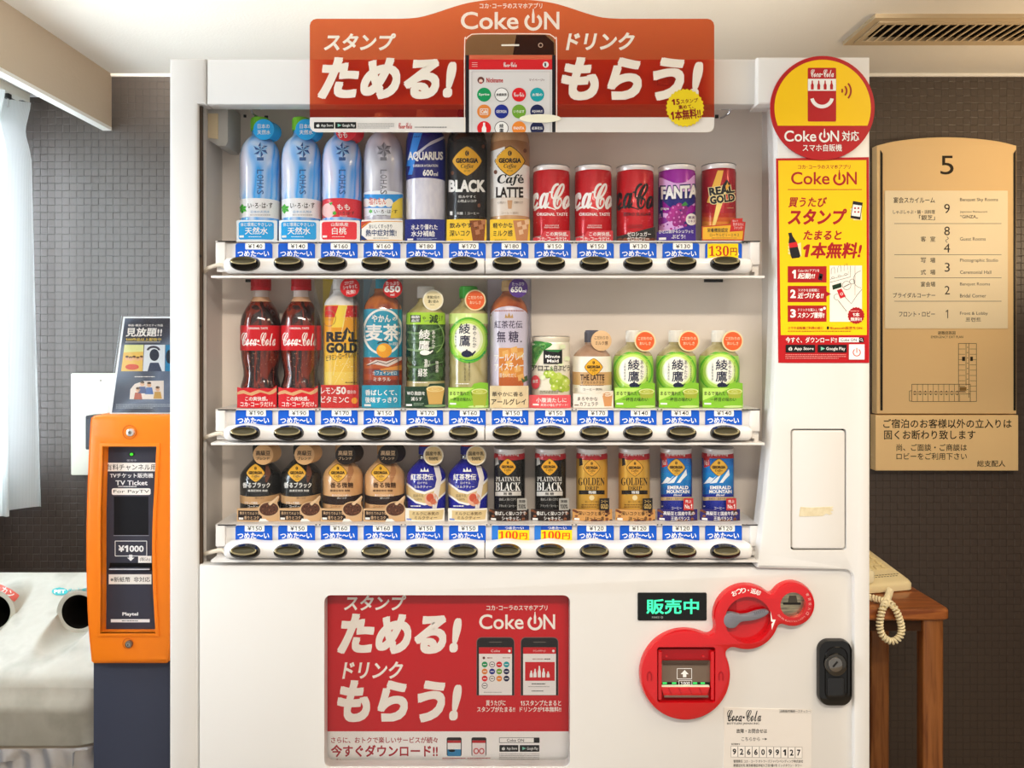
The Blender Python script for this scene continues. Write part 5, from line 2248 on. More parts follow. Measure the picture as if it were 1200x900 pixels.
s.card([(x - 22, 271.5), (x, 269), (x + 14, 265), (x + 22.6, 263.5), (x + 23, 283.5), (x - 22, 283.5)], '#40208c', c, label='purple card')

# gold energy can
x = 842
s = Sample('soft_drink_can', 'can', G1, 0, x, 'slim red and gold energy drink can, rightmost on the top shelf', base=283)
a = Art()
a.poly([(x - 1, 200), (x + 6, 200), (x + 1, 222), (x + 10, 222), (x - 5, 268), (x - 8, 268), (x - 2, 238), (x - 14, 238)], ink('#f0b84a'))
for q in range(5):
    a.rect(x - 20, 250 + q * 5, x + 20, 255 + q * 5, ink(('#b8301c', '#cc5a1e', '#dc8426', '#e8a834', '#f0c04a')[q], 0.25, 0.1, 0.4))
a.up()
a.poly([(x + 10, 222), (x - 5, 268), (x - 8, 268), (x - 2, 238)], ink('#f8d878'))
a.up()
for tcol, bd, e in ((ink('#f0dca0'), 0.12, 1.0), (INKK, 0.05, 0)):
    a.text('RE𝗔L', x - 11 - e, 218 - e * 0.6, x + 18 + e, 228 + e * 0.6, tcol, bd, 0, -8)
    a.text('GOLD', x - 10 - e, 228.5 - e * 0.6, x + 19 + e, 238 + e * 0.6, tcol, bd, 0, -8)
    a.up()
a.poly([(x + 4.5, 218), (x + 9.5, 210.5), (x + 14, 217)], INKK)
a.up()
a.poly([(x + 8, 219), (x + 10.5, 213.5), (x + 11, 217), (x + 13, 217), (x + 9, 224)], ink('#f0b84a'))
a.text('carbonated', x + 10, 243, x + 17, 244.6, ink('#f0d8a0'))
can(s, 195.5, 20, 283.5, ink('#a81420', 0.25, 0.2, 0.4), [(279, 284, '#d8d4d2')], a)
c = Art()
yl = [(x - 19, 265.5), (x + 14, 261.5), (x + 14.5, 262.5), (x + 30.5, 262.5), (x + 29, 281.5), (x - 19, 281.5)]
c.poly([(x - 18, 266.5), (x + 30, 263), (x + 28.2, 280.7), (x - 18.2, 280.7)], ink('#f0b82c'))
c.up()
c.text('栄養機能認定', x - 13, 267.5, x + 11, 272.5, ink('#2a2418'), 0.014)
c.text('ローヤルゼリーエキス', x - 10, 273.5, x + 24.5, 277.5, ink('#5a3a18'), 0.004)
c.bars(x - 8, 278.6, x + 22, 279.8, 1, ink('#8a6a2a'), 2)
c.poly([(x + 15, 257), (x + 28.5, 256), (x + 28, 260), (x + 32, 260.5), (x + 30, 270.5), (x + 13, 272), (x + 14.5, 264)], ink('#d02a24'))
c.up()
c.text('飲んで', x + 16.5, 257.8, x + 23, 260.6, WT, 0.0)
c.text('生きる力に', x + 17, 261.4, x + 30, 264.6, WT, 0.0)
c.text('スイッチ!', x + 18, 265.6, x + 28.5, 269, WT, 0.0)
s.card([(x - 19, 265.5), (x + 14, 262.5), (x + 15, 256.6), (x + 28.7, 255.6), (x + 28.3, 259.7), (x + 32.3, 260.2), (x + 30, 282), (x - 19, 282)], '#c8401e', c, bulge=0.002, label='yellow and red card')

# --- middle shelf
COLA = noisy('cola_in_bottle', ['#0e0403', '#1e0705', '#7a2410', '#2c0a06', '#0c0302'], (48, 48, 10), 0.08, 2, pos=[0.3, 0.42, 0.55, 0.63, 0.75], coat=0.9, dist=0.7)  # red streaks: glints of light through the cola, put into the colour
x = 305.8
s = Sample('cola_bottle', 'bottle', G2, 1, x, 'curvy cola bottle with red cap and label, leftmost on the middle shelf')
a = Art()
a.text('ORIGINAL TASTE', x - 15, 383.8, x + 8, 386.2, WT, 0.02)
a.script(x - 23, 390, x + 18, 405.5, WT, 0.035)
a.line(smooth([(x - 20, 404.5), (x - 14, 402.6), (x - 6, 403.2), (x, 405.2)], 4), [0.5] + [1.3] * 8 + [0.7] * 4, WT)
rnd = random.Random(3)
drops(a, x, 414, 452, 17, '#c8805c', 40, 8)
for k in range(5):
    xx = x - 15 + k * 7.5
    a.line([(xx, 414), (xx + 1, 430), (xx + 0.2, 450)], 0.5, ink('#7a2416', 0.1))
s.body([(341, 8.6), (347, 8.8), (350, 9.6), (354, 12), (358, 15), (363, 18), (369, 20.8), (375, 22.5), (381, 23.2), (382, 23.3), (410.5, 23.3), (411.5, 22.8), (418, 22.4), (426, 21.2), (434, 20), (440, 19.8), (446, 21), (451, 22.6), (458, 23.3), (474, 23.2), (478.5, 21)], COLA,
       [(341, 348.5, '#d8ccc4'), (348.5, 354, '#caa07c'), (381.9, 410.6, '#cc1420')], a)
s.cap([(325, 9.8), (326.2, 10.8), (336, 11), (336.6, 11.6), (340.8, 11.6)], '#c8141f')
c = Art()
c.poly(smooth([(x - 24, 460), (x - 16, 457.5), (x - 8, 460.5), (x + 2, 457), (x + 12, 460), (x + 18, 456.8), (x + 21.2, 455), (x + 21.2, 459.5), (x + 14, 463), (x + 4, 460), (x - 6, 464), (x - 16, 461.5), (x - 24.5, 463)], 2, True), ink('#d8a878'))
c.up()
c.text('この爽快感。', x - 14, 465, x + 12, 470.2, WT, 0.014)
c.text('コカ･コーラだけ。', x - 20, 471.3, x + 20, 477, WT, 0.014)
s.card([(x - 24.4, 454), (x - 18, 455.5), (x - 10, 454.5), (x, 456), (x + 10, 455), (x + 17, 456), (x + 21.6, 452.2), (x + 21.6, 478.3), (x - 24.4, 478.3)], '#d01824', c, label='red card with a tan wave')
s.copy(353, 'curvy cola bottle with red cap and label, between its twin and the yellow bottle')


def panel(s, x0, x1, y0, y1, col, art=None):
    """Printed sleeve card standing behind the sample, with a clear front."""
    m = MB()
    mp = s.flat(0.030)
    p = [mp(a_, b_, 0) for a_, b_ in ((x0, y1), (x1, y1), (x1, y0), (x0, y0))]
    z0 = 0.0
    xs, zt = (p[0][0], p[1][0]), p[2][2]
    m.box(xs[0], xs[1], 0.030, 0.0312, z0, zt, ink(col) if isinstance(col, str) else col)
    if art:
        art.into(m, mp)
    put_local(m, 'backing_card', s.root)
    m = MB()
    m.box(xs[0], xs[0] + 0.0006, -0.034, 0.030, z0, zt, clear('clear_sleeve', gloss=0.6))
    m.box(xs[1] - 0.0006, xs[1], -0.034, 0.030, z0, zt, clear('clear_sleeve', gloss=0.6))
    m.box(xs[0], xs[1], -0.0355, -0.035, z0, zt, clear('clear_sleeve', gloss=0.6))
    put_local(m, 'clear_sleeve', s.root, 'clear plastic sleeve')


# yellow vitamin drink bottle
x = 400.5
s = Sample('energy_drink_bottle', 'bottle', G2, 1, x, 'tall yellow and red vitamin drink bottle in a clear sleeve on the middle shelf')
a = Art()
for q, cc in enumerate(('#f0a41c', '#f4b428', '#f6c43c', '#f8d050', '#fadb66')):
    a.rect(x - 22, 372 + q * 16, x + 22, 388 + q * 16, ink(cc, 0.25, 0, 0.3))
a.rect(x - 22, 358.5, x + 22, 372, ink('#d8241c', 0.25, 0, 0.3))
a.up()
a.poly([(x - 4, 358.5), (x + 6, 358.5), (x + 2, 384), (x - 12, 384)], ink('#f8dc4a'))
a.line([(x + 6, 358.5), (x - 10, 440)], 0.8, ink('#fbeaa0'))
a.line([(x + 20, 398), (x - 8, 450)], 0.6, ink('#fbeaa0'))
a.arc(x - 15, 373, 8, 0.8, 0, 360, ink('#b46a1c'), 24, 9.5)
a.text('SINCE', x - 19, 369, x - 11, 371.4, ink('#b46a1c'))
a.text('1981', x - 19, 373.4, x - 11, 376.2, ink('#b46a1c'))
drops(a, x + 10, 361, 375, 9, '#f8b8a0', 26, 3)
a.up()
a.text('REAL', x - 18, 389, x + 19.5, 401, INKK, 0.06, res=3)
a.text('GOLD', x - 18, 402, x + 18.5, 414, INKK, 0.06, res=3)
a.poly([(x + 1, 391), (x + 6, 383.5), (x + 11.5, 391)], INKK)
a.up()
a.poly([(x + 5, 397), (x + 7, 386), (x + 8, 391), (x + 10, 391), (x + 6, 401)], ink('#f8c83c'))
a.text('ビタミン･ローヤルパワー', x - 18, 413.8, x + 20, 421, INKK, 0.012, skew=-0.14)
drops(a, x + 4, 424, 446, 13, '#fdf0c0', 26, 6)
a.bars(x + 4, 447.5, x + 18, 449.5, 1, ink('#6a4a1c'), 2)
s.body([(340, 10), (344, 10.4), (347, 13), (351, 17), (355, 19.3), (360, 20.3), (366, 20.6), (450, 20.6), (474, 20.4), (478.5, 19)], ink('#e9e6e2', 0.3, 0, 0.3), [(358.5, 451, '#f6c43c')], a)
s.cap([(327.5, 9.2), (329, 10), (339.5, 10.4)], '#f0eeea')
c = Art()
c.up()
c.text('レモン', x - 22, 454.5, x - 4, 462, WT, 0.02)
c.text('50', x - 3.5, 453.5, x + 8, 462.5, WT, 0.04)
c.text('個分の', x + 9, 457.5, x + 19, 462, WT, 0.012)
c.text('ビタミンC', x - 22, 464.5, x + 11, 472.5, WT, 0.02)
c.circ(x + 17.5, 470, 3.6, ink('#f0a02c'))
s.card(rr(x - 22.2, 451.5, x + 22.0, 478.3, 0.5), '#d42a26', c)
bk = Art()
bk.poly([(x - 22, 327), (x - 10, 327), (x - 18, 360), (x - 22, 400)], ink('#f4d83a'))
bk.poly([(x + 21.5, 327), (x + 6, 327), (x + 19, 350), (x + 21.5, 380)], ink('#f8e890'))
panel(s, x - 22.0, x + 22.0, 326.5, 478.5, '#f6f0dc', bk)
t = Art()
t.text('ゴクゴク', x + 3, 329.5, x + 14, 333.5, WT, 0.014, rot=-8)
t.text('シャキッと', x + 1.5, 334, x + 18, 339, WT, 0.014, rot=-8)
t.text('元気!', x + 5, 340, x + 16, 345, WT, 0.014, rot=-8)
s.tag(x + 9.5, 337, 11.4, '#cf1a20', t, y=-0.0368, label='red round sticker')

# barley tea bottle
x = 448.7
s = Sample('tea_bottle', 'bottle', G2, 1, x, 'tall turquoise barley tea bottle with orange sunset picture on the middle shelf')
a = Art()
TQ = ink('#1a98b8', 0.3, 0, 0.3)
for q, cc in enumerate(('#a8401c', '#c05a24', '#9c3418', '#b84a1e', '#8a2a14')):
    a.rect(x - 24, 419 + q * 6.6, x + 24, 425.6 + q * 6.6, ink(cc, 0.3, 0, 0.3))
a.arc(x, 389, 22.5, 2.6, 0, 360, WT, 48, 26)
a.up()
a.circ(x + 1.5, 411, 9, ink('#f0a41e'), 8.5)
a.up()
a.circ(x - 1, 408.5, 4.5, ink('#f8cc50'), 4)
a.arc(x + 0.5, 404.5, 7, 1.4, 200, 330, INKK, 12, 4)
a.poly([(x - 20, 428), (x - 8, 422), (x + 4, 424), (x + 22, 418), (x + 22, 422), (x + 6, 430), (x - 10, 427)], ink('#e8d8d0'))
a.up()
a.line([(x - 18, 429), (x - 6, 424), (x + 4, 427), (x + 18, 420)], 0.9, ink('#3a1410'))
a.poly([(x - 4, 433), (x + 22, 428), (x + 22, 434), (x + 2, 437)], ink('#e89c3c'))
a.text('やかん', x - 13, 369, x + 9, 378, WT, 0.03)
a.text('の', x + 11, 372, x + 16, 376, WT, 0.02)
a.text('麦茶', x - 20, 380, x + 20, 400, WT, 0.026, res=3)
a.text('from 爽健美茶', x + 7, 401, x + 19, 405, WT)
a.rect(x - 10, 434, x + 19, 440.5, ink('#1a7ca4'))
a.up()
a.text('カフェインゼロ', x - 12, 435, x + 16, 439.5, WT, 0.012)
a.text('ミネラル', x - 11, 442.5, x + 9, 447, WT, 0.012)
AMB = noisy('amber_tea', ['#7a2a0c', '#a8481a', '#c8702c', '#8a3410'], (40, 40, 20), 0.08, 1.5, coat=0.8)
s.body([(339, 9.8), (341, 10.2), (344, 10.4), (346, 12), (349, 15.6), (353, 18.8), (358, 21.2), (364, 22.4), (370, 22.8), (451, 22.7), (474, 22.4), (478.5, 21)], AMB, [(363, 419, TQ), (419, 452, '#a8401c')], a)
s.cap([(327, 7.4), (328, 8.3), (338.8, 8.6)], '#2ab0d0')
c = Art()
c.up()
c.text('香ばしくて、', x - 19, 457, x + 18.5, 463.8, WT, 0.018)
c.text('後味すっきり', x - 19, 465.5, x + 18.5, 472.5, WT, 0.018)
c.rect(x - 20, 474, x - 12, 476.5, WT)
s.card(rr(x - 23, 451.8, x + 23, 478.3, 0.5), '#2098b8', c)
bk = Art()
bk.poly([(x - 22.6, 327), (x - 12, 327), (x - 18, 350), (x - 22.6, 372)], ink('#a8d4ea'))
bk.poly([(x + 23, 358), (x + 23, 327), (x + 10, 327), (x + 20, 342)], ink('#f0e8d8'))
panel(s, x - 23.0, x + 23.4, 326.5, 478.5, '#d6e8f0', bk)
t = Art()
t.text('たっぷり', x + 3.5, 330, x + 19, 334.5, WT, 0.012)
t.text('650', x + 1.5, 335, x + 20.5, 343, WT, 0.04)
t.text('ml', x + 9, 344, x + 13.5, 347, WT, 0.016)
s.tag(x + 11.5, 338, 11.4, '#c01c20', t, y=-0.0368, label='red round sticker')


def ridged(top, pts):
    return pts


# dark green tea
x = 499
s = Sample('tea_bottle', 'bottle', G2, 1, x, 'dark green tea bottle with a white cap and cream round tag')
a = Art()
a.rect(x - 24, 367, x + 24, 380.5, ink('#a4d038', 0.3, 0, 0.3))
a.rect(x - 18, 369.5, x - 6, 378, ink('#1e3420'))
a.up()
a.text('脂肪', x - 17, 370, x - 7, 373.5, WT, 0.016)
a.text('血圧', x - 17, 374.2, x - 7, 377.6, WT, 0.016)
a.text('や', x - 4, 371, x + 0, 376, ink('#1e3420'), 0.01)
a.text('減', x + 4, 369, x + 14.5, 379, ink('#1e3420'), 0.024)
a.text('らす', x + 15, 370, x + 20, 376.5, ink('#1e3420'), 0.01)
rnd = random.Random(12)
for q in range(5):
    yy = 386 + q * 10
    a.line(smooth([(x - 22, yy + 3), (x - 10, yy + 5), (x + 6, yy + 2), (x + 20, yy - 2)], 4), [0.6] + [2.6] * 8 + [1.0] * 4, ink(('#6a8a5c', '#48683c', '#7a9a6a', '#30522c', '#5a7c4c')[q], 0.3, 0, 0.3))
a.arc(x + 4, 396, 17, 1.2, -110, 60, ink('#88a860'), 20, 20)
a.up()
a.text('綾', x - 8, 386.5, x + 5, 398, WT, 0.012)
a.text('鷹', x - 8.5, 399, x + 4.5, 410.5, WT, 0.012)
a.vtext('あやたか', x + 9, 387, 409, 3.6, WT, 0.008)
a.circ(x - 1, 413.5, 6, WT, 3)
a.poly([(x + 4, 413), (x + 8, 410.5), (x + 8.6, 411.5), (x + 5, 415)], WT)
a.text('濃い', x - 2, 421, x + 5, 431, WT, 0.01)
a.text('緑茶', x - 9, 432, x + 2, 442, WT, 0.01)
a.vtext('特選茶', x + 13, 423, 437, 3.4, WT)
a.bars(x - 15, 447.5, x + 9, 449.5, 1, WT, 3)
TEA1 = noisy('pale_green_tea', ['#b8ac78', '#a89c64', '#c4b888'], (40, 40, 20), 0.08, 1.5, coat=0.8)
DKT = noisy('dark_tea_label', ['#1a3218', '#2e4c28', '#466a3a', '#223e1e'], (70, 70, 50), 0.25, 2, coat=0.3, dist=0.5)
bp = [(350, 8.8), (354, 9.4), (357, 11.4), (360, 14.4), (363, 18), (366, 21.4), (368, 22.8), (380, 23.2), (384, 22.6), (392, 23.3), (396, 22.6), (404, 23.3), (408, 22.6), (416, 23.3), (420, 22.6), (428, 23.3), (432, 22.6), (440, 23.2), (444, 22.6), (452, 23.2), (474, 22.6), (478.5, 21)]
s.body(bp, TEA1, [(367, 380.5, '#a4d038'), (380.5, 446, DKT)], a)
s.cap([(336, 8.6), (337, 9.8), (349.6, 10.2)], '#f2f0ec')
t = Art()
t.text('茶葉2倍の', x + 1.5, 346.8, x + 16, 350.3, ink('#3a3a1c'), 0.01)
t.text('濃い旨み', x + 2.5, 351.6, x + 15, 355.4, ink('#3a3a1c'), 0.01)
t.bars(x + 5, 356.8, x + 13, 358, 1, ink('#6a6a4c'), 1)
s.tag(x + 8.5, 352, 12.2, '#ecdcae', t, rim='#f4ecd4', y=-0.027)


def cup(c, x, y, w, h, col, rim, top):
    c.poly([(x - w, y), (x + w, y), (x + w * 0.72, y + h), (x - w * 0.72, y + h)], ink(col))
    c.up()
    c.circ(x, y, w, ink(rim), w * 0.34)
    c.up()
    c.circ(x, y + 0.3, w * 0.85, ink(top), w * 0.25)
    c.up()
    c.arc(x, y + 0.3, w * 0.4, 0.5, 0, 320, ink(rim), 12, w * 0.12)
    c.up(-3)


c = Art()
c.up()
c.text('Wの', x - 21, 459, x - 13, 463.5, WT, 0.012)
c.text('脂肪を', x - 12, 459, x + 0.5, 463.5, WT, 0.014)
c.text('減らす', x - 16, 465.5, x - 3, 470, WT, 0.014)
c.rect(x - 22, 474, x - 15, 476.2, WT)
c.bars(x - 13, 472.2, x - 1, 475.8, 2, ink('#88a088'), 2)
cup(c, x + 12.5, 456, 10.5, 18, '#cfa65c', '#e8d8a0', '#d8b468')
c.circ(x + 12.5, 476, 13, ink('#7a9a6a'), 1.6)
s.card([(x - 23.5, 453.6), (x + 4, 453), (x + 6, 450), (x + 23, 449.6), (x + 23.5, 478.3), (x - 23.5, 478.3)], '#1c3a26', c, label='dark green card with a tea cup')


def ayataka(cx, label, big):
    x = cx
    s = Sample('tea_bottle', 'bottle', G2, 1, cx, label)
    a = Art()
    y0 = 0
    cy = 398 if big else 435
    ry = 27 if big else 24
    for q, (k, cc) in enumerate(((1.0, '#58b430'), (0.92, '#9cd440'), (0.82, '#c4e46c'), (0.70, '#e6f2c0'))):
        a.circ(x + (0 if big else -0.5), cy + (1 if q < 2 else 0), 24 * k if big else 23.5 * k, ink(cc, 0.3, 0, 0.3), ry * k, 40)
        a.up()
    a.circ(x - 1, cy - 0.5, 14.5, ink('#f4f2e6', 0.3, 0, 0.3), ry * 0.66, 36)
    a.arc(x, cy + 8, 20, 1.6, 20, 120, ink('#2c9c4c'), 16, ry * 0.62)
    a.arc(x, cy + 4, 21, 1.2, 100, 200, ink('#88c83c'), 16, ry * 0.8)
    a.up()
    NV = ink('#1a2040')
    if big:
        a.text('綾', x - 11, 379.5, x + 2, 391.5, NV, 0.012)
        a.text('鷹', x - 10.5, 393, x + 2, 406, NV, 0.012)
        a.vtext('あやたか', x + 7, 381, 408, 4.2, NV, 0.008)
        a.vtext('上林春松本店', x - 14.5, 386, 407, 2.2, NV)
        a.circ(x - 2, 415, 6.2, NV, 4)
        a.poly([(x + 3, 415), (x + 8, 411), (x + 8.5, 412.6), (x + 4, 418)], NV)
        a.rect(x - 3, 409.8, x - 1, 411.5, NV)
        a.vtext('にごりの旨み', x - 4, 424, 447, 2.0, INKK)
        a.vtext('急須のような', x + 1, 424, 447, 2.0, INKK)
        a.bars(x - 15, 449, x + 8, 451, 1, WT, 3)
    else:
        a.text('綾', x - 6, 421.5, x + 7.5, 434, NV, 0.012)
        a.text('鷹', x - 6, 435, x + 7, 447.5, NV, 0.012)
        a.vtext('あやたか', x + 10, 422, 445, 3.4, NV, 0.008)
        a.vtext('上林春松本店', x - 9.5, 425, 446, 2, NV)
        a.vtext('にごりほのかな緑茶', x + 16, 424, 447, 1.7, NV)
        a.circ(x + 1, 451.8, 5.5, NV, 3.2)
        a.poly([(x + 5.5, 451.5), (x + 9.5, 449.4), (x + 10, 450.6), (x + 6, 454)], NV)
        a.rect(x + 0, 447.4, x + 2, 449, NV)
    if big:
        s.body(bp, TEA1, [(368, 380, '#cfe28a')], a)
        s.cap([(336, 9.2), (337, 10.4), (350, 10.6)], '#54c84c')
    else:
        s.body([(401, 8.2), (404, 8.6), (406, 11), (409, 15), (412.5, 19), (416, 21.8), (421, 23), (430, 23.4), (445, 23.2), (455, 23), (474, 22.6), (478.5, 21)], TEA1, [(417, 470, '#a8d45c')], a)
        s.cap([(387.5, 7.4), (388.5, 8.3), (401, 8.6)], '#f1eee6')
    t = Art()
    ty = 352 if big else 400
    tx = x + 8 if big else x + 14
    t.text('こだわりの', tx - 8.3, ty - 5, tx + 8.3, ty - 1.2, ink('#f8e4c0'), 0.01)
    t.text('おいしさ', tx - 6.5, ty + 0.8, tx + 6.5, ty + 4.6, ink('#f8e4c0'), 0.01)
    s.tag(tx, ty, 12.4, '#e8602a', t, rim='#f2dca8', y=-0.028 if big else -0.0285, label='orange round tag')
    c = Art()
    c.poly([(x - 23, 470), (x - 23, 455.5), (x + 8, 455)], ink('#bfe46a'))
    c.up()
    c.text('まるで淹れたて', x - 21.5, 459, x + 6, 463.8, ink('#1c2c14'), 0.012)
    c.text('一杯目の味わい', x - 15 if not big else x - 21, 466, x + 15 if not big else x + 5, 470.8, ink('#1c2c14'), 0.012)
    c.rect(x - 21.5, 472.6, x - 14, 474.6, WT)
    cup(c, x + 13.5, 459, 9.5, 18 if big else 8, '#a8b43c', '#dfe89c', '#b8c048')
    c.circ(x + 12, 476.8, 12, ink('#cfe89a'), 1.3)
    s.card([(x - 23.2, 454.5), (x + 4, 454), (x + 7, 450), (x + 15, 448.4), (x + 23.6, 449.5), (x + 24, 478.3), (x - 23.2, 478.3)], '#86c430', c, label='green card with a tea cup')
    return s


ayataka(549, 'green tea bottle with a green cap and orange round tag', True)

# unsweetened black tea
x = 596.5
s = Sample('tea_bottle', 'bottle', G2, 1, x, 'tall amber tea bottle with a lavender label and purple round sticker')
a = Art()
LAV = ink('#d8d0e4', 0.3, 0, 0.3)
a.circ(x, 372, 22.8, LAV, 13, 36)
for q, cc in enumerate(('#e8a048', '#dc8430', '#e89a3c', '#c8641e')):
    a.rect(x - 12 + q * 0, 408 + q * 11.5, x + 17, 419.5 + q * 11.5, ink(cc, 0.3, 0, 0.3))
a.up()
for q, (ix, iy) in enumerate(((-8, 412), (2, 408), (9, 414), (-4, 424), (6, 430), (-8, 436), (10, 440))):
    a.poly([(x + ix, iy), (x + ix + 7, iy - 2), (x + ix + 8, iy + 5), (x + ix + 1, iy + 7)], ink('#f2bc6a'))
a.poly([(x + 14, 444), (x + 21, 440), (x + 22, 446), (x + 16, 449)], ink('#48703c'))
a.poly([(x - 5, 373), (x - 4, 368), (x - 2, 371.5), (x, 366.5), (x + 2, 371.5), (x + 4, 368), (x + 5, 373)], ink('#c49a5c'))
a.up()
PP = ink('#3a2a50')
a.text('紅茶花伝', x - 17, 376, x + 15.5, 385, PP, 0.008)
a.text('無', x - 14, 388, x - 4, 401.5, PP, 0.012)
a.text('糖', x - 0.5, 388, x + 11, 401.5, PP, 0.012)
a.circ(x + 14, 400.5, 0.9, PP)
a.text('アールグレイ', x - 17, 414, x + 18, 423.5, WT, 0.02, 0, -4)
a.text('アイスティー', x - 17, 425.5, x + 17, 434.5, WT, 0.02, 0, -4)
a.text('香りいただく', x - 11, 437.5, x + 8, 442.5, WT, 0.004)
s.body([(342, 8), (344, 8.6), (347, 11), (350, 14.6), (354, 18), (359, 20.6), (365, 22.2), (372, 22.6), (455, 22.6), (474, 22.3), (478.5, 21)], noisy('black_tea', ['#a8481c', '#c46a34', '#9a3c14'], (40, 40, 20), 0.08, 1.5, coat=0.8), [(371, 452, LAV)], a)
s.cap([(329, 7.4), (330, 8.4), (336.5, 8.4), (337.2, 9), (341.8, 9)], '#dcb478')
c = Art()
c.up()
c.text('華やかに香る', x - 20, 459.5, x + 16, 465, ink('#2a1c14'), 0.012)
c.text('アールグレイ', x - 21, 467.5, x + 20, 475, ink('#2a1c14'), 0.018)
s.card(rr(x - 22.8, 452.5, x + 22.8, 478.3, 0.5), '#ead6ac', c)
panel(s, x - 25, x + 24.4, 326.5, 478.5, '#d6cfdf')
t = Art()
t.text('たっぷり', x + 3.5, 331, x + 17.5, 335, WT, 0.006)
t.text('650', x + 1.8, 336, x + 15.5, 343, WT, 0.036)
t.text('ml', x + 16, 339.5, x + 20, 343, WT, 0.012)
s.tag(x + 10.8, 337.6, 11.2, '#5c3c88', t, y=-0.0368, label='purple round sticker')

# aloe and white grape can
x = 645.5
s = Sample('juice_can', 'can', G2, 1, x, 'cream juice can with green grapes and a black label on the middle shelf')
a = Art()
a.poly(smooth([(x - 22, 402), (x - 8, 401), (x + 2, 404), (x - 12, 414), (x - 22, 428)], 3, True), ink('#3c8c3c'))
a.poly(smooth([(x - 22, 412), (x - 12, 404), (x - 4, 402), (x - 14, 420), (x - 22, 432)], 3, True), ink('#78b85c'))
a.circ(x + 10, 447, 12, ink('#9cb83c'), 8)
a.up()
rnd = random.Random(2)
for q in range(16):
    gx, gy = x + rnd.uniform(-5, 19), rnd.uniform(438, 456)
    a.circ(gx, gy, 4.2, ink(('#b8d04c', '#a8c440', '#c8dc68')[q % 3]))
    a.up()
    a.circ(gx - 1, gy - 1.2, 1.2, ink('#e2eeac'))
for ix, iy in ((10, 404), (15, 418), (8, 424), (-12, 440)):
    a.rr(x + ix, iy, x + ix + 6, iy + 5, 1.5, ink('#e4ecc4'))
a.circ(x - 17, 448, 5, ink('#e04a54'), 8)
a.up()
a.rr(x - 8, 410, x + 12.5, 426.5, 0.6, INKK)
a.up()
a.text('Minute', x - 6, 416, x + 10, 419.8, WT, 0.03)
a.text('Maid', x - 4, 421.2, x + 8.5, 425, WT, 0.03)
a.poly([(x - 8, 410), (x + 12.5, 410), (x + 8, 413), (x - 2, 412)], ink('#2c7c3c'))
a.text('アロエ', x - 21, 428.5, x - 1.5, 435, INKK, 0.018)
a.text('&', x - 1, 429.5, x + 3, 435, ink('#5a8a2c'), 0.012)
a.text('白ぶどう', x + 3.5, 428, x + 21, 435, INKK, 0.012)
a.text('食感', x - 20, 445, x - 14, 449, WT, 0.01)
a.bars(x - 12, 457.5, x + 12, 461.5, 2, ink('#7a7a5c'), 2)
can(s, 394.8, 22.4, 478.5, ink('#ece6d2', 0.3, 0.1, 0.4), [], a, ink('#e6dcc8', 0.35, 0.2))
c = Art()
c.up()
c.text('小腹満たしに', x - 18, 466.5, x + 17.5, 472, WT, 0.014)
c.rect(x - 22, 473.6, x - 15, 475.6, WT)
c.text('果実の噛むデザート!', x - 13, 473.2, x + 19, 476.6, WT, 0.004)
s.card(rr(x - 26.4, 463.3, x + 22.6, 478.4, 0.5), '#e4585e', c, label='coral card')

# small latte bottle
x = 693.7
s = Sample('coffee_bottle', 'bottle', G2, 1, x, 'small brown and cream latte bottle with a grey cap on the middle shelf')
a = Art()
a.up()
georgia(a, x + 2, 430.5, 10.2, 10)
a.up()
a.text('THE LATTE', x - 13.5, 439, x + 14.5, 446, ink('#3a2418'), 0.03)
a.text('ダブルミルクラテ', x - 13, 447, x + 14.5, 450, ink('#3a2418'), 0.012)
a.bars(x - 14, 451.3, x + 14, 452.6, 1, ink('#6a5040'), 2)
a.text('コーヒー飲料', x - 10.5, 455, x + 12, 458, ink('#6a5a4a'), 0.006)
a.rect(x - 20, 455, x - 16.5, 459, ink('#d8d0c4'))
s.body([(401.5, 8.2), (404, 8.6), (407, 12), (411, 17), (415, 20.6), (419, 22.4), (424, 23), (460, 23), (474, 22.6), (478.5, 21)], noisy('latte_small', ['#a8846a', '#b8947a'], (50, 50, 30), 0.15, 1.5, coat=0.6), [(417.5, 435.5, '#efe9dc'), (435.5, 450.6, '#cda26c'), (450.6, 462, '#efe9dc')], a)
s.cap([(387.3, 7.2), (388.3, 8.2), (398.5, 8.4), (399, 8.9), (401.3, 8.9)], '#5a5a66')
t = Art()
t.text('こだわりの', x + 3, 394, x + 19, 398, ink('#6a4a34'), 0.01)
t.text('ミルク感', x + 4, 400, x + 18.5, 404.6, ink('#6a4a34'), 0.012)
s.tag(x + 11, 399.6, 12, '#e2ba8a', t, y=-0.027, label='tan round tag')
c = Art()
c.up()
c.text('まろやかな', x - 18.5, 465.5, x + 5, 470, ink('#3a3028'), 0.012)
c.text('カフェラテ', x - 16, 471.4, x + 5.5, 476.2, ink('#3a3028'), 0.012)
c.rect(x - 22, 474.5, x - 17, 476, ink('#8a8074'))
c.poly([(x + 10, 461), (x + 23, 460), (x + 21.5, 476.6), (x + 13, 476.6)], ink('#d89a64'))
c.circ(x + 16.5, 462, 7.2, ink('#efe0cc'), 3)
c.up()
c.arc(x + 16.5, 462, 3.6, 0.8, 0, 330, ink('#c88a58'), 14, 1.4)
s.card([(x - 23.4, 461.8), (x + 8, 462), (x + 10, 459), (x + 23.8, 458.4), (x + 24, 478.3), (x - 23.4, 478.3)], '#efe6da', c)

b = ayataka(742, 'small green tea bottle with a white cap, nearest the latte bottle of three alike', False)
b.copy(792.2, 'small green tea bottle with a white cap, the middle one of three alike')
b.copy(842.4, 'small green tea bottle with a white cap, rightmost on the middle shelf')

# --- bottom shelf
SILV = ink('#b8b8ba', 0.2, 0.85)


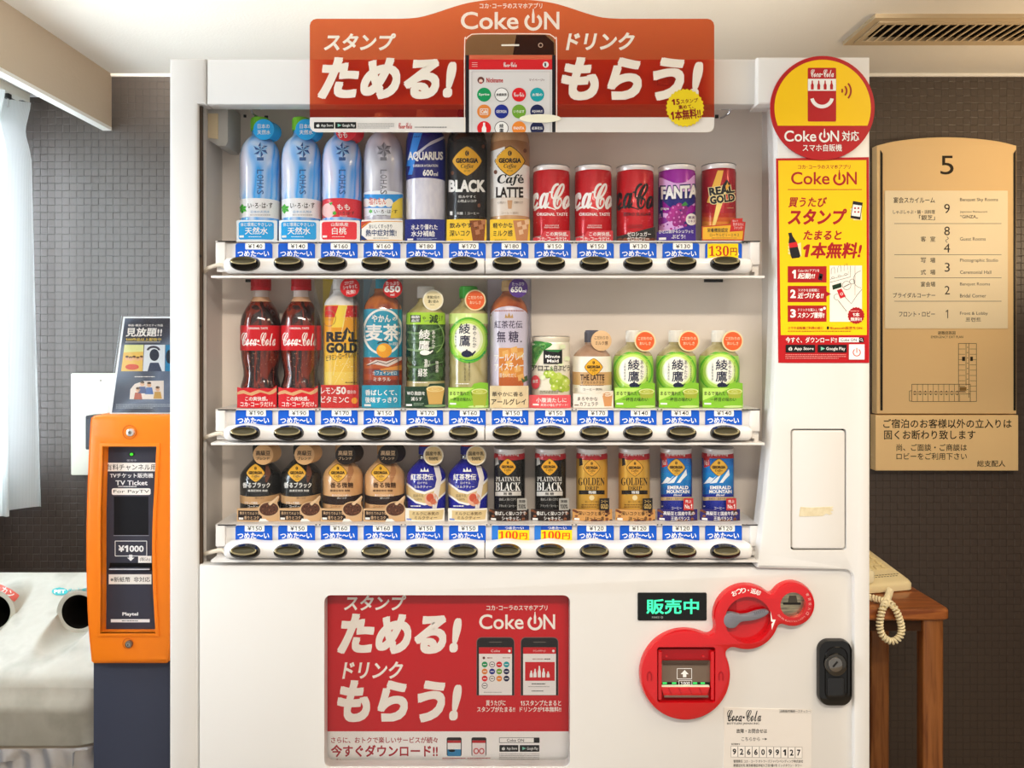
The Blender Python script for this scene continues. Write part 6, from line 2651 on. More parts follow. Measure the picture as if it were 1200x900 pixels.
def bottle_can(cx, label, kind):
    x = cx
    s = Sample('coffee_bottle' if kind != 'milk' else 'milk_tea_bottle', 'bottle', G3, 2, cx, label)
    body = [(537.5, 8), (539, 9.4), (541.5, 12), (545, 15.4), (548.5, 18.6), (552, 21.2), (555.5, 22.8), (560, 23.4), (596, 23.2), (598, 23), (600, 21), (612, 21)]
    a = Art()
    if kind in ('black', 'tan'):
        K = WT if kind == 'black' else ink('#3a2010')
        georgia(a, x - 6, 554.5, 10.5, 10.5, '#e8b03a')
        a.poly(smooth([(x + 8, 542), (x + 13, 550), (x + 10, 560), (x + 6, 566), (x + 5, 556)], 3, True), ink('#6a4030' if kind == 'black' else '#b07a50'))
        a.up()
        a.text('香るブラック' if kind == 'black' else '香る微糖', x - (21 if kind == 'black' else 15), 565.5, x + (11 if kind == 'black' else 12), 572, K, 0.02)
        a.text('厳選豆使用 無糖', x - 15, 574, x + 8, 576.5, K, 0.008)
        a.text('挽きたてのような香りと', x - 13, 579.5, x + 9, 582, INKK if kind == 'black' else WT)
        a.text('深いコク', x - 7, 582.8, x + 4, 585, INKK if kind == 'black' else WT)
        a.text('ブラック無糖／' if kind == 'black' else 'コーヒー飲料', x - 19, 588, x - 1, 591.5, K)
        a.text('コーヒー', x - 15, 592.5, x - 3, 595.5, K)
        bands = [(577.5, 586.5, '#caa070')] if kind == 'black' else [(577.5, 587, '#2c1c18')]
        mat = noisy('black_metal_bottle', ['#141412', '#1c1b1a'], (50, 50, 30), 0.22, 1.5, coat=0.6) if kind == 'black' else noisy('tan_metal_bottle', ['#d09c66', '#dcac78'], (50, 50, 30), 0.25, 1.5, coat=0.5)
        capc = '#161412' if kind == 'black' else '#c89a68'
    else:
        a.poly([(x - 24, 565), (x - 12, 574), (x - 2, 576.5), (x + 8, 573), (x + 24, 559), (x + 24, 577), (x + 10, 590), (x - 2, 592.5), (x - 12, 590), (x - 24, 581)], WT)
        a.up()
        a.poly([(x - 24, 567.5), (x - 12, 577), (x - 2, 579.5), (x + 8, 576), (x + 24, 562), (x + 24, 574.5), (x + 10, 587.5), (x - 2, 590), (x - 12, 587.5), (x - 24, 578.5)], ink('#d8bc84'))
        a.up()
        a.poly([(x + 8, 544), (x + 15, 546), (x + 18, 560), (x + 15, 578), (x + 12, 596), (x + 7, 596), (x + 9, 576), (x + 12, 562)], ink('#efe9e6'))
        a.poly([(x - 7, 553), (x - 6, 549), (x - 3.5, 552), (x - 2, 547.5), (x - 0.5, 552), (x + 2, 549), (x + 3, 553)], WT)
        a.text('紅茶花伝', x - 18, 555.5, x + 8, 563, WT, 0.016)
        a.text('ロイヤル', x - 10, 564.6, x + 1.5, 567.6, WT, 0.006)
        a.text('ミルクティー', x - 14, 569, x + 6, 572.4, WT, 0.006)
        a.text('国産牛乳', x - 15, 579.5, x - 3, 583, ink('#5a4424'))
        a.text('100%', x - 14, 584, x - 5, 586.6, ink('#5a4424'))
        a.circ(x + 6, 585.5, 7.8, ink('#e8b498'), 8)
        a.up()
        a.circ(x + 4.5, 583.5, 4.4, ink('#d0583c'), 4.8)
        a.circ(x + 8, 588, 3.4, ink('#d87a5c'), 3.4)
        a.bars(x - 18, 592, x - 6, 594.5, 1, WT, 2)
        bands = []
        mat = noisy('blue_metal_bottle', ['#1a1c8c', '#2226a0'], (50, 50, 30), 0.22, 1.5, coat=0.6)
        capc = '#1c2090'
    s.body(body, mat, bands, a)
    m = MB()
    z = s.v(537.4)
    m.lathe([(z - 0.0005, 0.0116), (z + 0.001, 0.0132), (z + 0.0052, 0.0132), (z + 0.0066, 0.0112), (s.v(531), 0.0112)], SILV, 36)
    put_local(m, 'neck_ring', s.root, 'silver neck ring')
    if kind == 'milk':
        m = MB()
        m.lathe([(s.v(522.5), 0.0120), (s.v(520.6), 0.0120), (s.v(520.5), 0.0110)], ink('#d0503c'), 36)
        put_local(m, 'cap_band', s.root, 'orange cap band')
    s.cap([(520.5 if kind != 'milk' else 522.6, 8.2), (521.5 if kind != 'milk' else 523, 8.6), (528.5, 8.6), (529, 9.0), (532, 9.0)], capc)
    t = Art()
    if kind == 'milk':
        tx, ty = x + 8.5, 534
        t.text('国産牛乳', tx - 9, ty - 4.6, tx + 9, ty + 0.2, ink('#2a2014'), 0.014)
        t.text('100%', tx - 5.5, ty + 1.6, tx + 5.5, ty + 6, ink('#2a2014'), 0.016)
        s.tag(tx, ty, 11.8, '#e2c48c', t, rim='#f2e8d0', y=-0.026, label='cream round tag')
    else:
        tx, ty = x + 2.8, 533.2
        col, tc = ('#e2b27c', ink('#2a1a10')) if kind == 'black' else ('#241a16', ink('#e8c49a'))
        t.text('高級豆', tx - 8.5, ty - 5, tx + 8.5, ty + 0.8, tc, 0.016)
        t.text('ブレンド', tx - 8, ty + 2.2, tx + 7.5, ty + 6, tc, 0.014)
        s.tag(tx, ty, 11.8, col, t, y=-0.026, behind=(tx + 10, ty - 2.6, 11.4, -0.010), label='tan round tag' if kind == 'black' else 'black round tag')
    c = Art()
    if kind == 'milk':
        c.poly([(x - 19, 599), (x + 22, 598.4), (x + 20, 609.6), (x - 19, 610)], ink('#dcc490'))
        c.up()
        c.text('ミルクに本気の', x - 15, 600.2, x + 16, 604.2, ink('#5a3c1c'), 0.014)
        c.text('ミルクティー', x - 12.5, 605.2, x + 14, 609.2, ink('#5a3c1c'), 0.014)
        c.rect(x - 22, 608.4, x - 16, 610.4, ink('#7a8ac8'))
        s.card(rr(x - 23.6, 596.5, x + 22.6, 612, 0.6), '#f2ece0', c)
    else:
        c.rect(x - 22.4, 598.8, x + 6, 610, ink('#241614'))
        c.up()
        c.text('挽きたてのような', x - 20.5, 600, x + 3.5, 603.6, ink('#e8c49a'), 0.008)
        c.text('香りとコク', x - 15, 605, x + 2.5, 609, ink('#e8c49a'), 0.012)
        c.rect(x - 21.6, 607, x - 16, 609.4, WT)
        c.poly([(x + 2, 612), (x + 4, 608), (x + 10, 608.5), (x + 14, 612)], WT)
        c.circ(x + 13.5, 598, 12, ink('#d8b48a'), 9.4, 30)
        c.up()
        c.circ(x + 13.7, 597.2, 10.6, ink('#5a3626'), 7.8, 30)
        c.up()
        rnd = random.Random(5)
        for q in range(22):
            c.circ(x + 13.7 + rnd.uniform(-7, 7), 597 + rnd.uniform(-5, 5), 0.8, ink('#84543c' if q % 2 else '#3c2018'), n=8)
        c.line([(x + 14, 592), (x + 20, 587), (x + 24, 582.5)], [3.6, 2.4, 1.2], ink('#e8c8a0'))
        outl = [(x - 24, 596.5), (x + 1.5, 596.5)] + [(x + 13.5 + 12.4 * math.cos(math.radians(g)), 598 + 9.8 * math.sin(math.radians(g))) for g in range(185, 290, 15)] + [(x + 18, 588), (x + 24, 581.6), (x + 25.2, 583.4), (x + 23, 590), (x + 25, 600), (x + 24.5, 612), (x - 24, 612)]
        s.card(outl, '#dab284' , c, bulge=0.004, label='brown card with a coffee scoop')
    return s


b = bottle_can(305.5, 'black coffee bottle with a tan round tag, leftmost on the bottom shelf', 'black')
b.copy(353, 'black coffee bottle with a tan round tag, between its twin and the tan bottles')
b = bottle_can(402, 'tan coffee bottle with a black round tag, beside the black coffee bottles', 'tan')
b.copy(451, 'tan coffee bottle with a black round tag, beside the blue milk tea bottles')
b = bottle_can(499.5, 'blue milk tea bottle with a cream round tag, beside the tan coffee bottle', 'milk')
b.copy(548.5, 'blue milk tea bottle with a cream round tag, beside the black coffee can')


def coffee_can(cx, label, kind):
    x = cx
    s = Sample('coffee_can', 'can', G3, 2, cx, label, base=612)
    a = Art()
    a.up()
    a.text('お手軽な170g', x - 13, 531.6, x + 11, 535.2, WT, 0.02)
    if kind == 'black':
        georgia(a, x - 2, 547.5, 9.3, 9.6, '#e8a828')
        a.poly([(x - 16.5, 537), (x - 13.5, 536.5), (x - 12.5, 544), (x - 16.5, 546)], ink('#c8c4be'))
        a.text('𝐏𝐋𝐀𝐓𝐈𝐍𝐔𝐌', x - 16, 559, x + 12.5, 564.5, ink('#dcd8d2'), 0.0)
        a.text('𝐁𝐋𝐀𝐂𝐊', x - 16.5, 565.5, x + 13, 575.5, WT, 0.0, res=3)
        a.poly([(x - 16.5, 576.5), (x + 13.5, 576), (x + 13.5, 581), (x - 16.5, 581.5)], ink('#d4d0ca'))
        a.up()
        a.text('無 糖', x - 7, 577.2, x + 3, 580.6, INKK, 0.014)
        a.text('香ばしく深いコクで', x - 12, 584, x + 8, 587, ink('#c8c4be'))
        a.text('ブラック／コーヒー', x - 12.5, 591.5, x + 8, 594.6, ink('#c8c4be'))
        mat, chipc = ink('#171614', 0.22, 0.1, 0.5), ('#a8a49c', INKK, '無糖', '100%')
        cardc, cardt = '#241612', WT
        ct = ('香ばしく深いコクで', 'シャキッと、')
    elif kind == 'gold':
        georgia(a, x + 0, 548.5, 9.4, 9.6, '#e0a43a')
        a.poly([(x - 14.5, 537), (x - 11.5, 537), (x - 10.5, 545), (x - 14.5, 546.5)], ink('#241c14'))
        a.text('𝐆𝐎𝐋𝐃𝐄𝐍', x - 15.5, 560, x + 15, 569, ink('#1c140c'), 0.0, res=3)
        a.text('𝐃𝐑𝐈𝐏', x - 8, 570, x + 8, 574.5, ink('#1c140c'), 0.0)
        a.rect(x - 15, 574.8, x + 15, 579.6, ink('#1c140c'))
        a.up()
        a.text('微糖', x - 4, 575.4, x + 5, 579, WT, 0.012)
        a.circ(x, 583.5, 3, ink('#e8d4a0'), 3)
        a.text('深いコクと香り', x - 8, 587, x + 8, 589.6, ink('#4a3414'))
        a.bars(x - 12, 590.6, x + 10, 595.6, 2, ink('#8a6424'), 2)
        mat, chipc = ink('#d8a440', 0.3, 0.3, 0.3), ('#201a14', ink('#d8b468'), 'コーヒー', 'GOLD')
        cardc, cardt = '#d09a58', ink('#3a2414')
        ct = ('深いコクと香りで', 'ほっと一息')
    else:
        for q, cc in enumerate(('#1a6cc0', '#1c7ccc', '#1a88d0', '#1878c4', '#1664b4')):
            a.rect(x - 20, 537.4 + q * 8.4, x + 20, 545.8 + q * 8.4, ink(cc, 0.22, 0.1, 0.5))
        a.up()
        georgia(a, x + 0.5, 548, 10, 10, '#dca83a')
        a.poly([(x - 17, 537), (x - 10.5, 536.6), (x - 9.5, 546), (x - 16.5, 548)], ink('#d02a2a'))
        a.up()
        a.text('No1', x - 16, 539, x - 11, 545.4, WT, 0.01)
        a.up(-1)
        for p in ([(x - 17, 567), (x - 10, 559), (x - 6, 561), (x - 2, 557.5), (x - 9, 566)], [(x - 10, 567), (x - 2, 560), (x + 3, 556.5), (x - 2, 566)], [(x + 1, 566), (x + 8, 556), (x + 12, 550), (x + 13, 557), (x + 8, 562), (x + 5, 566)]):
            a.poly(p, ink('#e8eef2'))
        a.text('EMERALD', x - 9.5, 569.5, x + 14.5, 573.6, WT, 0.034)
        a.text('MOUNTAIN', x - 10.5, 574.3, x + 15.5, 578.4, WT, 0.034)
        a.text('𝑩𝒍𝒆𝒏𝒅', x - 3, 579, x + 7, 581.6, WT)
        a.rect(x - 19, 582.6, x + 19, 586.6, ink('#cdb083'))
        a.up()
        a.text('高級豆と国産牛乳100%', x - 11, 583.4, x + 14, 586, INKK)
        a.text('コーヒー', x - 5, 594, x + 7, 597.2, WT)
        a.bars(x - 17, 592, x - 14, 594.5, 1, WT, 1)
        mat, chipc = ink('#1c2a94', 0.22, 0.1, 0.5), ('#c02a2a', WT, '売上', 'No.1')
        cardc, cardt = '#2c2470', WT
        ct = ('高級豆と国産牛乳の', '王道バランス')
    can(s, 524.6, 18.3, 612.5, mat, [(530.2, 536.8, '#cf2a34')], a)
    c = Art()
    rnd = random.Random(7)
    for q in range(26):
        bx = rnd.choice([rnd.uniform(-23, -17), rnd.uniform(15, 22), rnd.uniform(-23, 22)])
        by = rnd.uniform(599, 611) if abs(bx) > 15 else rnd.uniform(609.5, 611.5)
        c.circ(x + bx, by, 1.9, ink(('#6a3a22', '#8a5232', '#4a2414')[q % 3]), 1.4, 10)
    c.up()
    c.text(ct[0], x - 17.5, 599.8, x + 19, 604.4, cardt, 0.016)
    c.text(ct[1], x - 9, 605.6, x + 13, 610.2, cardt, 0.016)
    c.rect(x - 22, 608, x - 16, 610.4, WT)
    s.card(rr(x - 24, 597.6, x + 22.6, 612.2, 0.8), cardc, c)
    # small square tag on the card's corner
    m = MB()
    y = -(s.R(0.01) + 0.0055)
    mp = s.flat(y)
    q = [(x + 9, 584.5), (x + 20.5, 584), (x + 20.5, 598), (x + 9, 598.4)]
    m.slab([(mp(a_, b_, 0)[0], mp(a_, b_, 0)[2]) for a_, b_ in q], y, y + 0.0007, ink(chipc[0]))
    t = Art()
    t.text(chipc[2], x + 11, 586, x + 18.5, 589.6, chipc[1], 0.01)
    t.text(chipc[3], x + 10.5, 591, x + 19, 596.4, chipc[1], 0.02)
    t.into(m, mp)
    put_local(m, 'square_tag', s.root)
    return s


b = coffee_can(597, 'black coffee can with white lettering, beside the blue milk tea bottle', 'black')
b.copy(645, 'black coffee can with white lettering, beside the golden can')
b = coffee_can(693.5, 'golden coffee can with black lettering, beside the black coffee can', 'gold')
b.copy(743, 'golden coffee can with black lettering, beside the blue mountain can')
b = coffee_can(792, 'blue coffee can with white mountains, beside the golden can', 'blue')
b.copy(841, 'blue coffee can with white mountains, rightmost on the bottom shelf')

# ------------------------------------------------------------------ ticket machine
YT = 0.15
tm = thing('ticket_machine', (PX(152, YT), YT, 0.0), 'orange ticket machine with a dark panel on a navy pedestal, beside the vending machine', 'ticket machine')
m = MB()
OR = ink('#ee7d16', 0.4, 0, 0.1)
NAVY = ink('#3a3e4e', 0.45)
m.slab(on([(107.5, 777), (198.5, 777), (198.5, 1270), (107.5, 1270)], YT), YT + 0.004, YT + 0.22, NAVY, 0.003)
m.box(PX(107.5, YT) - 0.01, PX(198.5, YT) + 0.002, YT - 0.0, YT + 0.24, 0.0, PZ(1270, YT), NAVY)
put(m, 'pedestal', tm)
outer = smooth([(107, 489.5), (111, 487)], 1) + smooth([(196, 487), (200, 489.5)], 1) + smooth([(201, 520), (203, 600), (203, 680), (200.5, 740), (197, 776)], 3) + [(195, 777), (110, 777)] + smooth([(107.5, 775), (103.8, 735), (101.5, 680), (101.5, 610), (103.5, 545), (106, 497)], 3)
opening = [(121, 523)] + [(184, 523)] + smooth([(182.5, 560), (180, 600), (179, 640), (180, 690), (183, 742)], 2)[1:] + smooth([(118, 742), (118.5, 680), (118.5, 600), (120.5, 540)], 2)
m = MB()
m.slab(on(outer, YT - 0.025), YT - 0.025, YT + 0.0, OR, 0.006, holes=[on(opening, YT - 0.025)])
m.slab(on(outer, YT), YT, YT + 0.16, OR)
# raised rim round the opening
rim = inset(on(opening, YT - 0.025), -0.006) if area2(on(opening, 0)) > 0 else inset(on(opening, YT - 0.025)[::-1], -0.006)
m.slab(rim, YT - 0.0275, YT - 0.02, OR, 0.0018, holes=[on(opening, YT - 0.025)])
put(m, 'bezel', tm, 'orange bezel')
m = MB()
YD = YT - 0.006
m.slab(on([(115, 520), (188, 520), (188, 745), (115, 745)], YD), YD, YT + 0.002, ink('#3b3c49', 0.4))
a = Art()
CW = ink('#eceef0')
a.text('使用中', 148.5, 538.3, 160, 540.8, ink('#b0b4bc'))
a.rr(123, 542.3, 183, 552.3, 2, WT)
a.rr(131, 572.2, 176.5, 580, 2, WT)
a.rect(133.5, 582, 174, 627, ink('#15161c'))
a.up()
a.text('有料チャンネル用', 124.5, 543.8, 183, 551, INKK, 0.004)
a.text('For PayTV', 133, 574, 175, 578.6, INKK, 0.0)
a.text('TVチケット販売機', 129, 554.4, 179.5, 560, CW, 0.02)
a.text('TV Ticket', 135.5, 563, 173, 568.6, CW, 0.02)
a.bars(138.5, 569.2, 170, 571, 1, CW, 4)
a.line([(133, 627.6), (174.5, 627.6)], 0.8, ink('#8a8d98'))
a.frame(135, 634, 172, 651.5, 0.8, CW)
a.text('¥1000', 138.8, 639, 168.5, 646.8, CW, 0.03)
a.poly([(151.3, 650), (155.3, 650), (155.3, 653.5), (157.5, 653.5), (153.3, 657.5), (149.2, 653.5), (151.3, 653.5)], CW)
a.rect(162, 651.5, 177.5, 659.5, WT)
a.rect(127.5, 673, 177.5, 684.5, WT)
a.up()
a.text('(税込)', 164, 653, 176, 658, INKK)
a.text('※新紙幣  非対応', 129.5, 676, 176, 682, INKK, 0.004)
a.text('Playtel', 143.5, 717.5, 162, 722.5, CW, 0.034)
a.rect(130, 725.5, 175.5, 729.2, CW)
a.up()
a.bars(143, 726.4, 162, 728.4, 1, ink('#555555'), 2)
a.into(m, flatmap(YD))
pan = put(m, 'control_panel', tm, 'dark grey panel')
m = MB()
m.slab(on(circ(154.5, 532.5, 3.4, 16, 2.6), YD), YD - 0.001, YD, DARK)
m.slab(on(circ(154.5, 532.3, 2.0, 16, 1.7), YD), YD - 0.0022, YD, glow('#40e020', 1.0), 0.0006)
put(m, 'indicator_lamp', pan, 'small green lamp')
m = MB()
m.slab(on([(129, 659.5), (178.5, 659.5), (178.5, 668.5), (128, 668.5)], YD), YD - 0.0006, YD, ink('#0a0a0c', 0.3))
m.slab(on(rr(128, 665.8, 175.5, 668, 0.5), YD - 0.006), YD - 0.010, YD - 0.0002, ink('#4a4c58', 0.3), 0.001)
m.slab(on(rr(128, 666.6, 175.5, 667.6, 0.3), YD - 0.010), YD - 0.0106, YD - 0.0098, ink('#d8dae0', 0.3))
put(m, 'note_slot', pan)
for cy, r, rx in ((506.5, 8.5, 154), (754, 6.4, 152)):
    m = MB()
    yy = YT - 0.025
    m.slab(on(circ(rx - 2, cy, r, 30), yy), yy - 0.0005, yy + 0.001, ink('#c85f0c', 0.4), holes=[on(circ(rx - 2, cy, r - 1, 30), yy)])
    m.slab(on(circ(rx - 2, cy, r - 1, 30), yy), yy - 0.0003, yy, ink('#e07a1c', 0.5))
    m.slab(on(circ(rx, cy, 4.6 if cy < 600 else 4.2, 24), yy), yy - 0.006, yy, ink('#e8e6e4' if cy < 600 else '#8a8074', 0.25, 0.7), 0.0015)
    m.slab(on(circ(rx, cy, 2.2, 16), yy), yy - 0.0068, yy - 0.005, ink('#b8b6b2', 0.25, 0.8))
    m.slab(on([(rx - 0.5, cy - 1.5), (rx + 0.5, cy - 1.5), (rx + 0.5, cy + 1.5), (rx - 0.5, cy + 1.5)], yy), yy - 0.0071, yy - 0.006, DARK)
    put(m, 'key_lock', tm, 'round steel key lock')

# leaflet display on top of it: a board leaning back in a clear stand
lb = thing('poster_stand', (PX(170, 0.2), 0.2, PZ(487, YT) - 0.0), 'dark film poster leaning in a clear stand on top of the orange ticket machine', 'poster stand')
zb = PZ(487.2, YT)
LEAN = 0.42


def lean(px, py, o):
    """Point of the leaning board seen at this pixel."""
    # plane: y = 0.165 + LEAN * (z - zb)
    t = (0.165 + D + LEAN * (H - zb)) / (1 + LEAN * (py - VY) / F) / 1.0
    Z = t
    x_, z_ = (px - VX) * Z / F, H - (py - VY) * Z / F
    return (x_, Z - D - o, z_)


m = MB()
a = Art()
a.L = 0
a.poly([(144.5, 371), (214, 371), (214, 485), (128.5, 485)], ink('#e8eef2'))
a.up()
a.poly([(146.5, 373), (214, 373), (214, 483.5), (131, 483.5)], noisy('poster_paper', ['#20283c', '#3a465c', '#6a7a94', '#2a3448'], (9, 9, 9), 0.3, 1, coat=0.3))
a.up()
a.text('映画･韓流･バラエティ作品', 150.5, 379.8, 191, 382.6, WT, 0.016)
a.text('見放題!!', 147.5, 384, 190, 394.5, WT, 0.026, 0.08)
a.text('100作品以上配信中', 147.5, 396, 189, 399.6, ink('#f0d060'), 0.016)
a.rect(147, 400.6, 188, 401.1, WT)
a.poly([(146, 404), (168.5, 404), (167, 435), (142, 435)], ink('#e9c46a'))
a.poly([(169.5, 404), (193.5, 404), (193, 435), (167.5, 435)], ink('#dfe6ee'))
a.poly([(194.5, 404), (214, 404), (214, 435), (193.5, 435)], ink('#2c88b8'))
a.up()
a.poly([(146, 404), (168.5, 404), (168, 412), (145, 413)], ink('#e0e4a0'))
for q in range(5):
    a.circ(149 + q * 4.2, 420 + (q % 2), 2.2, ink('#e8b890'))
    a.circ(149 + q * 4.2, 418 + (q % 2), 2.0, ink('#5a3a2c'), 1.3)
a.circ(155, 430, 8, ink('#d8583c'), 3.4)
a.circ(181, 416, 5.6, ink('#2c3448'), 7)
a.poly([(173, 435), (176, 425), (186, 425), (190, 435)], ink('#3c4a64'))
a.arc(180, 410.5, 6.6, 2.6, 180, 360, ink('#3a3f52'), 12, 4)
a.circ(198.5, 418, 4, ink('#1c2838'), 8)
a.bars(158, 440.5, 192, 442.4, 1, WT, 3)
a.poly([(152, 467.8), (153, 456), (158, 450), (168, 446.5), (192, 446), (192, 467.8)], ink('#e6ddd6'))
a.up()
for q, (gx, gy, cc) in enumerate(((161, 459, '#b86a5a'), (166, 452, '#4a5a8a'), (174, 453, '#5a7ab4'), (184, 458, '#c8a05c'))):
    a.circ(gx + 1, gy - 2, 2.6, ink('#e2b898'))
    a.circ(gx + 1, gy - 4, 2.4, ink('#2c241f'), 1.5)
    a.poly([(gx - 4, gy + 9), (gx - 2.5, gy + 1), (gx + 4.5, gy + 1), (gx + 6, gy + 9)], ink(cc))
a.bars(136, 473, 200, 479, 3, ink('#b8c4d0'), 4, 0.35)
a.into(m, lean, off=0.0002)
fr = a.items[0]
back = [lean(px, py, -0.003) for px, py in ((144.5, 371), (214, 371), (214, 485), (128.5, 485))]
m.add(back, [(0, 1, 2, 3)], ink('#e8eef2'))
put(m, 'poster', lb, 'dark blue film poster', angle=30)
m = MB()
CS = clear('acrylic_stand', gloss=0.7)
p = [lean(px, py, 0.004) for px, py in ((143.5, 370), (215, 370), (215, 486.5), (127, 486.5))]
q = [lean(px, py, 0.0025) for px, py in ((143.5, 370), (215, 370), (215, 486.5), (127, 486.5))]
m.add(p + q, [(0, 3, 2, 1), (4, 5, 6, 7), (0, 1, 5, 4), (1, 2, 6, 5), (2, 3, 7, 6), (3, 0, 4, 7)], CS)
x0, x1 = p[3][0], p[2][0]
m.box(x0 + 0.002, x1 - 0.002, 0.155, 0.235, zb + 0.0003, zb + 0.002, CS)
put(m, 'stand', lb, 'clear acrylic stand')

# ------------------------------------------------------------------ recycling bin
bx0, bx1, byf, byb = -1.235, -0.815, 0.30, 0.625
bin_ = thing('recycling_bin', ((bx0 + bx1) / 2, (byf + byb) / 2, 0.0), 'white recycling bin with a sloping two-hole lid, beside the orange ticket machine', 'bin')
LIDM = noisy('bin_lid_plastic', ['#b6b3a6', '#c0bdb1', '#a8a598'], (14, 14, 14), 0.42, 4, pos=[0.3, 0.5, 0.72])
HOLES = (-1.143, -0.950)
YH, RH, RO = 0.475, 0.0455, 0.0385
ZB_, ZF_ = 0.805, 0.680


def plane_z(y):
    return ZF_ + (ZB_ - ZF_) * (y - byf) / (byb - byf)


def lidz(x, y):
    z = plane_z(y)
    for hx in HOLES:
        dx = x - hx
        zc = plane_z(YH) + 0.002
        if y >= YH:
            R_ = RH + 0.004
            if abs(dx) < R_ * 1.5:
                t = abs(dx) / R_
                hood = zc + (math.sqrt(max(0, 1 - min(1, t) ** 2)) if t < 1 else 0) * R_
                hood -= (y - YH) * 0.16
                w = max(0, 1 - max(0, (t - 0.75)) / 0.7)
                zz = hood if t < 1 else -9
                k = 0.016
                h = max(k - abs(z - zz), 0) / k
                z = max(z, zz) + h * h * k / 4
        else:
            re_ = RH * (1 + 3.2 * (YH - y))
            if abs(dx) < re_ * 1.6:
                t = abs(dx) / re_
                floor_ = zc - math.sqrt(max(0, 1 - t * t)) * re_ if t < 1 else 9
                floor_ += (YH - y) * 0.10
                k = 0.010
                h = max(k - abs(z - floor_), 0) / k
                z = min(z, floor_) - h * h * k / 4
    return z


m = MB()
NXX, NYY = 150, 84
xs = [bx0 + (bx1 - bx0) * i / NXX for i in range(NXX + 1)]
ys = sorted(set([byf + (byb - byf) * j / NYY for j in range(NYY + 1)] + [YH - 0.0002, YH]))
ed = lambda x, y: min(x - bx0, bx1 - x, y - byf, byb - y)


def rnd_edge(x, y, z):
    e = ed(x, y)
    r = 0.022
    if e < r:
        z -= (r - math.sqrt(max(0, r * r - (r - e) ** 2)))
    return z


verts = [(x, y, rnd_edge(x, y, lidz(x, y))) for y in ys for x in xs]
nx = len(xs)
faces = []
for j in range(len(ys) - 1):
    for i in range(nx - 1):
        if abs(ys[j] - (YH - 0.0002)) < 1e-9:
            xm = (xs[i] + xs[i + 1]) / 2
            if any(abs(xm - hx) < RH * 0.97 for hx in HOLES):
                continue            # the wall round the throw-in hole is built below
        faces.append((j * nx + i, j * nx + i + 1, (j + 1) * nx + i + 1, (j + 1) * nx + i))
m.add(verts, faces, LIDM)
# skirt with its step
zf = ZF_ - 0.022


def rect_ring(g, z, r=0.05):
    pts = rr(bx0 - g, byf - g, bx1 + g, byb + g, r, 8)
    return [(p[0], p[1], z if not callable(z) else z(p[0], p[1])) for p in pts]


top = lambda x, y: plane_z(max(byf, min(byb, y))) - 0.020
m.loft([rect_ring(0.0, top, 0.02), rect_ring(0.004, lambda x, y: min(top(x, y) - 0.01, 0.64 + 0.25 * (y - byf)), 0.03), rect_ring(0.010, 0.628, 0.05), rect_ring(0.010, 0.612, 0.05), rect_ring(0.006, 0.606, 0.05), rect_ring(0.006, 0.546, 0.05), rect_ring(0.003, 0.543, 0.05), rect_ring(0.003, 0.6, 0.05)], LIDM, close=True, caps=False)
lid = put(m, 'lid', bin_, angle=50)
for hx in HOLES:
    m = MB()
    zc = plane_z(YH) + 0.002
    ring1 = [(hx + RO * math.cos(t), YH + 0.0001, zc + 0.002 + RO * math.sin(t)) for t in [2 * math.pi * k / 40 for k in range(40)]]
    ring2 = [(p[0], YH + 0.13, p[2] - 0.03) for p in ring1]
    out_ = [(hx + (RH * 1.04 if math.sin(t) < 0 else RH + 0.0045) * math.cos(t), YH, zc + (RH * 1.04 if math.sin(t) < 0 else RH + 0.0045) * math.sin(t)) for t in [2 * math.pi * k / 40 for k in range(40)]]
    mid_ = [(p[0] * 0.4 + q_[0] * 0.6, YH - 0.0008, p[2] * 0.4 + q_[2] * 0.6) for p, q_ in zip(ring1, out_)]
    m.loft([out_, mid_, ring1], LIDM, close=True, caps=False)
    m.loft([ring1, ring2], ink('#15130f', 0.7), close=True, caps=False)
    m.add(ring2, [tuple(range(40))], ink('#0c0b0a', 0.8))
    put(m, 'throw_in_hole', lid, 'dark round throw-in hole')


def lidmap(px, py, o):
    # follow the view ray down to the lid's surface, then lift by o
    Z = 1.57
    while Z < 1.884 and H - (py - VY) * Z / F > lidz((px - VX) * Z / F, Z - D):
        Z += 0.0015
    return ((px - VX) * Z / F, Z - D, lidz((px - VX) * Z / F, Z - D) + 0.0016 + o)


a = Art()
PK, TQ2 = ink('#e86a5c'), ink('#3ab4b8')
a.poly([(-6, 684), (4, 687), (14, 692), (23, 699), (17, 707), (9, 700), (0, 695.5), (-6, 693.5)], PK)
a.circ(70, 694.2, 9.4, TQ2, 4.6)
a.up()
a.text('カン', 1, 691, 17, 699, WT, 0.03, rot=30)
a.text('PET', 63.5, 692, 76.5, 696.6, WT, 0.03)
a.text('ペットボトル', 79, 689.8, 112, 697.2, TQ2, 0.03)
m = MB()
a.into(m, lidmap, (1.5, 1.5), 0.0001)
put(m, 'lid_label', lid, 'red and turquoise labels')
m = MB()
m.loft([rect_ring(-0.02, 0.0, 0.05), rect_ring(-0.012, 0.02, 0.05), rect_ring(-0.008, 0.59, 0.05)], noisy('bin_body_plastic', ['#b8a994', '#c4b7a4'], (6, 6, 6), 0.5), close=True)
put(m, 'bin_body', bin_)
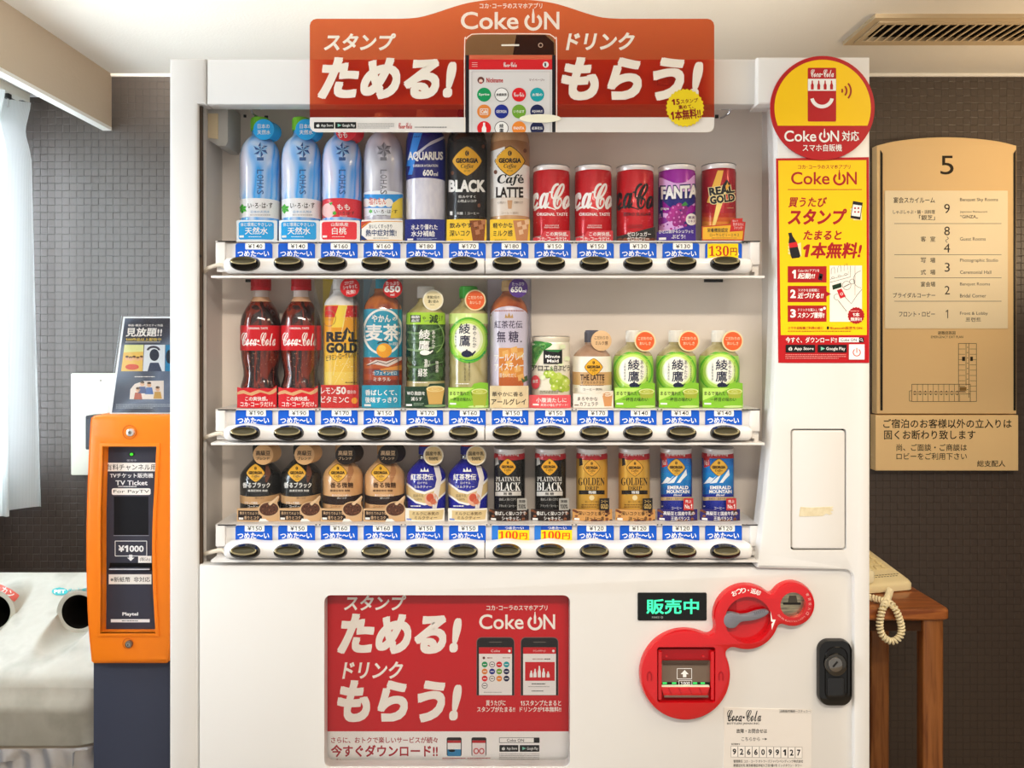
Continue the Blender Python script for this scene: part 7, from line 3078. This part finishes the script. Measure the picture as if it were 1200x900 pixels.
# liner bag
bag = thing('liner_bag', ((bx0 + bx1) / 2, (byf + byb) / 2, 0.46), 'crumpled clear plastic liner bag hanging below the white recycling bin lid', 'bag')
m = MB()
rnd = random.Random(9)
rings = []
for k, z in enumerate((0.5415, 0.535, 0.520, 0.505, 0.490, 0.474, 0.462, 0.455)):
    base = rr(bx0 - 0.002, byf - 0.002, bx1 + 0.002, byb + 0.002, 0.05, 6)
    den = []
    for i in range(len(base)):
        p, q = base[i], base[(i + 1) % len(base)]
        n = max(1, int(math.hypot(q[0] - p[0], q[1] - p[1]) / 0.006))
        den += [(p[0] + (q[0] - p[0]) * t / n, p[1] + (q[1] - p[1]) * t / n) for t in range(n)]
    cx_, cy_ = (bx0 + bx1) / 2, (byf + byb) / 2
    ring = []
    for i, (px, py) in enumerate(den):
        w = 0.006 * math.sin(i * 0.33 + k * 1.3) + 0.005 * math.sin(i * 0.91 - k * 0.8) + 0.004 * math.sin(i * 0.17 + k * 2.1)
        d = math.hypot(px - cx_, py - cy_)
        s_ = 1 + (0.009 + w * min(1, k / 2)) / d
        ring.append((cx_ + (px - cx_) * s_, cy_ + (py - cy_) * s_, z + 0.009 * math.sin(i * 0.23 + k) * min(1, k / 3)))
    rings.append(ring)
m.loft(rings, clear('liner_plastic', gloss=1.0, body='#d4d6de', bodyf=0.35, rough=0.12), close=True, caps=False)
put(m, 'bag', bag, angle=60)

# ------------------------------------------------------------------ gold floor guide on the wall
YG = 0.985


def gp(poly, y=YG):
    return on(poly, y)


gs = thing('floor_guide_sign', (PX(1110, YG), YW, PZ(551, YG)), 'gold floor guide sign with a large 5 and a small exit plan', 'sign')
GOLD = ink('#efcf9a', 0.5)
GOLD2 = ink('#fff2d2', 0.45)
m = MB()
topc = smooth([(1027.5, 170.5), (1048, 165.5), (1078, 161.8), (1109, 160.5), (1140, 161.8), (1171, 165.5), (1191.5, 170.5)], 3)
m.slab(gp(topc + [(1191.5, 485), (1027.5, 485)]), YG, YW, GOLD, 0.003)
plm = m
for x0 in (1031.5, 1187.6):
    m = MB()
    s_ = 1 if x0 < 1100 else 0
    m.slab(gp([(x0, 176 + (0 if s_ else 4)), (x0 + 2.6, 180 - (0 if s_ else 4)), (x0 + 2.6, 481), (x0, 481)]), YG - 0.002, YG, ink('#2a2620', 0.4), 0.0005)
    put(m, 'side_strip', gs, 'dark strip')
GI = ink('#2a2218', 0.45)
a = Art()
a.text('5', 1102, 182.5, 1117.5, 204.5, GI, 0.0, res=4)
a.text('避難経路図', 1099, 388, 1119.5, 392.2, GI, 0.004)
a.text('EMERGENCY EXIT PLAN', 1091, 393.5, 1128.5, 396.3, GI, 0.0)
LNE = 0.55
a.frame(1123.2, 402.5, 1144.2, 470.5, LNE, GI)
a.frame(1068.5, 450.3, 1137, 470.5, LNE, GI)
a.frame(1065.8, 458, 1068.5, 470, LNE, GI)
a.line([(1132, 402.5), (1132, 452)], LNE, GI)
a.line([(1135.4, 402.5), (1135.4, 466)], LNE, GI)
a.line([(1070, 459.3), (1132, 459.3)], LNE, GI)
a.line([(1070, 461.7), (1137, 461.7)], LNE, GI)
for k in range(9):
    y = 409 + k * 6.2
    a.line([(1123.2, y), (1131, y)], 0.4, GI)
    a.line([(1136.4, y), (1144.2, y)], 0.4, GI)
    a.line([(1133.2, y - 2), (1134.4, y - 2)], 0.8, GI)
for k in range(9):
    x = 1075 + k * 6.2
    a.line([(x, 450.3), (x, 458.4)], 0.4, GI)
    a.line([(x, 462.5), (x, 470.5)], 0.4, GI)
    a.circ(x - 3, 458.6, 0.7, GI, n=8)
    a.circ(x - 3, 462.4, 0.7, GI, n=8)
a.rect(1127.4, 418, 1131, 423, GI)
a.rect(1137, 418, 1140, 423, GI)
a.rect(1124.6, 453.5, 1132.5, 458, ink('#8a6a3c'))
m = plm
a.into(m, flatmap(YG), off=0.0002)
put(m, 'plate', gs)
m = MB()
YI = YG - 0.0025
m.slab(gp([(1036.5, 223.5), (1180.5, 223.5), (1180.5, 385), (1036.5, 385)]), YI, YG - 0.0003, GOLD2, 0.0006)
a = Art()
for y in (262, 298.5, 325.5, 353):
    a.rect(1048, y - 0.25, 1173.5, y + 0.25, GI)
for t, x0, y0, x1, y1 in (('宴会スカイルーム', 1047, 231, 1095.5, 238), ('しゃぶしゃぶ・鍋・浜料理', 1046.5, 246, 1095.5, 250.6), ('「銀芝」', 1077, 252, 1095.5, 258), ('9', 1106.5, 239, 1113, 250), ('Banquet Sky Rooms', 1125, 232, 1169.5, 236.8), ('Japanese Restaurant', 1125, 247, 1157, 249.8), ('“GINZA„', 1125, 252, 1146, 256.4),
                          ('8', 1106.5, 265.5, 1113, 275.8), ('4', 1106, 285.5, 1113.2, 296), ('客', 1079, 277, 1085, 283.2), ('室', 1090, 277, 1096, 283.2), ('Guest Rooms', 1125, 278, 1155, 282),
                          ('写', 1079, 302, 1085, 308), ('場', 1090, 302, 1096, 308), ('式', 1079, 316, 1085, 322), ('場', 1090, 316, 1096, 322), ('3', 1107, 308, 1113, 318.5), ('Photographic Studio', 1125, 303, 1169.5, 308), ('Ceremonial Hall', 1125, 317, 1161.5, 321),
                          ('宴会場', 1079, 330, 1096, 336), ('ブライダルコーナー', 1046.5, 343, 1096, 349), ('2', 1107, 335, 1113, 345), ('Banquet Rooms', 1125, 331, 1160, 335.6), ('Bridal Corner', 1125, 344.5, 1155.5, 348.6),
                          ('フロント・ロビー', 1053.5, 364.8, 1095.5, 371), ('1', 1108.2, 363, 1111, 373), ('Front & Lobby', 1125, 365.4, 1157.5, 370), ('프런트', 1131.5, 372, 1149.5, 377)):
    a.text(t, x0, y0, x1, y1, GI, 0.008 if ord(t[0]) > 1000 else 0.0, res=3 if t.isdigit() else 2)
a.line(smooth([(1109.5, 277.4), (1111.3, 279.4), (1108.2, 282), (1110, 284.2)], 4), 0.6, GI)
a.into(m, flatmap(YI), off=0.0002)
put(m, 'directory_panel', gs, 'lighter gold directory panel')
ns = thing('notice_plate', (PX(1110, YG), YW, PZ(551.5, YG)), 'gold notice plate with four lines of Japanese text, directly under the floor guide sign', 'sign')
m = MB()
YN = YG - 0.004
m.slab(on([(1026.2, 486.6), (1193.4, 486.6), (1193.4, 551.5), (1026.2, 551.5)], YN), YN, YW, ink('#f0d09a', 0.5), 0.0012)
a = Art()
a.text('ご宿泊のお客様以外の立入りは', 1035, 491, 1185.5, 501.8, GI, 0.012)
a.text('固くお断わり致します', 1036, 504, 1143, 515, GI, 0.012)
a.text('尚、ご面談・ご商談は', 1050.5, 520.3, 1133, 528.4, GI, 0.008)
a.text('ロビーをご利用下さい', 1050.5, 530.6, 1133, 538.8, GI, 0.008)
a.text('総支配人', 1145, 539.5, 1178, 547, GI, 0.008)
a.into(m, flatmap(YN), off=0.0002)
put(m, 'plate', ns)

# ------------------------------------------------------------------ table and telephone
tb = thing('side_table', (0.87, 0.80, 0.0), 'brown wooden side table against the dark wall, beside the vending machine', 'table')


def wood(name, cols, sc):
    return noisy(name, cols, sc, 0.32, 4, bump=0.05, coat=0.25, dist=0.6)


WTOP = wood('varnished_wood_top', ['#7e4220', '#9c5a2c', '#b26c38'], (8, 60, 60))
WLEG = wood('varnished_wood_leg', ['#74401e', '#90582c', '#a06434'], (90, 90, 6))
tx0, tx1, ty0, ty1, tz = 0.655, 1.1165, 0.636, 0.978, 0.70
m = MB()
pts = [(tx0, tz - 0.030), (tx1, tz - 0.030), (tx1, tz), (tx0, tz)]
rings = []
for g, z in ((0.006, tz - 0.030), (0.0, tz - 0.024), (0.0, tz - 0.006), (0.002, tz - 0.002), (0.006, tz)):
    rings.append([(p[0], p[1], z) for p in rr(tx0 + g, ty0 + g, tx1 - g, ty1 - g, 0.018, 5)])
m.loft(rings, WTOP, close=True)
put(m, 'tabletop', tb)
m = MB()
for x0, x1, y0, y1 in ((tx0 + 0.05, tx1 - 0.06, ty0 + 0.022, ty0 + 0.038), (tx0 + 0.05, tx1 - 0.06, ty1 - 0.038, ty1 - 0.022), (tx0 + 0.02, tx0 + 0.036, ty0 + 0.05, ty1 - 0.05), (tx1 - 0.036, tx1 - 0.02, ty0 + 0.05, ty1 - 0.05)):
    m.box(x0, x1, y0, y1, tz - 0.062, tz - 0.029, ink('#3c2412', 0.5))
put(m, 'apron', tb)
for x, y in ((tx1 - 0.063, ty0 + 0.012), (tx1 - 0.063, ty1 - 0.064), (tx0 + 0.012, ty0 + 0.012), (tx0 + 0.012, ty1 - 0.064)):
    m = MB()
    rings = [[(p[0], p[1], z) for p in rr(x, y, x + 0.052, y + 0.034, 0.006, 3)] for z in (0.0, tz - 0.0295)]
    m.loft(rings, WLEG, close=True)
    put(m, 'leg', tb)

CREAM = ink('#f4e4b6', 0.42)
CREAM2 = ink('#faeec8', 0.36)
RZ = math.radians(13)
ph = thing('telephone', (0.992, 0.851, tz + 0.0004), 'cream push-button telephone with a coiled cord on the wooden side table', 'telephone', rz=RZ)
W2, L2 = 0.088, 0.098


def wedge(x0, x1, y0, y1, zf0, zb0, r, g=0.0):
    pts = rr(x0 + g, y0 + g, x1 - g, y1 - g, r, 5)
    return pts


m = MB()
hz = lambda y: 0.022 + 0.052 * (y + L2) / (2 * L2)
rings = []
for g, k in ((0.004, 0.0), (0.0, 0.12), (0.0, 0.72), (0.003, 0.92), (0.010, 1.0)):
    rings.append([(p[0], p[1], hz(p[1]) * k + 0.0) for p in rr(-W2 + g, -L2 + g, W2 - g, L2 - g, 0.016, 5)])
m.loft(rings, CREAM, close=True)
body = put_local(m, 'body', ph)
KEY = ink('#e6d4a0', 0.45)
up_n = math.atan2(0.052, 2 * L2)


def key(m, x, y, w, l, mat, h=0.0035, z0=None):
    z = hz(y)
    pts = rr(x - w / 2, y - l / 2, x + w / 2, y + l / 2, 0.0015, 3)
    m.loft([[(p[0], p[1], hz(p[1]) - 0.001) for p in pts], [(p[0], p[1], hz(p[1]) + h * 0.7) for p in pts], [(p[0] * 0.9 + x * 0.1, p[1] * 0.9 + y * 0.1, hz(p[1]) + h) for p in pts]], mat, close=True)


for r in range(4):
    for c in range(3):
        m = MB()
        key(m, 0.012 + c * 0.023, 0.048 - r * 0.024, 0.0165, 0.0155, KEY)
        put_local(m, 'key', body)
m = MB()
for q in range(3):
    key(m, 0.012 + q * 0.023, 0.074, 0.016, 0.008, KEY, 0.002)
put_local(m, 'function_key', body)
m = MB()
K2 = ink('#6a5c3c', 0.5)
for q in range(9):
    xx = -0.004 + q * 0.009
    m.box(xx, xx + 0.006, -0.058, -0.055, hz(-0.056) - 0.0005, hz(-0.056) + 0.0004, K2)
    if q < 8:
        m.box(xx, xx + 0.005, -0.066, -0.063, hz(-0.064) - 0.0005, hz(-0.064) + 0.0004, K2)
put_local(m, 'printed_line', body)
# handset on its cradle at the left
m = MB()
hx = -0.052
path = [(-0.094, 0.020), (-0.088, 0.030), (-0.070, 0.033), (-0.040, 0.030), (0.0, 0.029), (0.040, 0.030), (0.070, 0.033), (0.086, 0.030), (0.092, 0.018)]
rings = []
for i, (y, t) in enumerate(path):
    z = hz(y) + 0.004
    w = 0.027 if i not in (0, 8) else 0.020
    lo = 0.010 if 2 < i < 6 else 0.0
    pts = rr(hx - w, 0, hx + w, 1, 0.4, 5)
    ring = []
    for k in range(24):
        a_ = 2 * math.pi * k / 24
        cx_, cz_ = math.copysign(abs(math.cos(a_)) ** 0.6, math.cos(a_)), math.copysign(abs(math.sin(a_)) ** 0.6, math.sin(a_))
        ring.append((hx + w * cx_, y, z + lo + (t - lo) * (0.5 + 0.5 * cz_)))
    rings.append(ring)
m.loft(rings, CREAM2, close=True)
hs = put_local(m, 'handset', ph)
# coiled cord: from the handset's end over the table edge in a loop and back onto the table
ctrl = []


def tp_(px, py, y):
    return Vector((PX(px, y), y, PZ(py, y)))


path = [tp_(1043, 692, 0.742), tp_(1041, 698.5, 0.698), tp_(1038, 706.5, 0.649), tp_(1035.5, 710.5, 0.625), tp_(1032, 722, 0.619), tp_(1031, 735, 0.618), tp_(1035, 746, 0.616), tp_(1044.5, 751.5, 0.616), tp_(1053.5, 747, 0.616), tp_(1056.5, 737, 0.618), tp_(1053, 722, 0.618), tp_(1046.5, 710, 0.626), tp_(1039, 705.5, 0.654), tp_(1030, 702.5, 0.673), tp_(1020, 700, 0.689), tp_(1008, 697.6, 0.704), tp_(995, 697, 0.708)]
cv = smooth([tuple(p) for p in path], 40)
L = [0.0]
for p, q in zip(cv, cv[1:]):
    L.append(L[-1] + (Vector(q) - Vector(p)).length)
pts = []
nrm = None
rc, pitch = 0.0062, 0.0078
n = int(L[-1] / pitch * 16)
j = 0
for i in range(n + 1):
    s_ = L[-1] * i / n
    while j < len(L) - 2 and L[j + 1] < s_:
        j += 1
    t = (s_ - L[j]) / max(1e-9, L[j + 1] - L[j])
    p = Vector(cv[j]).lerp(Vector(cv[j + 1]), t)
    tg = (Vector(cv[j + 1]) - Vector(cv[j])).normalized()
    if nrm is None:
        nrm = tg.cross(Vector((1, 0, 0))).normalized()
    nrm = (nrm - tg * nrm.dot(tg)).normalized()
    b_ = tg.cross(nrm)
    a_ = 2 * math.pi * s_ / pitch
    pts.append(tuple(p + (nrm * math.cos(a_) + b_ * math.sin(a_)) * rc))
m = MB()
m.tube(pts, 0.0029, CREAM2, 6)
q = ph.matrix_basis.copy()
inv = (q.to_3x3().inverted())
loc = Vector(ph.location)
from mathutils import Matrix
Rm = Matrix.Rotation(-RZ, 3, 'Z')
m.v = [tuple(Rm @ (Vector(v) - loc)) for v in m.v]
put_local(m, 'coiled_cord', ph)
